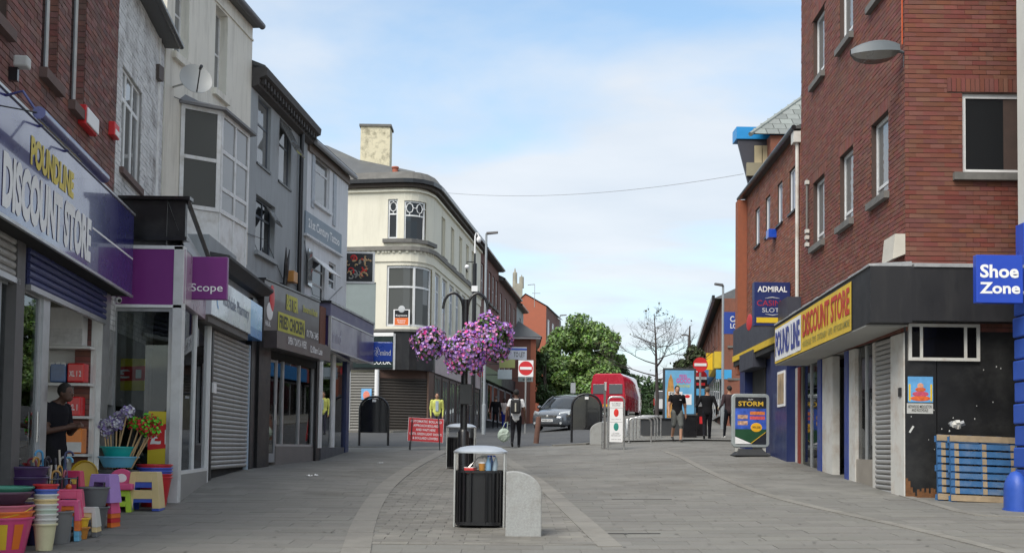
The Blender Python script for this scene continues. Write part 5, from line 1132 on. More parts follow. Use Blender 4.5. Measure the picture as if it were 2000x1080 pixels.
for i in range(14):
    u = xk(1768)-i*.036; h = .16*rnd.random()+.03+.15*max(0, 1-i*.3); b.box(u-.04, u, .001, .006+.002*(i % 2), .0, Fk.uz(1790, 972)[1]+h)
fr_(b.build('rust_patch', mat('rust', (.17, .075, .03), .9, .4, 12, bump=.5), dR, kind='stuff'))
def frposter(x0, x1, y0, y1, m, nm, labl):
    a = Fk.rect(x0, x1, y0, y1); o = fr_(MB().box(a[0], a[1], .001, .006, a[2], a[3]).build(nm, m, dR)); o['label'] = labl; return o, a
o, a = frposter(1773, 1822, 735, 785, mat('poster_blue', (.13, .38, .70), .4, .25, 6), 'event_poster', 'blue event poster with an orange seated figure on the black boards')
cx, cz = (a[0]+a[1])/2, a[2]
for i, (w_, z_, h_, c) in enumerate(((.32, .04, .07, (.70, .13, .03)), (.26, .11, .07, (.55, .08, .14)), (.17, .18, .06, (.6, .12, .04)), (.10, .24, .07, (.68, .33, .22)))): MB().ball((cx, .006, cz+z_+.02), w_/2, .003, h_/1.6, 16, 8).build('print', mat('prt%d' % i, c, .5, .3, 25), o)
for sx in (-1, 1): MB().box(cx+sx*.17-.015, cx+sx*.17+.015, .006, .008, a[2]+.02, a[3]-.12).build('print', yellow, o)
o, a = frposter(1771, 1822, 787, 807, mat('poster_white', (.5, .5, .48), .5, .1), 'notice_strip', 'white notice strip with black lettering under the blue event poster')
text(o, 'HEYWOOD MIDDLETON\nAND ROCHDALE', dkl, (a[0]+a[1])/2, (a[2]+a[3])/2, (a[1]-a[0])*.9, (a[3]-a[2])*.65, .009, .01)
zz_ = Fk.uz(1780, 838)[1]; fr_(MB().box(-.015, .015, .002, .005, -.06, .06).xf(Matrix.Translation((xk(1780), 0, zz_)) @ Matrix.Rotation(rad(-32), 4, 'Y')).build('tape', mat('chip_white', (.5, .5, .5)), dR))
MB().box(q(1765), q(1760), .02, .05, Fq.uz(1757, 775)[1], Fq.uz(1757, 758)[1]).build('lock', blackm, dR)
# things on the walls
a = Fq.rect(1740, 1762, 470, 508, .05); vb = MB().hexa([(a[0], 0, a[2]), (a[1], 0, a[2]), (a[1], .2, a[2]-.08), (a[0], .2, a[2]-.08), (a[0], 0, a[3]), (a[1], 0, a[3]), (a[1], .16, a[3]), (a[0], .16, a[3])]).build('vent_hood', mat('cream_vent', (.55, .52, .45), .6, .1), dR)
a = Fq.uz(1762, 40, .02); c = Fq.uz(1762, 88, .02); MB().tube([(a[0], .02, c[1]), (a[0], .02, a[1]+2)], .012, 6).build('orange_cable', mat('orange_cable', (.55, .1, .03), .5), dR)
a = Fq.uz(1577, 350, .04); c = Fq.uz(1577, 484, .04); pp = MB().tube([(a[0], .05, c[1]), (a[0], .05, a[1])], .025, 8).build('vent_pipe', mat('grey_pipe', (.16, .15, .14), .6), dR)
for y in (357, 452, 464, 478): z = Fq.uz(1577, y, .04)[1]; MB().box(a[0]-.05, a[0]+.05, .01, .09, z-.04, z+.04).build('junction_box', rustw, pp)
wl0, wl1 = P(1755, 100, 17.75), P(1672, 108, 17.55)
t = thing('wall_lamp', 'grey street lantern on the corner of the red brick building', 'street lamp', wl0); dv_ = wl1-wl0; dv_.z = 0; L = dv_.length
b = MB(); k = 10; vs = []
for i in range(k+1):
    x = -L*i/k; e = math.sin(math.pi*min(1, .12+i/k*.86))**.6; hh = .21*e*(1-.3*i/k); wv = .15*e
    zc_ = .05-.10*i/k*0
    vs += [(x, -wv, -.02-.05*i/k), (x, -wv*.75, hh*.75-.03*i/k), (x, 0, hh-.02*i/k), (x, wv*.75, hh*.75-.03*i/k), (x, wv, -.02-.05*i/k)]
b.add(vs, [(5*i+j, 5*i+j+1, 5*i+6+j, 5*i+5+j) for i in range(k) for j in range(4)]); b.build('canopy', mat('lamp_grey', (.13, .15, .165), .5, .1), t, smooth=True)
b = MB(); b.add([v for i in range(k+1) for v in (vs[5*i], (vs[5*i][0], vs[5*i][1]*.8, vs[5*i][2]-.13*math.sin(math.pi*i/k)**.5-.01), (vs[5*i+4][0], vs[5*i+4][1]*.8, vs[5*i][2]-.13*math.sin(math.pi*i/k)**.5-.01), vs[5*i+4])], [(4*i+j, 4*i+4+j, 4*i+5+j, 4*i+1+j) for i in range(k) for j in range(3)]); b.build('bowl', mat('lamp_bowl', (.06, .055, .05), .3, .05, coat=.3), t, smooth=True)
MB().tube([(0, 0, 0), (.12, .05, -.02), (.12, .05, -.25)], .03, 8).build('arm', mat('lamp_grey', (.2, .2, .2)), t)
# ---------------------------------------------------------------- pallets leaning on the boards
pblue = mat('pallet_blue', (.03, .12, .28), .7, .2, 5, bump=.2, dirt=(.3, .27, .22), dirt_amt=.35, dirt_scale=2.5); pwood = mat('pallet_wood', (.33, .25, .16), .8, .2, 8, bump=.2, dirt=(.16, .12, .08), dirt_amt=.4)
def pallet(px, py, Y, lab_, lean, yaw, deck=pblue, wd=.98, ht=1.02):
    p = GD(px, Y); t = thing('pallet', lab_, 'pallet', p, rad(yaw), 'pallets leaning on the black boards'); t.rotation_euler = (rad(-lean), rad(1.5), rad(yaw))
    n = 9; bh = ht/n
    for i in range(n): MB().box(0, wd, -.02, 0, i*bh+.016, (i+1)*bh-.016 if i not in (0, n-1) else (i+1)*bh-.006).build('deck_board', deck if i not in (0, n-1) or deck is pwood else pwood, t)
    for x in (.02, wd*.5-.03, wd-.08): MB().box(x, x+.07, .002, .1, 0, ht).build('stringer', pblue if deck is pblue else pwood, t)
    for x in (.06, wd*.5-.02, wd-.09):
        b = MB()
        for i in range(1, n-1): b.box(x, x+.065, -.0235, -.0205, i*bh+.014, (i+1)*bh-.014)
        b.build('bare_patches', pwood, t, kind='stuff')
    for i in (0, 4, 8): MB().box(0, wd, .102, .12, i*bh+.01, (i+1)*bh-.01).build('bottom_board', deck, t)
    return t
pallet(1857, 978, 17.05, 'weathered blue pallet leaning in front of another blue pallet', 8, -4)
pallet(1831, 970, 17.25, 'blue pallet leaning behind the front blue pallet, against the black boards', 7, -3)
pallet(1905, 978, 17.4, 'bare wood pallet at the back of the leaning blue pallets', 6, -2, pwood, wd=.78, ht=.98)
rub = thing('scrap_heap', 'small heap of broken plaster and wire on top of the blue pallets', 'rubble', P(1866, 836, 17.3))
rnd = random.Random(4)
for i in range(9): MB().box(-.03, .03, -.03, .03, -.02, .03).xf(Matrix.Translation((rnd.uniform(-.08, .14), rnd.uniform(-.03, .05), rnd.uniform(0, .10))) @ Matrix.Rotation(rnd.random()*3, 4, 'X') @ Matrix.Rotation(rnd.random()*3, 4, 'Z')).build('fragment', [rustw, lead][i % 2], rub)
# ---------------------------------------------------------------- neighbour on the far right edge: white wall with blue quoins
xn = 7.27; dN = thing('white_neighbour_building', 'white walled building with royal blue stone quoins at the edge of the street', 'building', (xn, 16.2, gz(xn, 16.2)-.1)); zn = dN.location.z
MB().box(.04, 5, -7, -.0, -.9, 12).build('wall', mat('white_wall', (.62, .61, .56), .7, .06, 2), dN)
quo = mat('blue_painted_stone', (.03, .09, .42), .45, .12, 4, bump=.15)
zq = P(1995, 575, 16.1).z-zn
for i in range(int(zq/.31)): MB().box(-.03 if i % 2 else -.05, .5, -.55, .02, .05+i*.31+.012, .05+(i+1)*.31-.012).build('quoin', quo, dN, bevel=.02)
MB().box(.0, .5, -.5, .01, 0, zq).build('quoin_joint', black, dN)
MB().box(-.02, 1, -.3, -.05, zq, zq+1.0).build('blue_board', royal, dN)
p = GD(1983, 15.9); t = thing('guard_stone', 'rounded royal blue guard stone at the foot of the blue quoins', 'guard stone', p)
b = MB(); b.lathe([(.2, -.05), (.2, .28), (.185, .38), (.14, .47), (.08, .53), (.01, .55)], 20, sx=.75, sy=1); b.build('stone', quo, t, smooth=True); MB().lathe([(.215, -.05), (.215, .02)], 20, sx=.78).build('plinth', quo, t)
a, c = P(1904, 592, 15.8), P(1994, 500, 15.8); t = thing('projecting_sign', 'square royal blue projecting sign reading Shoe Zone', 'sign', ((a.x+c.x)/2, 15.8, a.z)); wd, hh = c.x-a.x, c.z-a.z
MB().box(-wd/2, wd/2, -.06, .06, 0, hh).build('panel', mat('shoe_blue', (.012, .06, .46), .35, .04, coat=.2), t, bevel=.008)
def serif(par, s, cx, cz, wd, ht, y, m):
    o = text(par, s, m, cx, cz, wd, ht, y, .03, flip=False); return o
serif(t, 'Shoe', -.005, hh*.66, wd*.83, hh*.28, -.064, whitep); serif(t, 'Zone', .0, hh*.31, wd*.87, hh*.24, -.064, whitep)
MB().box(wd/2, wd/2+.3, -.02, .02, hh*.2, hh*.26).build('bracket', steeld, t); MB().box(wd/2, wd/2+.3, -.02, .02, hh*.75, hh*.81).build('bracket', steeld, t)
# ---------------------------------------------------------------- casino building
Fz = Fac((6.45, 25.13), (6.68, 32.4), False); dC = thing('casino_building', 'two storey red brick building with navy casino shopfront and four narrow windows', 'building', Fz.loc, Fz.rz)
brickC = mat('casino_brick', (.24, .085, .05), .8, .12, 6, dirt=(.13, .07, .045), dirt_amt=.6, dirt_scale=.8, bump=.3, bs=12)
hs = [Fz.rect(1541, 1553, 338, 421), Fz.rect(1518, 1528, 366, 444), Fz.rect(1495, 1504, 388, 465), Fz.rect(1475, 1483.5, 410, 481)]
z0, z1 = np.mean([h[2] for h in hs]), np.mean([h[3] for h in hs]); hs = [(h[0], h[1], z0, z1) for h in hs]; ez = Fz.uz(1556, 262)[1]; zf0 = Fz.uz(1500, 655)[1]-.1
b = MB(); skin(b, 0, Fz.len, zf0-.5, ez, hs, rev=.1, w=-.012); shell(b, 0, Fz.len, 8, 0, ez, w=-.012); b.build('wall', mortar, dC)
bricks(dC, 0, Fz.len, zf0-.4, ez, hs, mat('casino_brick2', (.25, .085, .048), .8, .15, 8, island=.2, hue=.01, dirt=(.13, .07, .045), dirt_amt=.5, dirt_scale=.8), seed=41)
for h in hs: window(dC, *h, white, glassb, rec=.07, fr=.04, sill=black, sh=.05, sproj=.04)
MB().box(Fz.len-.4, Fz.len+.0, 0, .26, 2.5, ez-.1).build('pilaster', mat('orange_brick3', (.29, .092, .047), .8, .15, 8), dC)
MB().tube([(0, .16, ez+.03), (Fz.len+.1, .16, ez+.03)], .06, 8).build('gutter', blackm, dC)
b = MB(); b.prism([(0, .12, ez), (0, .12, ez+.06), (0, -4, ez+1.6), (0, -8, ez)], (Fz.len, 0, 0)); b.build('roof', slate, dC)
MB().tube([(.12, .06, ez-.1), (.12, .06, zf0)], .04, 8).build('downpipe', rustw, dC); MB().box(.02, .3, 0, .16, ez-.3, ez-.05).build('hopper', rustw, dC)
a = Fz.rect(1504, 1509, 452, 468, .1); MB().box(a[0], a[1], 0, .2, a[2], a[3]).build('blue_alarm_box', royal, dC)
nv = mat('casino_navy', (.016, .028, .11), .4, .1, 3); zF1 = Fz.uz(1516, 640, .3)[1]; zF0 = Fz.uz(1516, 655, .3)[1]
MB().box(0, Fz.len+.1, -.02, .30, zF0-.0, zF0+.75).build('fascia', mat('charcoal_fascia', (.045, .048, .065), .5, .1), dC)
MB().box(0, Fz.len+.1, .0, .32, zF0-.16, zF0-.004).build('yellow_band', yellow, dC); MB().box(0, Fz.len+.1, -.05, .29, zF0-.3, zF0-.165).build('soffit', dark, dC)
a = Fz.rect(1457, 1470, 622, 645, .3); MB().ball(((a[0]+a[1])/2, .3, (a[2]+a[3])/2), .45, .02, .22).build('red_diamond', redp, dC)
MB().box(0, Fz.len, -.3, -.02, 0, zF0-.3).build('shop_wall', nv, dC)
for x0, x1 in ((1513, 1545), (1452, 1462)): a = Fz.uz(x0, 780, .1)[0]; c = Fz.uz(x1, 780, .1)[0]; MB().box(min(a, c), max(a, c), -.02, .2, 0, zF0-.3).build('pier', nv, dC)
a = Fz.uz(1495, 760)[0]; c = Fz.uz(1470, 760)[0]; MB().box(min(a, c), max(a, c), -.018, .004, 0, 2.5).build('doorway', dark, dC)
o = MB().box(a-.1, c+.1, 0, .35, 2.5, 2.95).build('door_canopy', MATS['charcoal_fascia'], dC)
a = Fz.rect(1520, 1534, 727, 795, .2); o = MB().box(a[0], a[1], .2, .225, a[2], a[3]).build('poster_frame', whitep, dC); MB().box(a[0]+.06, a[1]-.06, .226, .23, a[2]+.06, a[3]-.06).build('poster', mat('portrait_poster', (.35, .25, .15), .5, .8, 2.5), o)
a, c = P(1471, 637, 26.3), P(1541, 553, 26.3); t = thing('projecting_sign', 'navy projecting sign reading ADMIRAL CASINO SLOTS over a yellow bar', 'sign', ((a.x+c.x)/2, 26.3, a.z)); wd, hh = c.x-a.x, c.z-a.z
MB().box(-wd/2, wd/2, -.12, .12, 0, hh).build('panel', mat('sign_navy', (.018, .03, .13), .35, .04), t, bevel=.008)
text(t, 'ADMIRAL', whitep, 0, hh*.84, wd*.82, hh*.13, -.124, .02, flip=False); text(t, 'CASINO', mat('crimson_letter', (.38, .02, .05), .5), 0, hh*.52, wd*.86, hh*.13, -.124, .005, flip=False); text(t, 'SLOTS', mat('pale_letter', (.6, .6, .64), .5), 0, hh*.36, wd*.56, hh*.10, -.124, .006, flip=False)
MB().box(-wd/2+.05, wd/2-.0, -.128, -.121, hh*.07, hh*.19).build('yellow_bar', yellow, t)
for z in (.63, .27): MB().tube([(-wd*.2, -.124, hh*z), (0, -.124, hh*z+(.025 if z > .5 else -.025)), (wd*.2, -.124, hh*z)], [.004, .014, .004], 4).build('flourish', MATS['pale_letter'], t)
# slate gable and blue-edged dormer behind the casino
rf = thing('slate_roofed_building', 'green grey slate gable roof seen behind the casino building', 'building', (8.2, 34, gz(8, 34)))
zr0 = rf.location.z; A0, A1, A2 = P(1468, 262, 34), P(1585, 180, 36.4), P(1600, 262, 34)
MB().box(A0.x-8.2+.6, 6, .1, 1.2, 0, A0.z-zr0).build('wall', brickC, rf)
b = MB(); b.add([Vector(A0)-rf.location+Vector((0, .05, 0)), Vector(A1)-rf.location, Vector(A2)-rf.location+Vector((0, .05, 0))], [(0, 2, 1)]); b.build('roof_deck', slate, rf)
MB().tube([Vector(A0)-rf.location+Vector((-.05, -.03, -.02)), Vector(A1)-rf.location+Vector((-.05, -.03, -.02))], .07, 6).build('verge', slateg, rf); sl_ = None; rows = 9
for r in range(rows):
    z = A0.z-zr0+(A1.z-A0.z)*r/rows; y = 2.4*r/rows; xl = (A0.x-8.2)+(A1.x-A0.x)*(r+.4)/rows; x = xl
    while x < A1.x-8.2+.1:
        if sl_ is None: sl_ = MB().box(0, .36, -.012, 0, 0, .39).build('slate', slateg, rf); o = sl_
        else: o = place(sl_, rf, (0, 0, 0))
        o.location = (x+(r % 2)*.0, y-.02, z); o.rotation_euler = (rad(-50), 0, 0); x += .38
    
dm_ = thing('blue_edged_dormer', 'flared roof dormer with bright blue edge and cream panels behind the casino gutter', 'dormer', P(1500, 350, 34.6)); L0 = dm_.location
def dl(x, y, Y=34.6): return P(x, y, Y)-L0
a, c = dl(1438, 272), dl(1548, 250); MB().box(a.x, c.x, -.05, .6, a.z, c.z).build('blue_edge', mat('sky_blue_edge', (.02, .27, .62), .4, .04), dm_)
b = MB(); p0, p1, p2 = dl(1440, 272), dl(1461, 355), dl(1552, 355); p3 = dl(1545, 272); bk = Vector((.1, .5, 0)); b.add([p0, p1, p2, p3, p0+bk, p1+bk, p2+bk, p3+bk], [(0, 1, 2, 3), (0, 4, 5, 1), (3, 2, 6, 7), (4, 7, 6, 5)]); b.build('flared_soffit', mat('charcoal_board', (.05, .05, .065), .6), dm_)
for x0, x1 in ((1473, 1487), (1488.5, 1505)): a, c = dl(x0, 320), dl(x1, 286); MB().box(a.x, c.x, -.08, -.002, a.z, c.z).build('cream_panel', mat('cream_board', (.5, .42, .26), .6, .1), dm_)
a, c = dl(1457, 345), dl(1490, 320); MB().box(a.x, c.x, -.12, -.002, a.z, c.z).build('cream_ledge', mat('khaki_board', (.28, .25, .17), .6, .1), dm_)
MB().box(dl(1470, 350).x, dl(1552, 350).x, 0, .45, -9.5, .0).build('supporting_wall', brickC, dm_)
# pawnbroker sign beyond the casino
a, c = P(1414, 652, 34), P(1456, 610, 34); t = thing('projecting_sign', 'blue projecting CASH LOANS sign partly hidden by the casino corner', 'sign', ((a.x+c.x)/2, 34, a.z)); wd, hh = c.x-a.x, c.z-a.z
MB().box(-wd/2, wd/2+.1, -.06, .06, 0, hh).build('panel', mat('cash_blue', (.045, .09, .40), .35, .04), t); text(t, 'CASH', whitep, .08, hh*.68, wd*.72, hh*.27, -.065, .025, flip=False); text(t, 'LOANS', whitep, .12, hh*.36, wd*.82, hh*.23, -.065, .025, flip=False)
MB().box(wd/2+.1, wd/2+.7, -.03, .03, hh*.4, hh*.5).build('bracket', steeld, t)
q0 = P(1438, 692, 34.5); t = thing('pawnbroker_ball', 'brass ball of a pawnbroker sign hanging by the white post', 'sign', q0); MB().ball((0, 0, 0), .1).build('ball', mat('brass', (.55, .36, .12), .25, .05, metal=1), t, smooth=True); MB().tube([(0, 0, .1), (.15, 0, .25), (.45, 0, .25)], .012, 6).build('bracket', steeld, t)
# ---------------------------------------------------------------- far right row
Fy = Fac((8.75, 47.0), (12.9, 78.0), False); dY = thing('far_brick_row', 'far brick row with slate roof and sash windows up the right of the hill', 'building', Fy.loc, Fy.rz); ez = P(1413, 583, 47).z-Fy.zb
brY = mat('far_brick_right', (.22, .085, .055), .8, .15, 2.5, dirt=(.12, .07, .05), dirt_amt=.5); hs = []
for i in range(8):
    u = 2+i*3.6
    for zt in (ez-.5, ez-3.6): hs.append((u, u+1.1, zt-1.9, zt))
b = MB(); skin(b, 0, Fy.len, 3, ez, hs); shell(b, 0, Fy.len, 9, 0, ez); b.build('wall', brY, dY)
for h in hs: window(dY, *h, whitewood, glassc, rec=.1, fr=.08, trans=(.5,), sill=sillst)
b = MB(); b.add([(0, .35, ez), (Fy.len, .35, ez), (Fy.len, -9, ez), (0, -9, ez), (3, -4.5, ez+2.6), (Fy.len-3, -4.5, ez+2.6)], [(0, 1, 5, 4), (1, 2, 5), (2, 3, 4, 5), (3, 0, 4)]); b.build('roof', slate, dY); MB().box(-.3, Fy.len, .3, .42, ez-.1, ez+.1).build('gutter', blackm, dY)
for i, c in enumerate(((.6, .42, .03), (.05, .25, .6), (.35, .08, .06), (.3, .32, .33), (.1, .12, .2))): MB().box(i*6+.1, i*6+5.9, -.02, .3, 2.5, 3.2).build('shop_fascia', mat('ffas%d' % i, c, .5, .1), dY); window(dY, i*6+.3, i*6+5.7, .5, 2.4, greyfr, glassd, rec=-.06, fr=.1, mull=(.35, .65), name='shop_window')
MB().box(0, Fy.len, -.2, -.02, 0, 3).build('shop_wall', dark, dY)
# end wall of that row, facing down the street
Fe = Fac((13.4, 46.95), (8.75, 46.95), False, zb=Fy.zb); Me = (Matrix.Translation(Fy.loc) @ Matrix.Rotation(Fy.rz, 4, 'Z')).inverted() @ (Matrix.Translation(Fe.loc) @ Matrix.Rotation(Fe.rz, 4, 'Z'))
h1, h2 = Fe.rect(1424, 1447, 596, 625), Fe.rect(1424, 1447, 672, 710); h1 = (h1[0]-.4, h1[1], h1[3]-1.7, h1[3]); h2 = (h2[0]-.4, h2[1], h2[2]-.6, h2[3]); b = MB(); skin(b, 0, Fe.len, 0, ez, [h1, h2]); b.build('end_wall', brY, dY).matrix_local = Me
for h in (h1, h2): window(dY, *h, mat('cream_frame', (.55, .5, .4), .6), glassd, rec=.08, fr=.1, trans=(.5,), sill=sillst).matrix_local = Me
a, c = P(1383, 722, 49), P(1412, 690, 49); t = thing('shop_sign', 'yellow shop sign board on the far right row', 'sign', ((a.x+c.x)/2, 49, a.z)); MB().box(-.4, .4, -.06, .06, 0, c.z-a.z).build('panel', yellow, t); MB().box(.4, 1.5, -.03, .03, .3, .4).build('bracket', blackm, t)
a, c = P(1403, 740, 47), P(1424, 722, 47); t = thing('shop_sign', 'light blue hanging shop sign beside the yellow board', 'sign', ((a.x+c.x)/2, 47, a.z)); MB().box(-.32, .32, -.06, .06, 0, c.z-a.z).build('panel', mat('light_blue_sign', (.06, .36, .68), .4), t); MB().box(.32, 1.2, -.03, .03, .1, .2).build('bracket', blackm, t)
# ================================================================ street furniture
def arch_pts(w_, h, r, n=7):                       # inverted U, centred on x = 0
    r = min(r, w_/2); pts = [(-w_/2, 0, 0)]
    pts += [(-w_/2+r-r*math.cos(a), 0, h-r+r*math.sin(a)) for a in np.linspace(0, math.pi/2, n)]
    pts += [(w_/2-r+r*math.cos(a), 0, h-r+r*math.sin(a)) for a in np.linspace(math.pi/2, 0, n)]
    return pts+[(w_/2, 0, 0)]
def face(p): return math.atan2(-p.x, p.y)*0
# litter bins
def make_bin(px, py, labl):
    p = G(px, py); k = 1.0/158*FPX/p.y*0+1.0
    t = thing('litter_bin', labl, 'litter bin', p, rad(-4), 'steel framed litter bins on the island'); W, D, H = .56, .46, 1.0
    def ring(sx, sy, n=28): return [(sx*abs(math.cos(a))**.55*math.copysign(1, math.cos(a)), sy*abs(math.sin(a))**.55*math.copysign(1, math.sin(a))) for a in np.linspace(0, 2*math.pi, n, endpoint=False)]
    b = MB(); r0 = ring(W/2-.02, D/2-.02); n = len(r0)
    b.add([(x, y, z) for z in (.03, .69) for x, y in r0], [(i, (i+1) % n, n+(i+1) % n, n+i) for i in range(n)]+[tuple(range(n))[::-1]]); b.build('liner', mat('bin_liner_black', (.01, .01, .011), .5, .1), t)
    r1 = ring(W/2, D/2, 44); s0 = None
    for i in range(0, 44, 2):
        x, y = r1[i]; a = math.atan2(y/D, x/W)
        if s0 is None: s0 = MB().box(-.006, .012, -.013, .013, .05, .69).build('slat', blackm, t); o = s0
        else: o = place(s0, t, (0, 0, 0))
        o.location = (x, y, 0); o.rotation_euler = (0, 0, a)
    MB().add([(x, y, z) for z in (.03, .07) for x, y in ring(W/2+.012, D/2+.012)], [(i, (i+1) % n, n+(i+1) % n, n+i) for i in range(n)]).build('base_band', blackm, t)
    MB().add([(x, y, z) for z in (.665, .695) for x, y in ring(W/2+.012, D/2+.012)], [(i, (i+1) % n, n+(i+1) % n, n+i) for i in range(n)]).build('rim', blackm, t)
    for x in (-W/2-.025, W/2+.025):
        for y in (-.12, .12): MB().box(x-.012, x+.012, y-.03, y+.03, 0, .92).build('post', steel, t, bevel=.004)
    q = ring(.33, .27, 40); m_ = 40; b = MB(); vs = []
    for s_, z in ((1.0, .905), (1.0, .925), (.92, .945), (.75, .975), (.5, .992), (.2, 1.0)): vs += [(x*s_, y*s_, z) for x, y in q]
    b.add(vs, [(j*m_+i, j*m_+(i+1) % m_, (j+1)*m_+(i+1) % m_, (j+1)*m_+i) for j in range(5) for i in range(m_)]+[tuple(range(m_))[::-1], tuple(range(5*m_, 6*m_))]); b.build('canopy', mat('brushed_canopy', (.55, .58, .62), .35, .05, metal=.75), t, smooth=True)
    return t
b1 = make_bin(937, 1028, 'black slatted litter bin with steel canopy, overflowing with bottles, beside the granite block')
b2 = make_bin(900, 915, 'black slatted litter bin with steel canopy behind the flower basket post')
rnd = random.Random(11)
def rubbish(t0, items):
    for (x, y, nm, c, kind, labl) in items:
        t = thing(nm, labl, 'litter', t0.location+Vector((x, y, .66)), rnd.random()*3); m = mat('rub_'+nm+str(c), c, .3, .15, 9, coat=.3)
        if kind == 'bottle': MB().lathe([(.032, 0), (.034, .04), (.034, .12), (.014, .18), (.013, .2)], 12).xf(Matrix.Rotation(rnd.uniform(-.6, .6), 4, 'X')).build('bottle_body', m, t, smooth=True); MB().lathe([(.015, .2), (.015, .22)], 10).xf(Matrix.Rotation(0, 4, 'X')).build('cap', royal, t)
        elif kind == 'cup': MB().lathe([(.03, 0), (.042, .12)], 14).build('cup_body', m, t, smooth=True); MB().lathe([(.044, .12), (.044, .13), (.03, .14)], 14).build('lid', whitep, t)
        else: MB().box(-.09, .09, -.06, .06, 0, .07).build('box_body', m, t, bevel=.008); MB().box(-.091, .091, -.061, .061, .07, .075).build('flap', whitep, t)
rubbish(b1, [(-.12, -.12, 'food_box', (.55, .02, .02), 'box', 'red food carton in the mouth of the near litter bin'), (.02, -.14, 'drink_cup', (.55, .25, .05), 'cup', 'orange paper cup in the near litter bin'), (.10, -.13, 'plastic_bottle', (.25, .45, .65), 'bottle', 'clear blue plastic bottle leaning in the near litter bin'), (.17, -.08, 'plastic_bottle', (.5, .6, .66), 'bottle', 'pale plastic bottle at the right of the near litter bin'), (.13, -.02, 'plastic_bottle', (.1, .2, .5), 'bottle', 'dark blue bottle behind the pale one in the near litter bin')])
rubbish(b2, [(-.05, -.12, 'drink_cup', (.55, .58, .55), 'cup', 'white paper cup in the litter bin behind the flower basket post')])
hook = thing('umbrella', 'broken pale umbrella frame poking out of the near litter bin', 'umbrella', b1.location+Vector((0, -.1, .69)))
MB().tube([(-.16, -.02, .02), (-.02, .0, .17)], .009, 6).build('shaft', steel, hook); MB().tube([(.06+.06*math.cos(a), 0, .09+.09*math.sin(a)) for a in np.linspace(-.6, 2.4, 10)], .012, 6).build('crook', mat('grey_plastic', (.35, .35, .34), .4), hook); MB().tube([(.03+.06*math.cos(a), .03, .09+.09*math.sin(a)) for a in np.linspace(-.6, 2.4, 10)], .009, 6).build('rib', steeld, hook)
# granite quarter-round blocks
def gblock(px0, px1, py, ytop, labl, flip, th=.34):
    p = G((px0+px1)/2, py); s_ = p.y/FPX; W = (px1-px0)*s_; H = (py-ytop)*s_
    t = thing('granite_block', labl, 'stone block', p, 0, 'granite blocks guarding the paving'); n = 10; r = W*.82; pts = [(-W/2, 0, -.05), (W/2, 0, -.05), (W/2, 0, H-r*.72)]
    pts += [(W/2-r+r*math.cos(a), 0, H-r*.72+r*.72*math.sin(a)) for a in np.linspace(.1, math.pi/2, n)]+[(-W/2, 0, H-.01)]
    if flip: pts = [(-x, y, z) for x, y, z in pts][::-1]
    b = MB(); b.prism(pts, (0, th, 0)); o = b.build('block', granite, t, bevel=.012); MB().box(-W/2-.01, W/2+.01, -.01, th+.01, -.03, .006).build('bedding', sett, t); return t
gblock(987, 1057, 1048, 921, 'pale granite block with rounded top beside the near litter bin', False)
gblock(1153, 1186, 868, 823, 'pale granite block with rounded top by the bollard control sign', True)
# hanging basket post
pb_ = GD(905, 22.0); t = thing('basket_post', 'black double hoop post carrying the flower baskets', 'post', pb_)
zq = lambda y: P(905, y, 22.0).z-pb_.z
MB().tube([(0, 0, 0), (0, 0, .35), (0, 0, .36), (0, 0, zq(585))], [.1, .1, .072, .06], 14).build('column', blackm, t, smooth=True); MB().lathe([(.11, 0), (.11, .9), (.075, .95)], 16).build('base', blackm, t, smooth=True)
for s_ in (-1, 1):
    c = (s_*.24, zq(605)); MB().tube([(0.02*s_, 0, zq(650)), (.04*s_, 0, zq(610))]+[(c[0]-s_*.2*math.cos(a), 0, c[1]+.33*math.sin(a)) for a in np.linspace(.2, math.pi-.05, 10)], .028, 8).build('hoop', blackm, t, smooth=True)
    MB().tube([(s_*.44, 0, zq(612)), (s_*.44, 0, zq(640))], .012, 6).build('chain', steeld, t)
MB().box(-.09, .16, -.12, .1, zq(790), zq(750)).build('control_box', blackm, t, bevel=.01)
petal = [mat('petunia_violet', (.36, .14, .62), .6, .15, 8, island=.3, hue=.02), mat('petunia_lilac', (.54, .32, .72), .6, .15, 8, island=.25, hue=.02), mat('petunia_magenta', (.74, .08, .36), .6, .15, 8, island=.3, hue=.02), mat('petunia_pink', (.76, .28, .56), .6, .15, 8, island=.25)]
leafm = mat('basket_leaf', (.09, .16, .045), .6, .3, 8, island=.4)
def foliage_faces(n, fn, size, rnd, mats=1, wts=None):
    b = MB()
    for i in range(n):
        c, nrm = fn(rnd); s_ = size*rnd.uniform(.7, 1.3); nrm = (nrm+Vector((rnd.gauss(0, .35), rnd.gauss(0, .35), rnd.gauss(0, .35)))).normalized(); a = nrm.orthogonal().normalized(); e = nrm.cross(a); ph = rnd.random()*6
        b.cur = rnd.choices(range(mats), wts)[0] if mats > 1 else 0; k = 6
        ring = [c+(a*math.cos(ph+2*math.pi*j/k)+e*math.sin(ph+2*math.pi*j/k))*s_*(1 if j % 2 else .8)+nrm*s_*.25 for j in range(k)]
        b.add([c]+ring, [(0, 1+j, 1+(j+1) % k) for j in range(k)])
    return b
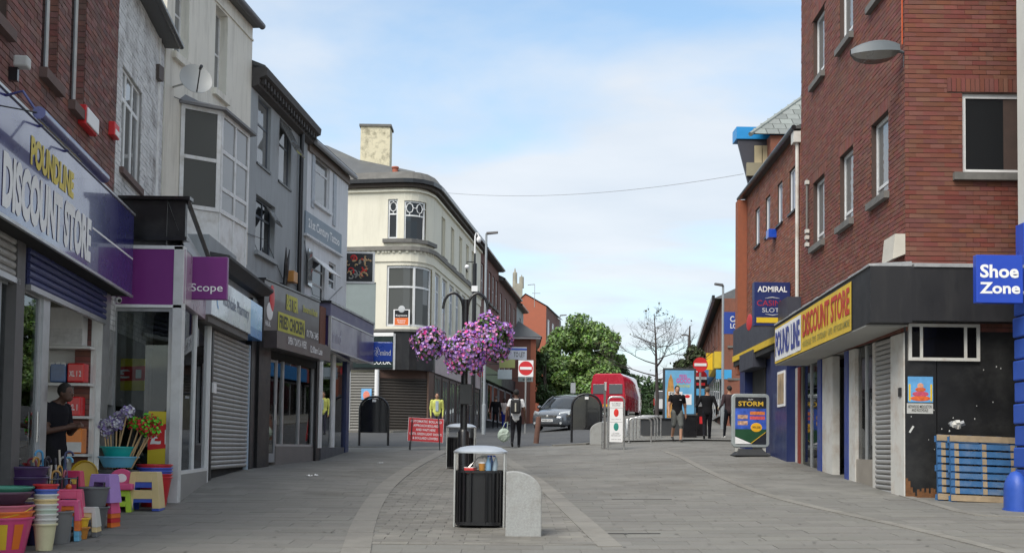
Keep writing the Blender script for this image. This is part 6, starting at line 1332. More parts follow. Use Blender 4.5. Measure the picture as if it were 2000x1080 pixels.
def basket(px, py, Y, r, labl, n, seed):
    c = P(px, py, Y); t = thing('flower_basket', labl, 'flower basket', c-Vector((0, 0, r*.5)), 0, 'hanging flower baskets'); rnd = random.Random(seed)
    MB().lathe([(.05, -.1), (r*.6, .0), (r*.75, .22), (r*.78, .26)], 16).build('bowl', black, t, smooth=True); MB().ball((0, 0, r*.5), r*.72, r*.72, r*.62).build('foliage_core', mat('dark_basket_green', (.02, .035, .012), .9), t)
    def fn(rd):
        while 1:
            d = Vector((rd.gauss(0, 1), rd.gauss(0, 1), rd.gauss(.1, 1))).normalized()
            if d.z > -.75: break
        lump = 1+.16*math.sin(d.x*5+seed)*math.cos(d.z*6+seed)+.1*math.sin(d.y*9)
        trail = Vector((0, 0, -.25*max(0, .2-d.z)*rd.random()))
        return Vector((d.x*r, d.y*r, d.z*r*.8+r*.5))*lump*rd.uniform(.86, 1.04)+trail, d
    foliage_faces(int(n*1.6), fn, .036, rnd).build('leaves', leafm, t, kind='stuff')
    def fn2(rd): c_, d = fn(rd); return c_+d*.035, d
    foliage_faces(int(n*1.75), fn2, .031, rnd, 4, (4.6, 3.4, 1.7, 2.8)).build('blooms', petal, t, kind='stuff'); return t
basket(838, 666, 22.3, .28, 'smaller hanging basket of lilac and red petunias nearest the cream building', 380, 3)
basket(909, 684, 21.7, .37, 'large full hanging basket of violet and magenta petunias at the front of the post', 1050, 5)
basket(954, 657, 22.1, .44, 'hanging basket of lilac petunias nearest the brick terrace', 800, 8)
# black arch notice boards
def archboard(px0, px1, py, ytop, labl, pm):
    p = G((px0+px1)/2, py); s_ = p.y/FPX; W, H = (px1-px0)*s_, (py-ytop)*s_; t = thing('arch_board', labl, 'notice board', p, 0, 'black arched boards at the crossing')
    MB().tube(arch_pts(W-.08, H-.03, W*.42, 9), .04, 10).build('hoop', blackm, t, smooth=True)
    a = [(x*.93, 0, z*.97) for x, _, z in arch_pts(W-.08, H-.03, W*.42, 9)]; b = MB(); b.prism([(x, -.012, max(z, .42)) for x, _, z in a], (0, .024, 0)); o = b.build('panel', pm, t)
    MB().box(-.06, .06, -.03, -.013, H*.88, H*.93).build('badge', whitep, t); return t
gl_blk = mat('gloss_black', (.008, .008, .009), .12, .05, coat=.6)
archboard(699, 760, 870, 773, 'glossy black arched board beside the charity shop corner', gl_blk); archboard(1114, 1176, 864, 768, 'glossy black arched board in front of the grey car', gl_blk)
# red A-board
p = G(830, 879); t = thing('a_board', 'red AUTOMATIC BOLLARD warning board on a black folding stand', 'sign', p, rad(6)); s_ = p.y/FPX; W, H = 68*s_, 66*s_
o = MB().box(-W/2, W/2, -.012, .012, .0, .72).build('panel', redp, t); o.location = (0, 0, .26); o.rotation_euler = (rad(-14), rad(2.5), 0); MB().box(-W/2-.012, W/2+.012, .0, .016, -.012, .732).build('border', whitep, o)
for i, tx in enumerate(('AUTOMATIC BOLLARD', 'APPROACH BOLLARD', 'AND WAIT HERE', 'UNTIL GREEN LIGHT SHOWS', '& BOLLARD LOWERS')): text(o, tx, whitep, 0, .62-i*.13, W*(.9, .72, .56, .92, .72)[i], .075, -.014, .02, flip=False)
for x in (-W*.42, W*.42): MB().tube([(x*.9, .1, .95), (x, -.12, 0)], .016, 6).build('leg', blackm, t); MB().tube([(x*.9, .1, .95), (x*1.05, .45, .02)], .016, 6).build('leg', blackm, t)
# small things by the crossing
p = G(1047, 866); t = thing('bollard', 'leaning rusty brown bollard in front of the grey car', 'bollard', p); t.rotation_euler = (0, rad(5), 0); MB().lathe([(.09, -.03), (.085, .85), (.075, .88), (.02, .9)], 14).build('shaft', mat('rust_brown', (.14, .07, .05), .8, .3, 8), t, smooth=True); MB().lathe([(.11, -.03), (.11, .01)], 14).build('collar', sett, t)
p = G(1181, 876); t = thing('control_post', 'tall grey steel bollard control post beside the white sign', 'post', p); MB().box(-.04, .02, -.07, .07, 0, 1.88).build('shaft', mat('dark_post_grey', (.13, .125, .12), .5, .1), t); MB().tube([(-.055, -.03, 0), (-.055, -.03, .78), (-.055, -.03, .8)], [.05, .05, .03], 10).build('guard', steel, t, smooth=True); MB().box(-.03, .04, -.08, .08, 1.7, 1.95).build('sensor_head', steel, t, bevel=.01)
p = G(1203, 878); t = thing('bollard_sign', 'white bollard signal sign with red and green discs in a steel hoop', 'sign', p, rad(-3)); s_ = p.y/FPX; W, H = 31*s_, 103*s_
MB().tube(arch_pts(W, H, .12), .028, 10).build('hoop', steel, t, smooth=True); o = MB().box(-W/2+.04, W/2-.04, -.012, .012, .22, H-.13).build('panel', whitep, t)
MB().ball((0, -.012, H*.70), .072, .006, .115, 20, 10).build('red_disc', mat('signal_red', (.7, .03, .02), .4), o); MB().ball((0, -.012, H*.435), .072, .006, .115, 20, 10).build('green_disc', mat('signal_green', (.02, .25, .2), .4), o)
for z, s in ((.86, 'AUTOMATIC\nBOLLARDS'), (.575, 'Stop when lit'), (.29, 'GO WHEN\nRED GOES OUT'), (.2, 'one at a time')): text(o, s, mat('grey_print2', (.25, .25, .25), .5), 0, H*z, W*.6, H*(.07 if '\n' in s else .025), -.014, .004, flip=False)
for z in (.52, .79): MB().box(-W/2+.045, W/2-.045, -.0145, -.012, H*z, H*z+.008).build('rule', MATS['grey_print2'], o)
for i, (x, y) in enumerate(((1250, 864), (1257.5, 861), (1263, 859), (1270, 857))):
    p = G(x, y); t = thing('cycle_stand', 'steel cycle stand hoop in the row beside the bollard sign', 'cycle stand', p, rad(3), 'row of steel cycle stands'); MB().tube(arch_pts(.72, .78, .13), .026, 10).build('hoop', steel, t, smooth=True)
    for sx in (-.36, .36): MB().lathe([(.06, -.01), (.06, .012)], 12, (sx, 0, 0)).build('foot', steeld, t)
p = G(1225, 856); t = thing('bollard', 'plain stainless steel bollard behind the white bollard sign', 'bollard', p); MB().lathe([(.06, -.02), (.06, .64), (.045, .67), (.01, .68)], 16).build('shaft', steel, t, smooth=True); MB().lathe([(.08, -.01), (.08, .01)], 16).build('collar', steeld, t)
dkg = mat('dark_grey_steel', (.045, .048, .052), .5, .12, 3)
a, c = GD(1256, 39.5), GD(1336, 39.5); t = thing('planter', 'long low dark grey planter behind the cycle stands', 'planter', a)
MB().box(0, c.x-a.x, 0, .8, -.05, .62).build('trough', dkg, t, bevel=.01); MB().box(-.03, c.x-a.x+.03, -.03, .83, .62, .68).build('rim', blackm, t); MB().box(.05, c.x-a.x-.05, .05, .75, .6, .66).build('soil', mat('soil', (.03, .022, .015), .9), t)
p = GD(1346, 38.5); t = thing('litter_bin', 'square black litter bin between the two walking men', 'litter bin', p); MB().box(-.22, .22, -.2, .2, 0, .75).build('body', blackm, t, bevel=.015); MB().box(-.24, .24, -.22, .22, .76, .82).build('lid', dkg, t)
p = GD(1368, 39.5); t = thing('litter_bin', 'tall black litter bin with a red label beside the walking man in black', 'litter bin', p); MB().box(-.2, .2, -.2, .2, 0, 1.05).build('body', blackm, t, bevel=.02); MB().box(-.07, .07, -.21, -.201, .45, .7).build('label_plate', redp, t); MB().lathe([(.24, 1.05), (.2, 1.13), (.05, 1.17)], 16).build('dome', dkg, t)
# advertising panel
p0 = GD(1326, 40.5); s_ = 40.5/FPX; W = 64*s_; zt = P(1326, 719, 40.5).z-p0.z; t = thing('poster_panel', 'free standing poster panel with a bright blue festival poster', 'advertising panel', p0)
MB().box(-W/2, W/2, -.08, .08, .45, zt).build('frame', dkg, t, bevel=.015); MB().box(-.12, .12, -.06, .06, 0, .45).build('leg', dkg, t); zb_ = .55; Hp = zt-.08-zb_
po_ = MB().box(-W/2+.07, W/2-.07, -.09, -.081, zb_, zt-.08).build('poster', mat('poster_sky', (.16, .42, .66), .35, .3, 1.4, coat=.3), t)
b = MB(); b.add([(-.46, -.092, zb_+.05), (-.2, -.092, zb_+.05), (-.2, -.092, zb_+Hp*.6), (-.24, -.092, zb_+Hp*.8), (-.32, -.092, zb_+Hp*.93), (-.4, -.092, zb_+Hp*.8), (-.46, -.092, zb_+Hp*.55)], [(0, 1, 2, 3, 4, 5, 6)]); b.build('tower_print', mat('tower_orange', (.5, .26, .07), .5, .5, 5), po_)
text(po_, 'FEEL', mat('pink_print', (.6, .08, .35), .5), .14, zb_+Hp*.88, .3, Hp*.07, -.0935, .02, flip=False); text(po_, 'GOOD', MATS['pink_print'], .14, zb_+Hp*.79, .52, Hp*.1, -.0935, .03, flip=False); text(po_, 'Festival', mat('lime_print', (.55, .55, .08), .5), .14, zb_+Hp*.69, .5, Hp*.07, -.0935, .01, flip=False, shear=.2)
for x, y, w2, h2 in ((-.15, .47, .5, .13), (.28, .35, .3, .38), (-.1, .08, .4, .12)): MB().box(x-w2/2, x+w2/2, -.0935, -.092, zb_+Hp*y-h2/2+.1, zb_+Hp*y+h2/2+.1).build('print_panel', whitep, po_)
text(po_, 'FEEL', dkl, -.15, zb_+Hp*.47+.1, .42, .09, -.0955, .02, flip=False); MB().ball((.28, -.094, zb_+Hp*.47), .09, .003, .06).build('print', redp, po_)
# signs
def noentry(px, py, r, Y, labl, square):
    c = P(px, py, Y); g = gz(c.x, Y); s_ = Y/FPX; R_ = r*s_; t = thing('no_entry_sign', labl, 'road sign', (c.x, Y, g), 0, 'no entry signs at the crossing'); z = c.z-g
    MB().tube([(0, .05, 0), (0, .05, z+R_)], .038, 10).build('pole', steeld, t)
    if square: MB().box(-R_*1.05, R_*1.05, .0, .012, z-R_*1.2, z+R_*1.12).build('backing', whitep, t)
    MB().lathe([(R_, -.012), (R_, 0)], 32).xf(Matrix.Translation((0, -.002, z)) @ Matrix.Rotation(rad(90), 4, 'X')).build('disc', redp, t); MB().box(-R_*.82, R_*.82, -.012, -.003, z-R_*.19, z+R_*.19).xf(Matrix.Translation((0, -.004, 0))).build('bar', whitep, t)
    return t
noentry(1027, 719, 14, 46.5, 'round red no entry sign on a white square backing by the brick house', True); noentry(1368, 712, 14.5, 41.5, 'round red no entry sign beside the blue festival poster', False)
p0 = GD(1369, 41.8); t = thing('information_totem', 'black information totem with red arched top below the no entry sign', 'sign', p0); zt = P(1369, 722, 41.8).z-p0.z; MB().box(-.22, .22, .0, .08, .0, zt-.25).build('post_panel', blackm, t); b = MB(); b.prism([(-.22, 0, zt-.25), (.22, 0, zt-.25)]+[(.22*math.cos(a), 0, zt-.25+.22*math.sin(a)) for a in np.linspace(.2, math.pi-.2, 8)], (0, .08, 0)); b.build('arched_top', redp, t); MB().box(-.2, .2, -.01, -.001, zt-.36, zt-.26).build('white_strip', whitep, t); MB().box(-.18, .12, -.01, -.001, zt-.95, zt-.7).build('blue_notice', mat('notice_blue', (.1, .4, .7), .5), t); MB().box(-.18, .14, -.01, -.001, zt-.58, zt-.48).build('red_notice', redp, t)
p0 = GD(938, 57); t = thing('road_sign', 'red backed round road sign on a grey pole before the far shops', 'road sign', p0); z = P(939, 728, 57).z-p0.z; MB().tube([(0, -.04, 0), (0, -.04, z+.2)], .04, 8).build('pole', steeld, t); MB().lathe([(.22, 0), (.22, .012)], 24).xf(Matrix.Translation((0, .01, z)) @ Matrix.Rotation(rad(90), 4, 'X')).build('disc', redp, t)
p0 = GD(1118, 60); t = thing('road_sign', 'small grey rectangular parking sign on a post in front of the green tree', 'road sign', p0); z = P(1118, 760, 60).z-p0.z; MB().tube([(0, .03, 0), (0, .03, z+.3)], .035, 8).build('pole', steeld, t); MB().box(-.13, .13, -.02, 0, z-.2, z+.35).build('plate', mat('plate_grey', (.4, .42, .44), .5), t)
# lamp columns
def lamp(px, Y, ytop, headw, labl, left, m):
    p = GD(px, Y); z = P(px, ytop, Y).z-p.z; t = thing('street_lamp', labl, 'street lamp', p, 0, 'street lamps'); L = headw*Y/FPX; d_ = -1 if left else 1
    MB().tube([(0, 0, 0), (0, 0, 1.2), (0, 0, 1.22), (0, 0, z)], [.085, .085, .06, .045], 10).build('column', m, t, smooth=True); b = MB(); b.hexa([(0, -.09, z-.05), (d_*L, -.1, z+.01), (d_*L, .1, z+.01), (0, .09, z-.05), (0, -.07, z+.05), (d_*L, -.05, z+.09), (d_*L, .05, z+.09), (0, .07, z+.05)]); b.build('lantern', mat('lantern_dark', (.07, .065, .065), .4), t, bevel=.02); return t
lamp(944, 45.5, 456, 23, 'tall grey street lamp in front of the cream corner building', False, mat('galv_grey', (.33, .36, .38), .5, .08, metal=.3)); lamp(1411, 44, 557, 17, 'grey street lamp before the far right brick row', True, MATS['galv_grey'])
lamp(1091, 95, 616, 13, 'distant street lamp rising behind the green tree', False, MATS['galv_grey']); lamp(1343, 72, 655, 11, 'distant street lamp behind the bare tree', True, MATS['galv_grey'])
p = GD(922, 41); t = thing('camera_column', 'black CCTV column with white swan neck top by the cream corner building', 'camera post', p); zc_ = lambda y: P(922, y, 41).z-p.z
MB().tube([(0, 0, 0), (0, 0, zc_(515)), (0, 0, zc_(514)), (0, 0, zc_(495))], [.085, .085, .04, .035], 12).build('column', blackm, t, smooth=True); MB().tube([(0, 0, zc_(495)), (0, 0, zc_(462)), (.03, 0, zc_(456)), (.09, 0, zc_(455)), (.13, 0, zc_(462))], .028, 8).build('swan_neck', whitep, t, smooth=True); MB().ball((.14, 0, zc_(468)), .09, .09, .12).build('dome_camera', whitep, t, smooth=True); MB().tube([(0, 0, zc_(512)), (-.28, -.05, zc_(512)), (-.28, -.05, zc_(518))], .018, 6).build('arm', blackm, t); MB().ball((-.28, -.05, zc_(522)), .085).build('dome_camera', whitep, t, smooth=True); MB().box(-.1, .12, -.13, -.086, zc_(570), zc_(559)).build('notice', whitep, t)
# Storm pavement sign
p = G(1465, 890); s_ = p.y/FPX; W = 74*s_; t = thing('pavement_sign', 'grey framed STORM pavement sign with casino slot poster outside the navy shop', 'sign', p, rad(2)); z0, z1 = 17*s_, 121*s_
b = MB(); b.prism([(-.42, -.3, 0), (.42, -.3, 0), (.42, .3, 0), (-.42, .3, 0)], (0, 0, .03)); b.hexa([(-.40, -.28, .03), (.40, -.28, .03), (.40, .28, .03), (-.40, .28, .03), (-.28, -.06, .17), (.28, -.06, .17), (.28, .06, .17), (-.28, .06, .17)]); b.build('base', mat('rubber_base', (.03, .032, .035), .6), t)
for x in (-.34, .34): MB().box(x-.04, x+.04, -.03, .03, .10, z0+.02).build('foot', mat('pale_plastic', (.45, .45, .42), .5), t)
fr = arch_pts(W-.02, 0, .1); b = MB(); r_ = .09
def rrect(w_, a, c, r, n=5):
    pts = []
    for cx, cz, st in ((w_/2-r, c-r, 0), (-w_/2+r, c-r, 1), (-w_/2+r, a+r, 2), (w_/2-r, a+r, 3)): pts += [(cx+r*math.cos(q_), cz+r*math.sin(q_)) for q_ in np.linspace(st*math.pi/2, (st+1)*math.pi/2, n)]
    return pts
b.prism([(x, -.05, z) for x, z in rrect(W, z0, z1, .1)], (0, .1, 0)); b.build('frame', mat('silver_frame', (.42, .46, .46), .35, .05, metal=.4), t, bevel=.012)
pw_, pz0, pz1 = W-.16, z0+.07, z1-.08; o = MB().prism([(x, -.056, z) for x, z in rrect(pw_, pz0, pz1, .03)], (0, .005, 0)).build('poster', mat('poster_black', (.02, .022, .028), .3, .1, coat=.4), t); Hp = pz1-pz0
text(o, 'STORM', mat('gold_letter', (.72, .45, .04), .5), 0, pz0+Hp*.86, pw_*.8, Hp*.1, -.0585, .02, flip=False); text(o, 'PLAY', whitep, 0, pz0+Hp*.95, pw_*.15, Hp*.025, -.0585, .01, flip=False)
MB().box(-pw_/2+.0, pw_/2, -.0578, -.0565, pz0+Hp*.32, pz0+Hp*.76).build('print_field', mat('print_blue', (.04, .1, .45), .4, .8, 4), o)
b = MB(); b.add([(-pw_/2, -.0582, pz0+.01), (pw_*.05, -.0582, pz0+.01), (-pw_/2, -.0582, pz0+Hp*.16)], [(0, 1, 2)]); b.build('print_corner', whitep, o); b = MB(); b.tube([(0, -.058, pz0+.02), (pw_*.48, -.058, pz0+Hp*.26)], .01, 4); b.build('print_stripe', MATS['gold_letter'], o)
b = MB(); b.add([(-pw_/2, -.0574, pz0+Hp*.17), (pw_*.05, -.0574, pz0+.02), (pw_/2, -.0574, pz0+Hp*.28), (pw_/2, -.0574, pz0+Hp*.35), (-pw_/2, -.0574, pz0+Hp*.35)], [(0, 1, 2, 3, 4)]); b.build('print_green', mat('print_green', (.015, .07, .03), .4), o)
MB().ball((pw_*.18, -.058, pz0+Hp*.36), .14, .003, .11, 18, 8).build('print_badge', mat('badge_orange', (.8, .42, .02), .4), o); text(o, 'WIN £500', dkl, pw_*.18, pz0+Hp*.36, .2, .06, -.0625, .01, flip=False)
for i, (z, c) in enumerate(((.66, (.7, .2, .05)), (.56, (.65, .1, .1)))): MB().box(-.02, pw_*.45, -.0595, -.0585, pz0+Hp*z-.04, pz0+Hp*z+.04).build('print_logo', mat('logo%d' % i, c, .4, .4, 20), o)
for z in (.58, .45): MB().box(-pw_*.42, -pw_*.1, -.0595, -.0585, pz0+Hp*z-.05, pz0+Hp*z+.05).build('print_thumbnail', mat('thumb%d' % int(z*100), (.5, .3, .2), .4, .8, 14), o)
# cable over the street
a, c = P(872, 377, 46.5), P(1452, 340, 34.7); pts = [a.lerp(c, i/24)-Vector((0, 0, .35*(1-(2*i/24-1)**2))) for i in range(25)]
o = MB().tube(pts, .008, 5).build('overhead_cable', mat('cable_grey', (.3, .31, .32), .6)); tag(o, 'thin overhead cable slung from the cream corner building across to the blue edged dormer', 'cable')
# ================================================================ goods outside the discount store
ORD = ['lowest', 'second', 'third', 'fourth', 'fifth', 'sixth', 'seventh', 'eighth']; ORD[0] = 'first'
def cname(c):
    for n_, k in (('red', RED), ('pink', PINK), ('lilac', LILAC), ('lime', LIME), ('teal', TEAL), ('blue', BLUE), ('orange', ORG), ('yellow', YEL), ('grey', GRY), ('cream', CRM), ('white', WHT), ('purple', PUR), ('green', GRN), ('sky blue', SKY), ('navy', NVY)):
        if sum(abs(a-b_) for a, b_ in zip(c, k)) < .09: return n_
    return 'pale' if sum(c) > 1.0 else 'dark'
def pl(c, rough=.38):
    k = 'plastic_%02d%02d%02d' % tuple(int(x*99) for x in c)
    return mat(k, c, rough, .08, 6, coat=.15)
RED, PINK, LILAC, LIME, TEAL, BLUE, ORG, YEL, GRY, CRM, WHT, PUR, GRN, SKY, NVY = (.55, .02, .03), (.72, .10, .25), (.42, .26, .62), (.42, .62, .04), (.01, .38, .36), (.05, .10, .50), (.75, .17, .02), (.72, .46, .03), (.12, .125, .13), (.72, .56, .28), (.6, .6, .56), (.05, .02, .09), (.06, .26, .18), (.13, .42, .62), (.02, .03, .14)
def spot(px, py, dz=0.0): return G(px, py)
def bucketp(b, r0, r1, h, z=0, n=22):
    t = .006; b.lathe([(r0, z), (r1, z+h-.02), (r1+.012, z+h-.018), (r1+.012, z+h), (r1-t, z+h), (r0-t, z+.01)], n, caps=False); b.lathe([(r0, z), (r0, z+.008)], n)
def bstack(name, labl, cat, loc, r0, r1, h, cols, step, handle=False, group=None, yaw=0):
    """a stack of nested buckets: one thing per bucket"""
    for i, c in enumerate(cols):
        l = labl if len(cols) == 1 else cname(c)+' '+labl+', '+(ORD[i]+' from the ground' if i < len(cols)-1 else 'topmost')
        t = thing(name, l, cat, Vector(loc)+Vector((0, 0, i*step)), yaw, group); b = MB(); bucketp(b, r0, r1, h); b.build('body', pl(c), t, smooth=True)
        MB().lathe([(r1+.016, h-.012), (r1+.018, h-.004), (r1+.014, h+.004), (r1-.004, h+.004)], 22, caps=False).build('rim', pl(c), t, smooth=True)
        if handle and i == len(cols)-1: MB().tube([((r1+.01)*math.cos(a), -(r1+.02)*.9*abs(math.sin(a)), h-.02-.10*math.sin(a)) for a in np.linspace(0, math.pi, 10)], .006, 5).build('handle', pl(YEL), t)
def stool(labl, loc, c, w_=.27, d_=.22, h=.24, yaw=0, slot=True, group='plastic stools on the pavement'):
    t = thing('step_stool', labl, 'stool', loc, rad(yaw), group); m = pl(c); tw, td = w_*.39, d_*.39; b = MB()
    b.box(-tw, tw, -td, td, h-.025, h); b.build('seat', m, t, bevel=.012)
    for s_ in (-1, 1):
        b = MB(); y0, y1 = s_*td, s_*d_/2; th = .012*s_
        def pan(xa, xb, za, zb):      # panel on the sloping side
            f = lambda z: y1+(y0-y1)*z/h
            g = lambda x, z: x*(1+(.28)*(1-z/h))
            b.hexa([(g(xa, za), f(za)-th, za), (g(xb, za), f(za)-th, za), (g(xb, za), f(za), za), (g(xa, za), f(za), za), (g(xa, zb), f(zb)-th, zb), (g(xb, zb), f(zb)-th, zb), (g(xb, zb), f(zb), zb), (g(xa, zb), f(zb), zb)])
        pan(-tw, -tw*.58, 0, h-.02); pan(tw*.58, tw, 0, h-.02); pan(-tw*.58, tw*.58, h*.72, h-.02)
        if slot: pan(-tw*.58, tw*.58, h*.26, h*.50)
        b.build('side_panel', m, t, bevel=.004)
    for s_ in (-1, 1): MB().hexa([(s_*tw*1.28, -d_*.46, 0), (s_*tw*1.24, -d_*.46, 0), (s_*tw*1.24, d_*.46, 0), (s_*tw*1.28, d_*.46, 0), (s_*tw, -td*.9, h-.02), (s_*tw*.95, -td*.9, h-.02), (s_*tw*.95, td*.9, h-.02), (s_*tw, td*.9, h-.02)]).build('end_panel', m, t)
    return t
# cream stools stacked on a blue one
p = spot(284, 996); k = p.y/FPX
stool('royal blue plastic step stool under the cream one', p, BLUE, .45, .35, .44, 4)
stool('large cream plastic step stool stacked on a blue stool before the £1 poster', p+Vector((0, 0, .035)), CRM, .46, .36, .50, 4)
# tubs of red and blue by the charity shop corner
p = GD(303, 16.25); bstack('plastic_tub', 'tub by the charity shop corner', 'tub', p, .17, .24, .42, [RED, RED, BLUE, BLUE, RED], .045)
# grey bin with basins and mops
p = GD(232, 15.95); hb = (GD(232, p.y).z); zt = P(232, 915, p.y).z-p.z
bstack('dustbin', 'dark grey plastic dustbin holding the basins and mops', 'bin', p, .2, .27, zt-.02, [GRY], 0)
for c, y, r, l in ((SKY, 912, .28, 'wide sky blue washing-up basin on the dustbin'), (TEAL, 893, .25, 'teal washing-up basin on top of the sky blue one')):
    z = P(232, y, p.y).z; t = thing('basin', l, 'basin', (p.x, p.y, z)); b = MB(); h = .15; b.lathe([(r*.72, 0), (r*.93, h-.02), (r, h-.018), (r, h), (r*.9, h), (r*.7, .012)], 26, caps=False); b.lathe([(r*.72, 0), (r*.72, .01)], 26); b.build('bowl', pl(c), t, smooth=True); MB().lathe([(r*.99, h-.014), (r*1.03, h-.008), (r*1.0, h+.004), (r*.93, h+.004)], 26, caps=False).build('rim', pl(c), t, smooth=True)
wood = mat('broom_wood', (.55, .38, .2), .6, .15, 8); rnd = random.Random(9); zb_ = P(232, 880, p.y).z
def mop(labl, bx, tx, ty, cols, seed, grp):
    base = Vector((p.x+bx, p.y-.02, zb_-.25)); top = P(tx, ty, p.y-.05+rnd.uniform(-.08, .08)); t = thing('mop', labl, 'mop', base, 0, grp); d = top-base; MB().tube([(0, 0, 0), d*.92], .011, 8).build('handle', wood, t); rd = random.Random(seed)
    def fn(r_): v = Vector((r_.gauss(0, 1), r_.gauss(0, 1), r_.gauss(0, 1))).normalized(); return Vector((v.x*.095, v.y*.095, v.z*.075))*r_.uniform(.4, 1.05)+d-Vector((0, 0, .05*r_.random())), v
    foliage_faces(230, fn, .021, rd, 2, (1, 1)).build('head', [pl(cols[0], .8), pl(cols[1], .8)], t, kind='stuff')
for i, (bx, tx, ty) in enumerate(((-.14, 203, 828), (-.08, 215, 822), (-.03, 228, 825), (.0, 238, 808), (-.05, 250, 800), (-.10, 209, 838))): mop('lilac and white mop standing in the basins on the dustbin', bx, tx, ty, ((.30, .24, .5), (.6, .6, .66)), i, 'mops standing in the basins')
for i, (bx, tx, ty) in enumerate(((.05, 262, 822), (.10, 275, 826), (.14, 290, 815), (.17, 303, 822), (.08, 284, 835), (.19, 300, 838))): mop('bright green and red mop standing in the basins on the dustbin', bx, tx, ty, ((.12, .55, .03), (.55, .03, .03)), 20+i, 'green and red mops standing in the basins')
# child's pink seat on a lime stool, yellow tray, lilac and pink stools
p = spot(228, 1000)+Vector((0, .12, 0)); stool('lime green step stool under the pink child seat', p, LIME, .34, .28, .30, 10)
t = thing('child_seat', 'pink plastic child potty seat with rounded back on the lime stool', 'child seat', p+Vector((0, 0, .30)), rad(10)); b = MB(); b.prism([(-.17, .06, .0), (.17, .06, 0), (.17, .06, .12)]+[(.17*math.cos(a), .06, .12+.17*math.sin(a)) for a in np.linspace(.1, math.pi-.1, 10)]+[(-.17, .06, .12)], (0, .03, 0)); b.build('backrest', pl(PINK), t, bevel=.008); MB().box(-.18, .18, -.16, .06, 0, .09).build('seat', pl(PINK), t, bevel=.02); MB().ball((0, .055, .16), .07, .005, .06).build('print', whitep, t)
p = GD(167, 14.6); t = thing('round_tray', 'round mustard yellow plastic tray standing on edge among the stools', 'tray', Vector((p.x, p.y, P(167, 952, 14.6).z))); MB().lathe([(.17, 0), (.18, .02), (.165, .02), (.16, .008)], 30, caps=True).xf(Matrix.Translation((0, 0, .17)) @ Matrix.Rotation(rad(80), 4, 'X')).build('dish', pl((.55, .36, .02)), t); MB().tube([(.178*math.cos(a), -.02, .17+.178*math.sin(a)) for a in np.linspace(0, 2*math.pi, 28, endpoint=False)], .007, 5, closed=True).build('rim', pl((.55, .36, .02)), t)
p = spot(203, 1030); stool('lilac step stool stacked on the small orange and red stools', p+Vector((-.03, .06, .30)), LILAC, .32, .26, .34, -12); q_ = GD(145, 14.1); stool('pink red step stool beside the yellow tray', Vector((q_.x, q_.y, P(145, 972, 14.1).z)), (.70, .05, .15), .26, .22, .34, 5); bstack('storage_pot', 'dark grey pot under the pink red stool', 'pot', q_, .11, .14, max(.1, P(145, 972, 14.1).z-q_.z), [GRY], 0)
bstack('storage_pot', 'plastic pot among the stools', 'pot', spot(180, 1034), .13, .175, .27, [GRY, (.15, .155, .16)], .23); bstack('storage_pot', 'grey plastic pot under the pink stool', 'pot', spot(114, 1060), .115, .135, .34, [(.18, .18, .18)], 0)
# small stool stacks at the front
for (px, py, cols, y0, l) in ((133, 1055, (SKY, SKY, ORG, ORG, PINK), 12, 'small stool beside the tall pink stool'), (207, 1028, (ORG, RED, ORG, PINK), -10, 'small stool under the lilac stool'), (170, 1047, (GRY, CRM, WHT), 6, 'small stool in the grey and white stack')):
    p = spot(px, py)
    for i, c in enumerate(cols): stool(cname(c)+' '+l+', '+('topmost' if i == len(cols)-1 else ORD[i]+' from the ground'), p+Vector((0, 0, i*.055)), c, .26, .22, .22, y0, slot=False)
p = spot(128, 1052)+Vector((-.03, .16, .0)); stool('tall pink step stool with an orange label beside the cream bucket', p+Vector((0, 0, .18)), (.72, .09, .20), .34, .28, .36, 15)
# buckets at the very front
bstack('bucket', 'bucket in the tall stack beside the striped tubs', 'bucket', spot(86, 1074), .08, .11, .27, [(.62, .58, .36), WHT, WHT, (.5, .6, .5), WHT, CRM, WHT, (.08, .14, .5), RED], .05, group=None)
pf = GD(8, 11.3)
bstack('striped_tub', 'striped tub at the front of the goods', 'tub', pf, .22, .29, .36, [(.62, .06, .20), ORG, (.55, .14, .2)], .06, handle=True)
t = thing('tub_stripe_sleeve', 'orange and yellow striped label sleeve round the pink tub at the front', 'label', pf+Vector((0, 0, .05))); b = MB(); n = 10
for a0, a1, cc in ((-.6, -.1, ORG), (.05, .62, YEL), (.85, 1.2, ORG)):
    b = MB(); b.add([((.232+.055*j)*math.sin(a), -(.232+.055*j)*math.cos(a), .25*j) for a in np.linspace(a0, a1, n) for j in (0, 1)], [(2*i, 2*i+2, 2*i+3, 2*i+1) for i in range(n-1)]); b.build('stripe', pl(cc), t)
bstack('basin_tub', 'basin on the striped tubs', 'basin', pf+Vector((-.03, .05, .49)), .2, .29, .12, [(.12, .06, .10), GRN], .05)
pp = GD(40, 12.3); bstack('large_tub', 'trug behind the striped tubs', 'tub', pp, .2, .29, .36, [(.03, .02, .07), (.5, .42, .3), PUR, (.04, .015, .08), PUR], .11)
bstack('bucket', 'bucket between the trugs and the tall bucket stack', 'bucket', GD(78, 12.0), .12, .16, .3, [(.03, .03, .10), (.03, .03, .09), PUR], .07)
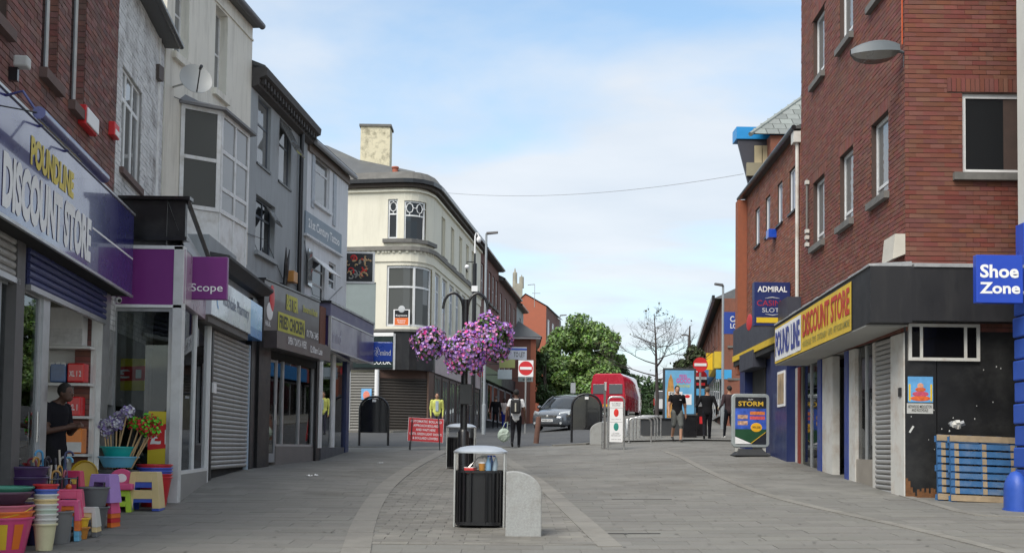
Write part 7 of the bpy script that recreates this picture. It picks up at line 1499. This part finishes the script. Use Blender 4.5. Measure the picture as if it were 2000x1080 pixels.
# umbrella stand
p = GD(93, 12.85)+Vector((.06, 0, .0)); p.z = P(93, 955, 12.85).z-.5; UR = rad(83); t = thing('umbrella_stand', 'dark wire stand crowded with umbrellas in the discount store doorway', 'stand', p, UR); MB().box(-.3, .3, -.12, .12, gz(p.x, p.y)-p.z, .03).build('crate_base', blackm, t)
for z in (.05, .35, .62):
    b = MB(); b.tube([(-.32, -.14, z), (.32, -.14, z), (.32, .14, z), (-.32, .14, z)], .008, 6, closed=True); b.build('rail', blackm, t)
for x in (-.32, 0, .32):
    for y in (-.14, .14): MB().tube([(x, y, 0), (x, y, .64)], .009, 6).build('upright', blackm, t)
rnd = random.Random(14); hcols = [(.45, .25, .06), (.02, .02, .025), (.5, .45, .38), (.03, .04, .12), (.07, .30, .55), (.3, .07, .1), (.4, .4, .42)]
for i in range(19):
    x, y = -.3+.6*(i+.5)/19+rnd.uniform(-.03, .03), rnd.uniform(-.12, .12); c = hcols[i % 7]; h = rnd.uniform(.62, .86); u = thing('umbrella', 'furled umbrella with %s handle in the wire stand' % ('tan wooden crook', 'black crook', 'pale knob', 'navy crook', 'sky blue crook', 'dark red crook', 'silver grey knob')[i % 7], 'umbrella', p+Matrix.Rotation(UR, 3, 'Z') @ Vector((x, y, .04)), rnd.random()*6, 'umbrellas in the wire stand'); u.rotation_euler = (rnd.uniform(-.1, .1), rnd.uniform(-.1, .1), rnd.random()*6)
    MB().tube([(0, 0, 0), (0, 0, .05), (0, 0, .3), (0, 0, h-.16), (0, 0, h-.14)], [.006, .016, .03, .022, .008], 8).build('canopy', pl([(.02, .02, .03), (.05, .06, .15), (.15, .03, .05), (.3, .3, .33)][i % 4], .7), u, smooth=True)
    hp = [(0, 0, h-.15), (0, 0, h)]+[(.045-.045*math.cos(a), 0, h+.045*math.sin(a)) for a in np.linspace(.3, math.pi+.2, 8)] if i % 7 not in (2, 6) else [(0, 0, h-.15), (0, 0, h+.06)]
    MB().tube(hp, .013, 8).build('handle', pl(c), u, smooth=True)
for i, (x, y, c, l) in enumerate(((122, 946, SKY, 'sky blue walking cane hooked at the front of the umbrella stand'), (112, 955, (.5, .5, .5), 'silver walking cane beside the sky blue one'))):
    q = P(x, y, 13.3); g = gz(q.x, 13.3); u = thing('walking_cane', l, 'cane', (q.x, 13.3, g)); h = P(x, 900, 13.3).z-g; MB().tube([(0, 0, .02), (.02, 0, h)], .011, 8).build('shaft', pl(c), u); MB().tube([(.02, 0, h)]+[(.065-.045*math.cos(a), 0, h+.045*math.sin(a)) for a in np.linspace(.1, math.pi+.3, 8)], .013, 8).build('crook', pl(c), u)

# more small stock filling the gaps
bstack('bucket', 'bucket behind the tall pink stool', 'bucket', GD(118, 12.6), .09, .115, .24, [(.5, .05, .06), WHT, GRN, WHT], .05)
bstack('paint_pot', 'pot beside the pots among the stools', 'pot', spot(205, 1008), .08, .10, .2, [WHT, (.1, .3, .2), (.08, .16, .4)], .07)
bstack('small_basin', 'washing-up bowl against the shop door', 'bowl', GD(60, 12.55), .17, .22, .14, [(.1, .16, .3), (.45, .5, .55), (.2, .3, .5)], .05)
bstack('flower_pot', 'flower pot before the grey pots', 'pot', spot(160, 1052), .05, .07, .13, [(.5, .2, .03), YEL], .1)
t = thing('toy_duck', 'small orange plastic toy among the pots and stools', 'toy', GD(132, 13.0)+Vector((0, 0, .42))); MB().ball((0, 0, .05), .06, .05, .05).build('body', pl(ORG), t, smooth=True); MB().ball((.03, -.01, .11), .035).build('head', pl(ORG), t, smooth=True)
# ================================================================ people
def V(*a): return Vector(a)
skinA, skinB = mat('skin_tan', (.42, .23, .15), .55, .06), mat('skin_dark', (.11, .055, .035), .5, .06)
def person(labl, loc, h, yaw, cl, pose, skin=skinA, hair=(.012, .01, .009), hairlen=0, extra=None):
    """cl: top, sleeve ('skin' or colour), bottom, shorts (bool), shoe. pose: hands, feet, knees, lean. Faces -Y at yaw 0"""
    t = thing('person', labl, 'person', loc, rad(yaw)); S = h/1.75; segs = []; b = MB()
    def seg(p, q, r0, r1, key, n=10):
        p, q = Vector(p), Vector(q); b.tube([p, p.lerp(q, .5), q], [r0, (r0+r1)/2, r1], n); b.ball(p, r0*.99, n=n, m=6); b.ball(q, r1*.99, n=n, m=6); segs.append((p, q, max(r0, r1), key))
    lean = pose.get('lean', 0); ox = lambda z: V(0, -lean*max(0, z-.9), 0)
    prof = [(.13, .82), (.165, .90), (.155, 1.0), (.145, 1.08), (.165, 1.22), (.185, 1.34), (.165, 1.42), (.10, 1.475), (.055, 1.5)]
    wd = cl.get('wide', 1.0); s0 = len(b.v); b.lathe([(r*wd, z) for r, z in prof], 20, sx=1.0, sy=.64)
    for i in range(s0, len(b.v)): x, y, z = b.v[i]; b.v[i] = tuple(V(x, y, z)+ox(z))
    for z0, z1, r in ((.90, 1.22, .14), (1.2, 1.35, .125)): segs.append((V(0, 0, z0)+ox(z0), V(0, 0, z1)+ox(z1), r, 'top'))
    for sx in (-.08, .08): segs.append((V(sx, 0, .80), V(sx, 0, .83), .085, 'bot'))
    hd = V(0, -.015, 1.635)+ox(1.635)+V(pose.get('headx', 0), -pose.get('bow', 0)*.08, -pose.get('bow', 0)*.03)
    seg(V(0, .005, 1.44)+ox(1.46), hd+V(0, .02, -.06), .055, .052, 'skin'); b.ball(hd, .074, .092, .112, 16, 12); b.ball(hd+V(0, -.03, -.06), .054, .062, .055, 12, 8); segs.append((hd, hd+V(0, 0, .02), .1, 'skin'))
    b.ball(hd+V(0, -.096, -.018), .016, .02, .024, 8, 6); [b.ball(hd+V(s*.076, .01, -.01), .012, .02, .03, 8, 6) for s in (-1, 1)]
    for s, nm in ((-1, 'R'), (1, 'L')):
        sh = V(s*.175*wd, 0, 1.41)+ox(1.41); hand = Vector(pose.get('hand'+nm, (s*.25, -.02, .80))); el = Vector(pose.get('elbow'+nm, tuple(sh.lerp(hand, .52)+V(s*.03, .05, 0))))
        seg(sh, el, .06*cl.get('arm', 1.05), .047*cl.get('arm', 1.05), 'sleeve'); seg(el, hand, .042, .03, 'fore')
        d = (hand-el).normalized(); u = d.orthogonal().normalized() if abs(d.z) < .5 else V(0, 1, 0); side = d.cross(u).normalized()
        seg(hand, hand+d*.08, .032, .03, 'skin')
        for k in range(4): o_ = u*(k-1.5)*.019; seg(hand+d*.08+o_, hand+d*(.145-.012*abs(k-1.3))+o_-side*s*.02, .010, .009, 'skin', 6)
        seg(hand+d*.02+u*.025, hand+d*.08+u*.05, .012, .01, 'skin', 6)
        hip = V(s*.085, 0, .90); ft = Vector(pose.get('foot'+nm, (s*.09, 0, .08))); kn = Vector(pose.get('knee'+nm, tuple(hip.lerp(ft, .52)+V(0, -.03, 0)))); lg = cl.get('leg', 1)
        th_ = cl.get('thigh', 1); seg(hip, kn, .088*lg*th_, .06*lg*th_, 'thigh'); seg(kn, ft, .056*lg, .042*lg, 'shin'); ty = pose.get('toe'+nm, 0)
        seg(ft+V(0, .04, -.035), ft+V(0, -.15, -.05+ty), .042, .034, 'shoe')
    me = b.mesh('body'); o = bpy.data.objects.new('body', me); COL.objects.link(o); md = o.modifiers.new('r', 'REMESH'); md.mode = 'VOXEL'; md.voxel_size = .0135; m2 = o.modifiers.new('s', 'SMOOTH'); m2.factor = .5; m2.iterations = 2
    dg = bpy.context.evaluated_depsgraph_get(); nm_ = bpy.data.meshes.new_from_object(o.evaluated_get(dg)); o.modifiers.clear(); o.data = nm_; o.name = 'body'
    keys = ['skin', 'top', 'bot', 'shoe']; top = mat('cloth_%s' % str(cl['top']), cl['top'], .9, .2, 6, bump=.35, bs=16, spec=.12); bot = mat('cloth_%s' % str(cl['bottom']), cl['bottom'], .9, .2, 6, bump=.35, bs=16, spec=.12); sho = mat('shoe_%s' % str(cl.get('shoe', (.015, .015, .015))), cl.get('shoe', (.015, .015, .015)), .6, .1)
    for m in (skin, top, bot, sho): nm_.materials.append(m)
    n = len(nm_.polygons); c = np.empty(n*3); nm_.polygons.foreach_get('center', c); c = c.reshape(-1, 3); best = np.full(n, 1e9); idx = np.zeros(n, int)
    for p, q, r, key in segs:
        p_, q_ = np.array(p), np.array(q); d = q_-p_; L2 = max(1e-9, d @ d); tt = np.clip(((c-p_) @ d)/L2, 0, 1); dist = np.linalg.norm(c-p_-tt[:, None]*d, axis=1)-r
        base = {'skin': 0, 'top': 1, 'bot': 2, 'shoe': 3, 'sleeve': 1, 'fore': 0 if cl.get('short_sleeve') else 1, 'thigh': 2, 'shin': 0 if cl.get('shorts') else 2}[key]
        code = np.full(n, base)
        if key == 'sleeve' and cl.get('short_sleeve'): code = np.where(tt > .62, 0, 1)
        if key == 'shin' and cl.get('shorts'): code = np.where(tt < .12, 2, 0)
        m_ = dist < best; best[m_] = dist[m_]; idx[m_] = code[m_]
    nm_.polygons.foreach_set('material_index', idx.astype(np.int32)); nm_.polygons.foreach_set('use_smooth', [True]*n); o.parent = t; o.scale = (S, S, S)
    hm = mat('hair_%s' % str(hair), hair, .7, .3, 30); k = MB(); k.ball(hd+V(0, .018, .03), .084, .1, .10, 18, 12)
    if hairlen: k.ball(hd+V(0, .045, -.05), .085, .07, .09+hairlen, 14, 10)
    ho = k.build('hair', hm, t, smooth=True); ho.scale = (S, S, S)
    # clear the face: push hair verts off the front
    for v in ho.data.vertices:
        if v.co.y < hd.y-.045 and v.co.z < hd.z+.06: v.co.y = hd.y-.045
    for s in (-1, 1): e = MB().ball(hd+V(s*.03, -.088, .012), .011, .006, .007, 8, 6).build('eye', blackm, t, smooth=True); e.scale = (S, S, S)
    e = MB().ball(hd+V(0, -.092, -.062), .022, .006, .006, 8, 6).build('mouth', mat('lips', (.2, .07, .06), .5), t, smooth=True); e.scale = (S, S, S)
    if extra: extra(t, S, hd)
    return t
BLK, WT = (.012, .012, .014), (.72, .72, .72)
# shopkeeper in the doorway, looking down at his hands
loc = P(109, 860, 13.8); loc.z = F1.zb+FLOOR1
person('man in dark clothes in the discount store doorway looking down at his hands', loc, 1.71, 72, dict(top=(.014, .014, .018), bottom=(.014, .014, .016), short_sleeve=True), dict(bow=1.5, handR=(-.05, -.28, 1.17), elbowR=(-.24, -.02, 1.10), handL=(.05, -.28, 1.17), elbowL=(.24, -.02, 1.10)), skin=mat('skin_brown', (.09, .045, .03), .55))
# man with the backpack walking away
def pack_(t, S, hd):
    b = MB(); b.box(-.15, .15, .11, .27, 1.02, 1.45); o = b.build('backpack', mat('black_nylon', (.012, .012, .014), .6, .15), t, bevel=.05); o.scale = (S, S, S); MB().box(-.02, .02, .271, .278, 1.08, 1.34).build('stripe', mat('cream_stripe', (.5, .48, .4), .6), o)
    for s in (-1, 1): q = MB().tube([(s*.09, .12, 1.42), (s*.1, .02, 1.5), (s*.11, -.10, 1.4), (s*.11, -.09, 1.15)], .02, 6).build('strap', MATS['black_nylon'], t); q.scale = (S, S, S)
p = G(1007, 874)
person('man in white tee and black trousers walking uphill with a black backpack', p, 1.80, 176, dict(top=WT, bottom=(.014, .014, .017), short_sleeve=True, leg=1.12), dict(footR=(-.08, -.24, .08), kneeR=(-.09, -.2, .5), footL=(.09, .26, .17), kneeL=(.09, -.02, .52), toeL=-.07, handR=(-.27, -.12, .84), handL=(.30, .0, .86), lean=.03), skin=skinB, extra=pack_)
q = P(984, 826, p.y-.05); t = thing('shopping_bag', 'full pale green carrier bag in the hand of the man with the backpack', 'bag', P(984, 862, p.y-.05))
rnd = random.Random(6); b = MB(); b.ball((0, 0, .2), .2, .12, .21, 18, 12)
b.v = [(x*(1+.25*(.2-z))+rnd.uniform(-.012, .012), y+rnd.uniform(-.015, .015), z*1.0+rnd.uniform(-.012, .012)) for x, y, z in b.v]; b.build('body', mat('pale_green_bag', (.42, .50, .42), .5, .3, 6, bump=.4, bs=18), t, smooth=False); MB().tube([(-.06, 0, .38), (.03, 0, .58), (.12, 0, .62), (.1, 0, .4)], .014, 6).build('handle', MATS['pale_green_bag'], t)
# man in polo shirt and shorts walking towards us
def logo(t, S, hd): o = MB().box(.05, .11, -.135, -.128, 1.3, 1.315).build('chest_logo', whitep, t); o.scale = (S, S, S)
p = G(1322, 862)
person('man in black polo shirt and grey shorts walking down the pavement', p, 1.80, 4, dict(top=BLK, bottom=(.11, .115, .11), short_sleeve=True, shorts=True, shoe=(.03, .028, .026), wide=1.1, leg=1.05, thigh=1.3, arm=1.2), dict(footR=(-.09, .26, .20), kneeR=(-.10, -.02, .53), toeR=-.09, footL=(.08, -.20, .08), kneeL=(.09, -.17, .5), handR=(-.30, -.2, .86), handL=(.31, .16, .84)), extra=logo)
p = G(1381, 859)
person('man all in black with cropped hair walking away past the litter bins', p, 1.76, 168, dict(top=BLK, bottom=(.014, .014, .018), wide=1.1, leg=1.1), dict(footR=(-.07, -.2, .08), footL=(.09, .24, .17), kneeL=(.09, -.02, .52), toeL=-.08, handR=(-.30, -.16, .88), elbowR=(-.31, .05, 1.12), handL=(.34, -.08, .92), elbowL=(.34, .06, 1.12)), hair=(.10, .08, .06))
p = G(1424, 856)
person('man in maroon brown hoodie and dark jeans walking away by the STORM sign', p, 1.80, 200, dict(top=(.055, .038, .042), bottom=(.014, .016, .022), shoe=(.55, .55, .53), wide=1.12, arm=1.15), dict(footR=(-.09, .22, .16), kneeR=(-.09, -.02, .52), toeR=-.07, footL=(.08, -.18, .08), handR=(-.28, -.14, .98), elbowR=(-.3, .06, 1.12), handL=(.26, -.2, 1.0), elbowL=(.3, .05, 1.12)))
# people further up on the left
p = GD(852, 42.5)
def shirt(t, S, hd): o = MB().box(-.06, .06, -.135, -.115, 1.0, 1.42).build('shirt_front', mat('pale_blue_shirt', (.42, .5, .58), .7, .2, 12), t, bevel=.01); o.scale = (S, S, S)
person('woman in yellow jacket over a pale blue top standing behind the red board', p, 1.63, 6, dict(top=(.58, .60, .16), bottom=(.05, .05, .07), wide=1.15, arm=1.2), dict(handR=(-.24, -.06, .82), handL=(.24, -.06, .82)), hair=(.035, .02, .015), hairlen=.02, extra=shirt)
p = GD(967, 60.5)
person('person in black jacket walking up the far pavement', p, 1.72, 190, dict(top=BLK, bottom=(.015, .017, .022), wide=1.15, arm=1.2), dict(footR=(-.1, .12, .09), footL=(.12, -.12, .08), handR=(-.28, .0, .85), handL=(.28, -.1, .9)), hair=(.12, .09, .07))
p = GD(984, 62.0)
person('woman in white top and royal blue skirt on the far pavement', p, 1.64, 185, dict(top=(.55, .48, .45), bottom=(.02, .03, .22), short_sleeve=True, shorts=False, leg=1.25), dict(footR=(-.07, 0, .08), footL=(.07, .05, .08)), hair=(.04, .025, .02), hairlen=.05)
# ================================================================ vehicles
def wheel(par, x, y, r=.31, w_=.2, side=1):
    o = MB().lathe([(r*.62, -w_/2), (r*.95, -w_/2), (r, -w_*.35), (r, w_*.35), (r*.95, w_/2), (r*.62, w_/2)], 26).xf(Matrix.Translation((x, y, r)) @ Matrix.Rotation(rad(90), 4, 'X')).build('wheel', mat('tyre', (.012, .012, .013), .8, .1), par, smooth=True)
    b = MB(); b.lathe([(r*.62, -.01), (r*.6, .0), (r*.15, .02)], 20)
    for k in range(5): a = k*2*math.pi/5; b.tube([(.05*math.cos(a), .05*math.sin(a), .025), (r*.58*math.cos(a), r*.58*math.sin(a), .012)], .03, 5)
    b.xf(Matrix.Translation((x, y+side*(w_/2), r)) @ Matrix.Rotation(rad(-90*side), 4, 'X')).build('rim', steeld, o); return o
def loft(sections, name, m, par, caps=True, **k):
    n = len(sections[0]); b = MB(); b.add([p for s in sections for p in s], [(i*n+j, i*n+(j+1) % n, (i+1)*n+(j+1) % n, (i+1)*n+j) for i in range(len(sections)-1) for j in range(n)]+([tuple(range(n))[::-1], tuple(range((len(sections)-1)*n, len(sections)*n))] if caps else [])); return b.build(name, m, par, **k)
def make_car(loc, yaw, labl, c):
    """x forward"""
    t = thing('car', labl, 'car', loc, yaw); pm = mat('car_paint_%s' % str(c), c, .25, .06, 2, metal=.5, coat=1.0)
    # body: x, half width, sill z, shoulder z
    st = [(2.18, .52, .34, .58), (2.10, .72, .25, .70), (1.85, .83, .2, .80), (1.5, .87, .19, .88), (.95, .88, .19, .95), (.2, .885, .19, .97), (-.8, .885, .19, 1.0), (-1.6, .87, .2, 1.02), (-2.0, .82, .26, 1.0), (-2.16, .70, .35, .92)]
    secs = [[(x, -hw*.93, z0), (x, -hw, z0+.12), (x, -hw*1.0, (z0+z1)/2+.05), (x, -hw*.95, z1-.05), (x, -hw*.80, z1), (x, 0, z1+.045), (x, hw*.80, z1), (x, hw*.95, z1-.05), (x, hw, (z0+z1)/2+.05), (x, hw, z0+.12), (x, hw*.93, z0), (x, 0, z0-.0)] for x, hw, z0, z1 in st]
    body = loft(secs, 'body', pm, t, smooth=True); md = body.modifiers.new('sub', 'SUBSURF'); md.levels = 1; md.render_levels = 2
    body.modifiers.move(1, 0)
    gst = [(1.0, .78, .94, .965), (.45, .72, .96, 1.30), (.1, .68, .97, 1.43), (-.5, .68, .98, 1.48), (-1.2, .67, 1.0, 1.42), (-1.85, .72, 1.0, 1.05)]
    sec2 = [[(x, -hw*1.1, z0-.03), (x, -hw*.98, (z0*.4+z1*.6)), (x, -hw*.82, z1-.01), (x, 0, z1+.025), (x, hw*.82, z1-.01), (x, hw*.98, z0*.4+z1*.6), (x, hw*1.1, z0-.03)] for x, hw, z0, z1 in gst]
    cab = loft(sec2, 'greenhouse', glassmat('car_glass', dark=(.03, .035, .04), ior=1.6), t, smooth=True)
    rs = [[(x, -hw*.86, z1-.03), (x, -hw*.8, z1+.008), (x, 0, z1+.036), (x, hw*.8, z1+.008), (x, hw*.86, z1-.03)] for x, hw, z0, z1 in gst[2:5]]
    loft(rs, 'roof', pm, t, smooth=True)
    for s in (-1, 1):
        MB().tube([(1.0, s*.8, .96), (.45, s*.70, 1.29), (.08, s*.62, 1.43)], .03, 6).build('windscreen_pillar', pm, t); MB().tube([(-.4, s*.80, .98), (-.42, s*.64, 1.46)], .03, 6).build('door_pillar', blackm, t)
        o = MB().ball((.75, s*1.0, 1.0), .1, .1, .075).build('door_mirror', pm, t, smooth=True)
        hl = MB(); hl.hexa([(2.05, s*.48, .66), (1.72, s*.845, .70), (1.6, s*.85, .72), (1.95, s*.46, .7), (1.98, s*.48, .80), (1.66, s*.83, .86), (1.55, s*.83, .87), (1.85, s*.48, .84)]); hl.build('headlight', mat('headlight', (.6, .63, .64), .15, .3, 14, coat=1, metal=.3), t, bevel=.02)
        MB().lathe([(.05, 0), (.05, .02)], 14).xf(Matrix.Translation((2.13, s*.6, .38)) @ Matrix.Rotation(rad(90), 4, 'Y')).build('fog_lamp', mat('headlight', (.6, .6, .6)), t)
        for x in (1.32, -1.3): wheel(t, x, s*.78, side=s)
        MB().box(-.35, -.2, s*.885, s*.90, .82, .85).build('door_handle', pm, t)
    g = MB().box(2.10, 2.165, -.42, .42, .60, .72).build('grille', blackm, t, bevel=.02)
    for i in range(3): MB().box(2.15, 2.18, -.40, .40, .615+i*.035, .63+i*.035).build('bar', steel, g)
    MB().ball((2.18, 0, .67), .02, .06, .045).build('badge', steel, t); MB().box(2.17, 2.19, -.26, .26, .44, .55).build('number_plate', whitep, t); text_plate(t)
    MB().box(2.08, 2.17, -.5, .5, .27, .38).build('air_intake', blackm, t, bevel=.03); return t
def text_plate(t):
    v, f = textmesh('PN08 KXA', .02); ext = v.max(0)-v.min(0); b = MB(); b.add([(2.192, p[0]*.44/ext[0], .495+p[1]*.07/ext[1]) for p in v], f); b.build('plate_lettering', dkl, t)
fc, rc = GD(1070, 47.6), GD(1140, 51.2); ax = Vector((fc.x-rc.x, fc.y-rc.y, 0)).normalized(); cc = Vector((fc.x, fc.y, 0))-ax*2.1
cz_ = gz(cc.x, cc.y); car = make_car((cc.x, cc.y, cz_+.01), math.atan2(ax.y, ax.x), 'slate blue grey hatchback car waiting at the crossing', (.13, .145, .165))
sl_ = (gz(*(cc+ax*1.3).xy)-gz(*(cc-ax*1.3).xy))/2.6; car.rotation_euler = (0, -math.atan(sl_), math.atan2(ax.y, ax.x))
# red high-roof van, tail towards us
def make_van(loc, yaw, labl, pm, W=2.0, H=2.65, L=5.4):
    t = thing('van', labl, 'van', loc, yaw); sec = lambda y, s, zr: [(-W/2*s, y, .4), (-W/2*s, y, 1.3), (-W/2*s*.96, y, 1.9), (-W/2*s*.86, y, zr-.12), (-W/2*s*.7, y, zr), (W/2*s*.7, y, zr), (W/2*s*.86, y, zr-.12), (W/2*s*.96, y, 1.9), (W/2*s, y, 1.3), (W/2*s, y, .4)]
    loft([sec(0, .97, H-.06), sec(.06, 1, H), sec(L-1.4, 1, H), sec(L-.9, .98, H-.5), sec(L-.3, .96, 1.4), sec(L, .9, 1.1)], 'body', pm, t, smooth=True)
    for s in (-1, 1):
        MB().box(s*.08 if s > 0 else -.84, .84 if s > 0 else -.08, -.03, .0, 1.3, 1.85).build('rear_window', glassmat('van_glass', dark=(.12, .13, .14), ior=1.5), t, bevel=.02)
        MB().box(s*.98-.05, s*.98+.03, -.02, .1, .8, 1.3).build('tail_light', mat('tail_red', (.4, .01, .01), .25, .05, coat=.5), t)
        for y in (1.0, L-.9): o = wheel(t, 0, 0, .34, .22, 1); o.location = (s*.86, y, 0); o.rotation_euler = (0, 0, rad(-90*s))
    MB().box(-.005, .005, -.012, .0, .5, H-.3).build('door_gap', blackm, t); MB().box(-W/2, W/2, -.1, .05, .35, .55).build('bumper', blackm, t, bevel=.03); MB().box(-.25, .25, -.11, -.1, .6, .72).build('number_plate', yellow, t); MB().box(.05, .12, -.04, -.01, 1.05, 1.2).build('handle', blackm, t)
    return t
redpaint = mat('van_red', (.46, .012, .035), .25, .08, 2, coat=1.0)
p = GD(1186, 63); make_van(p, rad(-17), 'red high roofed van standing further up the road', redpaint, 2.0, 2.45)
p = GD(1303, 84); v = make_van(p, rad(-5), 'white van glimpsed behind the bare tree trunk', mat('van_white', (.7, .71, .72), .3, .05, coat=.6), 1.8, 1.9, 4.4)
# ================================================================ trees
bark = mat('bark', (.075, .06, .05), .9, .25, 6, bump=.5, bs=25); barkd = mat('bare_bark', (.06, .05, .048), .9, .2, 6)
leafA = mat('lime_leaf', (.15, .26, .052), .55, .25, 1.2, island=.35, hue=.02); leafB = mat('dark_leaf', (.04, .085, .022), .6, .25, 1.2, island=.35, hue=.015)
def leaves(n, clumps, size, rnd):
    cl = np.array([(c.x, c.y, c.z, r) for c, r in clumps]); b = MB(); vs = []; fs = []
    for i in range(n):
        c, r = clumps[rnd.randrange(len(clumps))]; d = Vector((rnd.gauss(0, 1), rnd.gauss(0, 1), rnd.gauss(0, 1))).normalized()*r*rnd.random()**.45; d.z *= .8; p = c+d
        nr = (d.normalized()*.6+Vector((rnd.gauss(0, .6), rnd.gauss(0, .6), rnd.gauss(.4, .6)))).normalized(); a = nr.orthogonal().normalized(); a = Matrix.Rotation(rnd.random()*6.28, 3, nr) @ a; e = nr.cross(a); s_ = size*rnd.uniform(.6, 1.35); k = len(vs)
        vs += [p-a*s_, p-e*s_*.55+nr*s_*.12, p+a*s_, p+e*s_*.55+nr*s_*.12]; fs.append((k, k+1, k+2, k+3))
    return b.add(vs, fs)
def tree(labl, loc, H, crown_pts, n, size, lm, seed, name='broadleaf_tree', trunk_r=.16):
    t = thing(name, labl, 'tree', loc); rnd = random.Random(seed); cl = []
    for (x, y, z, r) in crown_pts:
        for _ in range(9): d = Vector((rnd.gauss(0, 1), rnd.gauss(0, 1), rnd.gauss(0, 1))).normalized()*r*.75; cl.append((Vector((x, y, z))+d, r*rnd.uniform(.42, .68)))
    tr = MB().tube([(0, 0, -.1), (.03, 0, H*.2), (-.04, .03, H*.45), (0, 0, H*.7)], [trunk_r, trunk_r*.8, trunk_r*.6, trunk_r*.25], 10).build('trunk', bark, t, smooth=True)
    for i, (c, r) in enumerate(cl[::4]): s0 = Vector((0, 0, H*rnd.uniform(.25, .6))); MB().tube([s0, s0.lerp(c, .5)+Vector((0, 0, .15)), c], [trunk_r*.35, trunk_r*.2, .02], 6).build('limb', bark, tr)
    leaves(n, cl, size, rnd).build('crown', lm, t); return t
def crownpx(base, Y, lst): return [((P(x, y, Y)-base).x, dy, (P(x, y, Y)-base).z, r*Y/FPX) for x, y, dy, r in lst]
bs = GD(1132, 82); tree('big bright green lime tree at the end of the street', bs, 9, crownpx(bs, 82, [(1135, 655, 0, 42), (1100, 690, .5, 42), (1165, 680, -.5, 40), (1075, 725, 0, 36), (1120, 735, -1, 45), (1165, 735, 0, 42), (1195, 700, .4, 24), (1090, 765, 0, 34), (1150, 775, -.6, 38)]), 72000, .13, leafA, 2, trunk_r=.25)
bs = GD(1215, 84); tree('darker green tree behind the red van', bs, 6, crownpx(bs, 84, [(1205, 730, 0, 26), (1225, 760, 0, 26), (1240, 790, .4, 24), (1200, 775, 0, 28), (1250, 812, 0, 20)]), 13000, .14, leafB, 4)
bs = GD(1064, 80); tree('dark ivy clad tree squeezed beside the small brick house', bs, 6, crownpx(bs, 80, [(1055, 700, 0, 16), (1058, 735, 0, 18), (1062, 770, 0, 20), (1075, 800, 0, 20)]), 9000, .12, leafB, 6)
bs = GD(1346, 60); tree('small olive green tree behind the no entry sign on the right', bs, 7, crownpx(bs, 60, [(1345, 700, 0, 20), (1360, 690, .3, 16), (1332, 715, 0, 14), (1350, 725, 0, 18)]), 4000, .12, mat('olive_leaf', (.05, .075, .022), .6, .25, 1.2, island=.35), 8)
bs = GD(1305, 86); tree('dark low tree behind the festival poster panel', bs, 5, crownpx(bs, 86, [(1270, 790, 0, 22), (1290, 770, 0, 22), (1315, 775, 0, 26), (1340, 780, 0, 24), (1290, 805, 0, 22)]), 6500, .16, leafB, 10)
b = MB(); rnd = random.Random(12); cl = [(GD(x, 100+rnd.uniform(-3, 3))+Vector((0, 0, rnd.uniform(.6, 3.2))), 1.2) for x in range(1000, 1400, 8)]
o = leaves(9000, cl, .2, rnd).build('hedge', leafB); tag(o, 'dark mass of hedge and shrubs closing the top of the street', 'hedge'); o['kind'] = 'stuff'
# bare street tree with fine twigs
bs = GD(1282, 42); t = thing('bare_tree', 'slender almost leafless street tree behind the cycle stands', 'tree', bs); rnd = random.Random(21); zt = lambda y: P(1282, y, 42).z-bs.z
tr = MB().tube([(0, 0, -.05), (.02, 0, zt(780)), (-.02, 0, zt(720)), (-.05, 0, zt(670)), (-.12, 0, zt(612))], [.085, .07, .055, .035, .012], 10).build('trunk', barkd, t, smooth=True)
tw = MB(); lf = []
def branch(p, d, L, r, lev):
    n = 4; pts = [p]; q = Vector(p); dd = Vector(d)
    for i in range(n): dd = (dd+Vector((rnd.gauss(0, .13), rnd.gauss(0, .13), rnd.gauss(.05, .1)))).normalized(); q = q+dd*L/n; pts.append(Vector(q))
    rr_ = [r*(1-.75*i/n) for i in range(n+1)]
    if lev == 0: MB().tube(pts, rr_, 6).build('limb', barkd, t)
    else: tw.tube(pts, rr_, 4, caps=False)
    if lev < 3:
        for i in range(5 if lev == 0 else 4):
            k = rnd.uniform(.3, 1); j = min(n-1, int(k*n)); s = pts[j].lerp(pts[j+1], k*n-j); e = (dd+Vector((rnd.gauss(0, .75), rnd.gauss(0, .75), rnd.gauss(.1, .45)))).normalized(); branch(s, e, L*rnd.uniform(.42, .62), r*.5, lev+1)
    elif rnd.random() < .10: lf.append((Vector(q), .06))
for i in range(17):
    z = zt(742)+(zt(618)-zt(742))*i/16; a = i*2.4; f = 1-i/20; branch(Vector((-.02-.08*i/16, 0, z)), Vector((math.cos(a), math.sin(a)*.7, .30)).normalized(), 1.95*f, .022*f+.006, 0)
tw.build('twigs', barkd, t, kind='stuff')
if lf: leaves(130, lf, .045, rnd).build('last_leaves', mat('brown_leaf', (.10, .085, .04), .7, .3), t, kind='stuff')
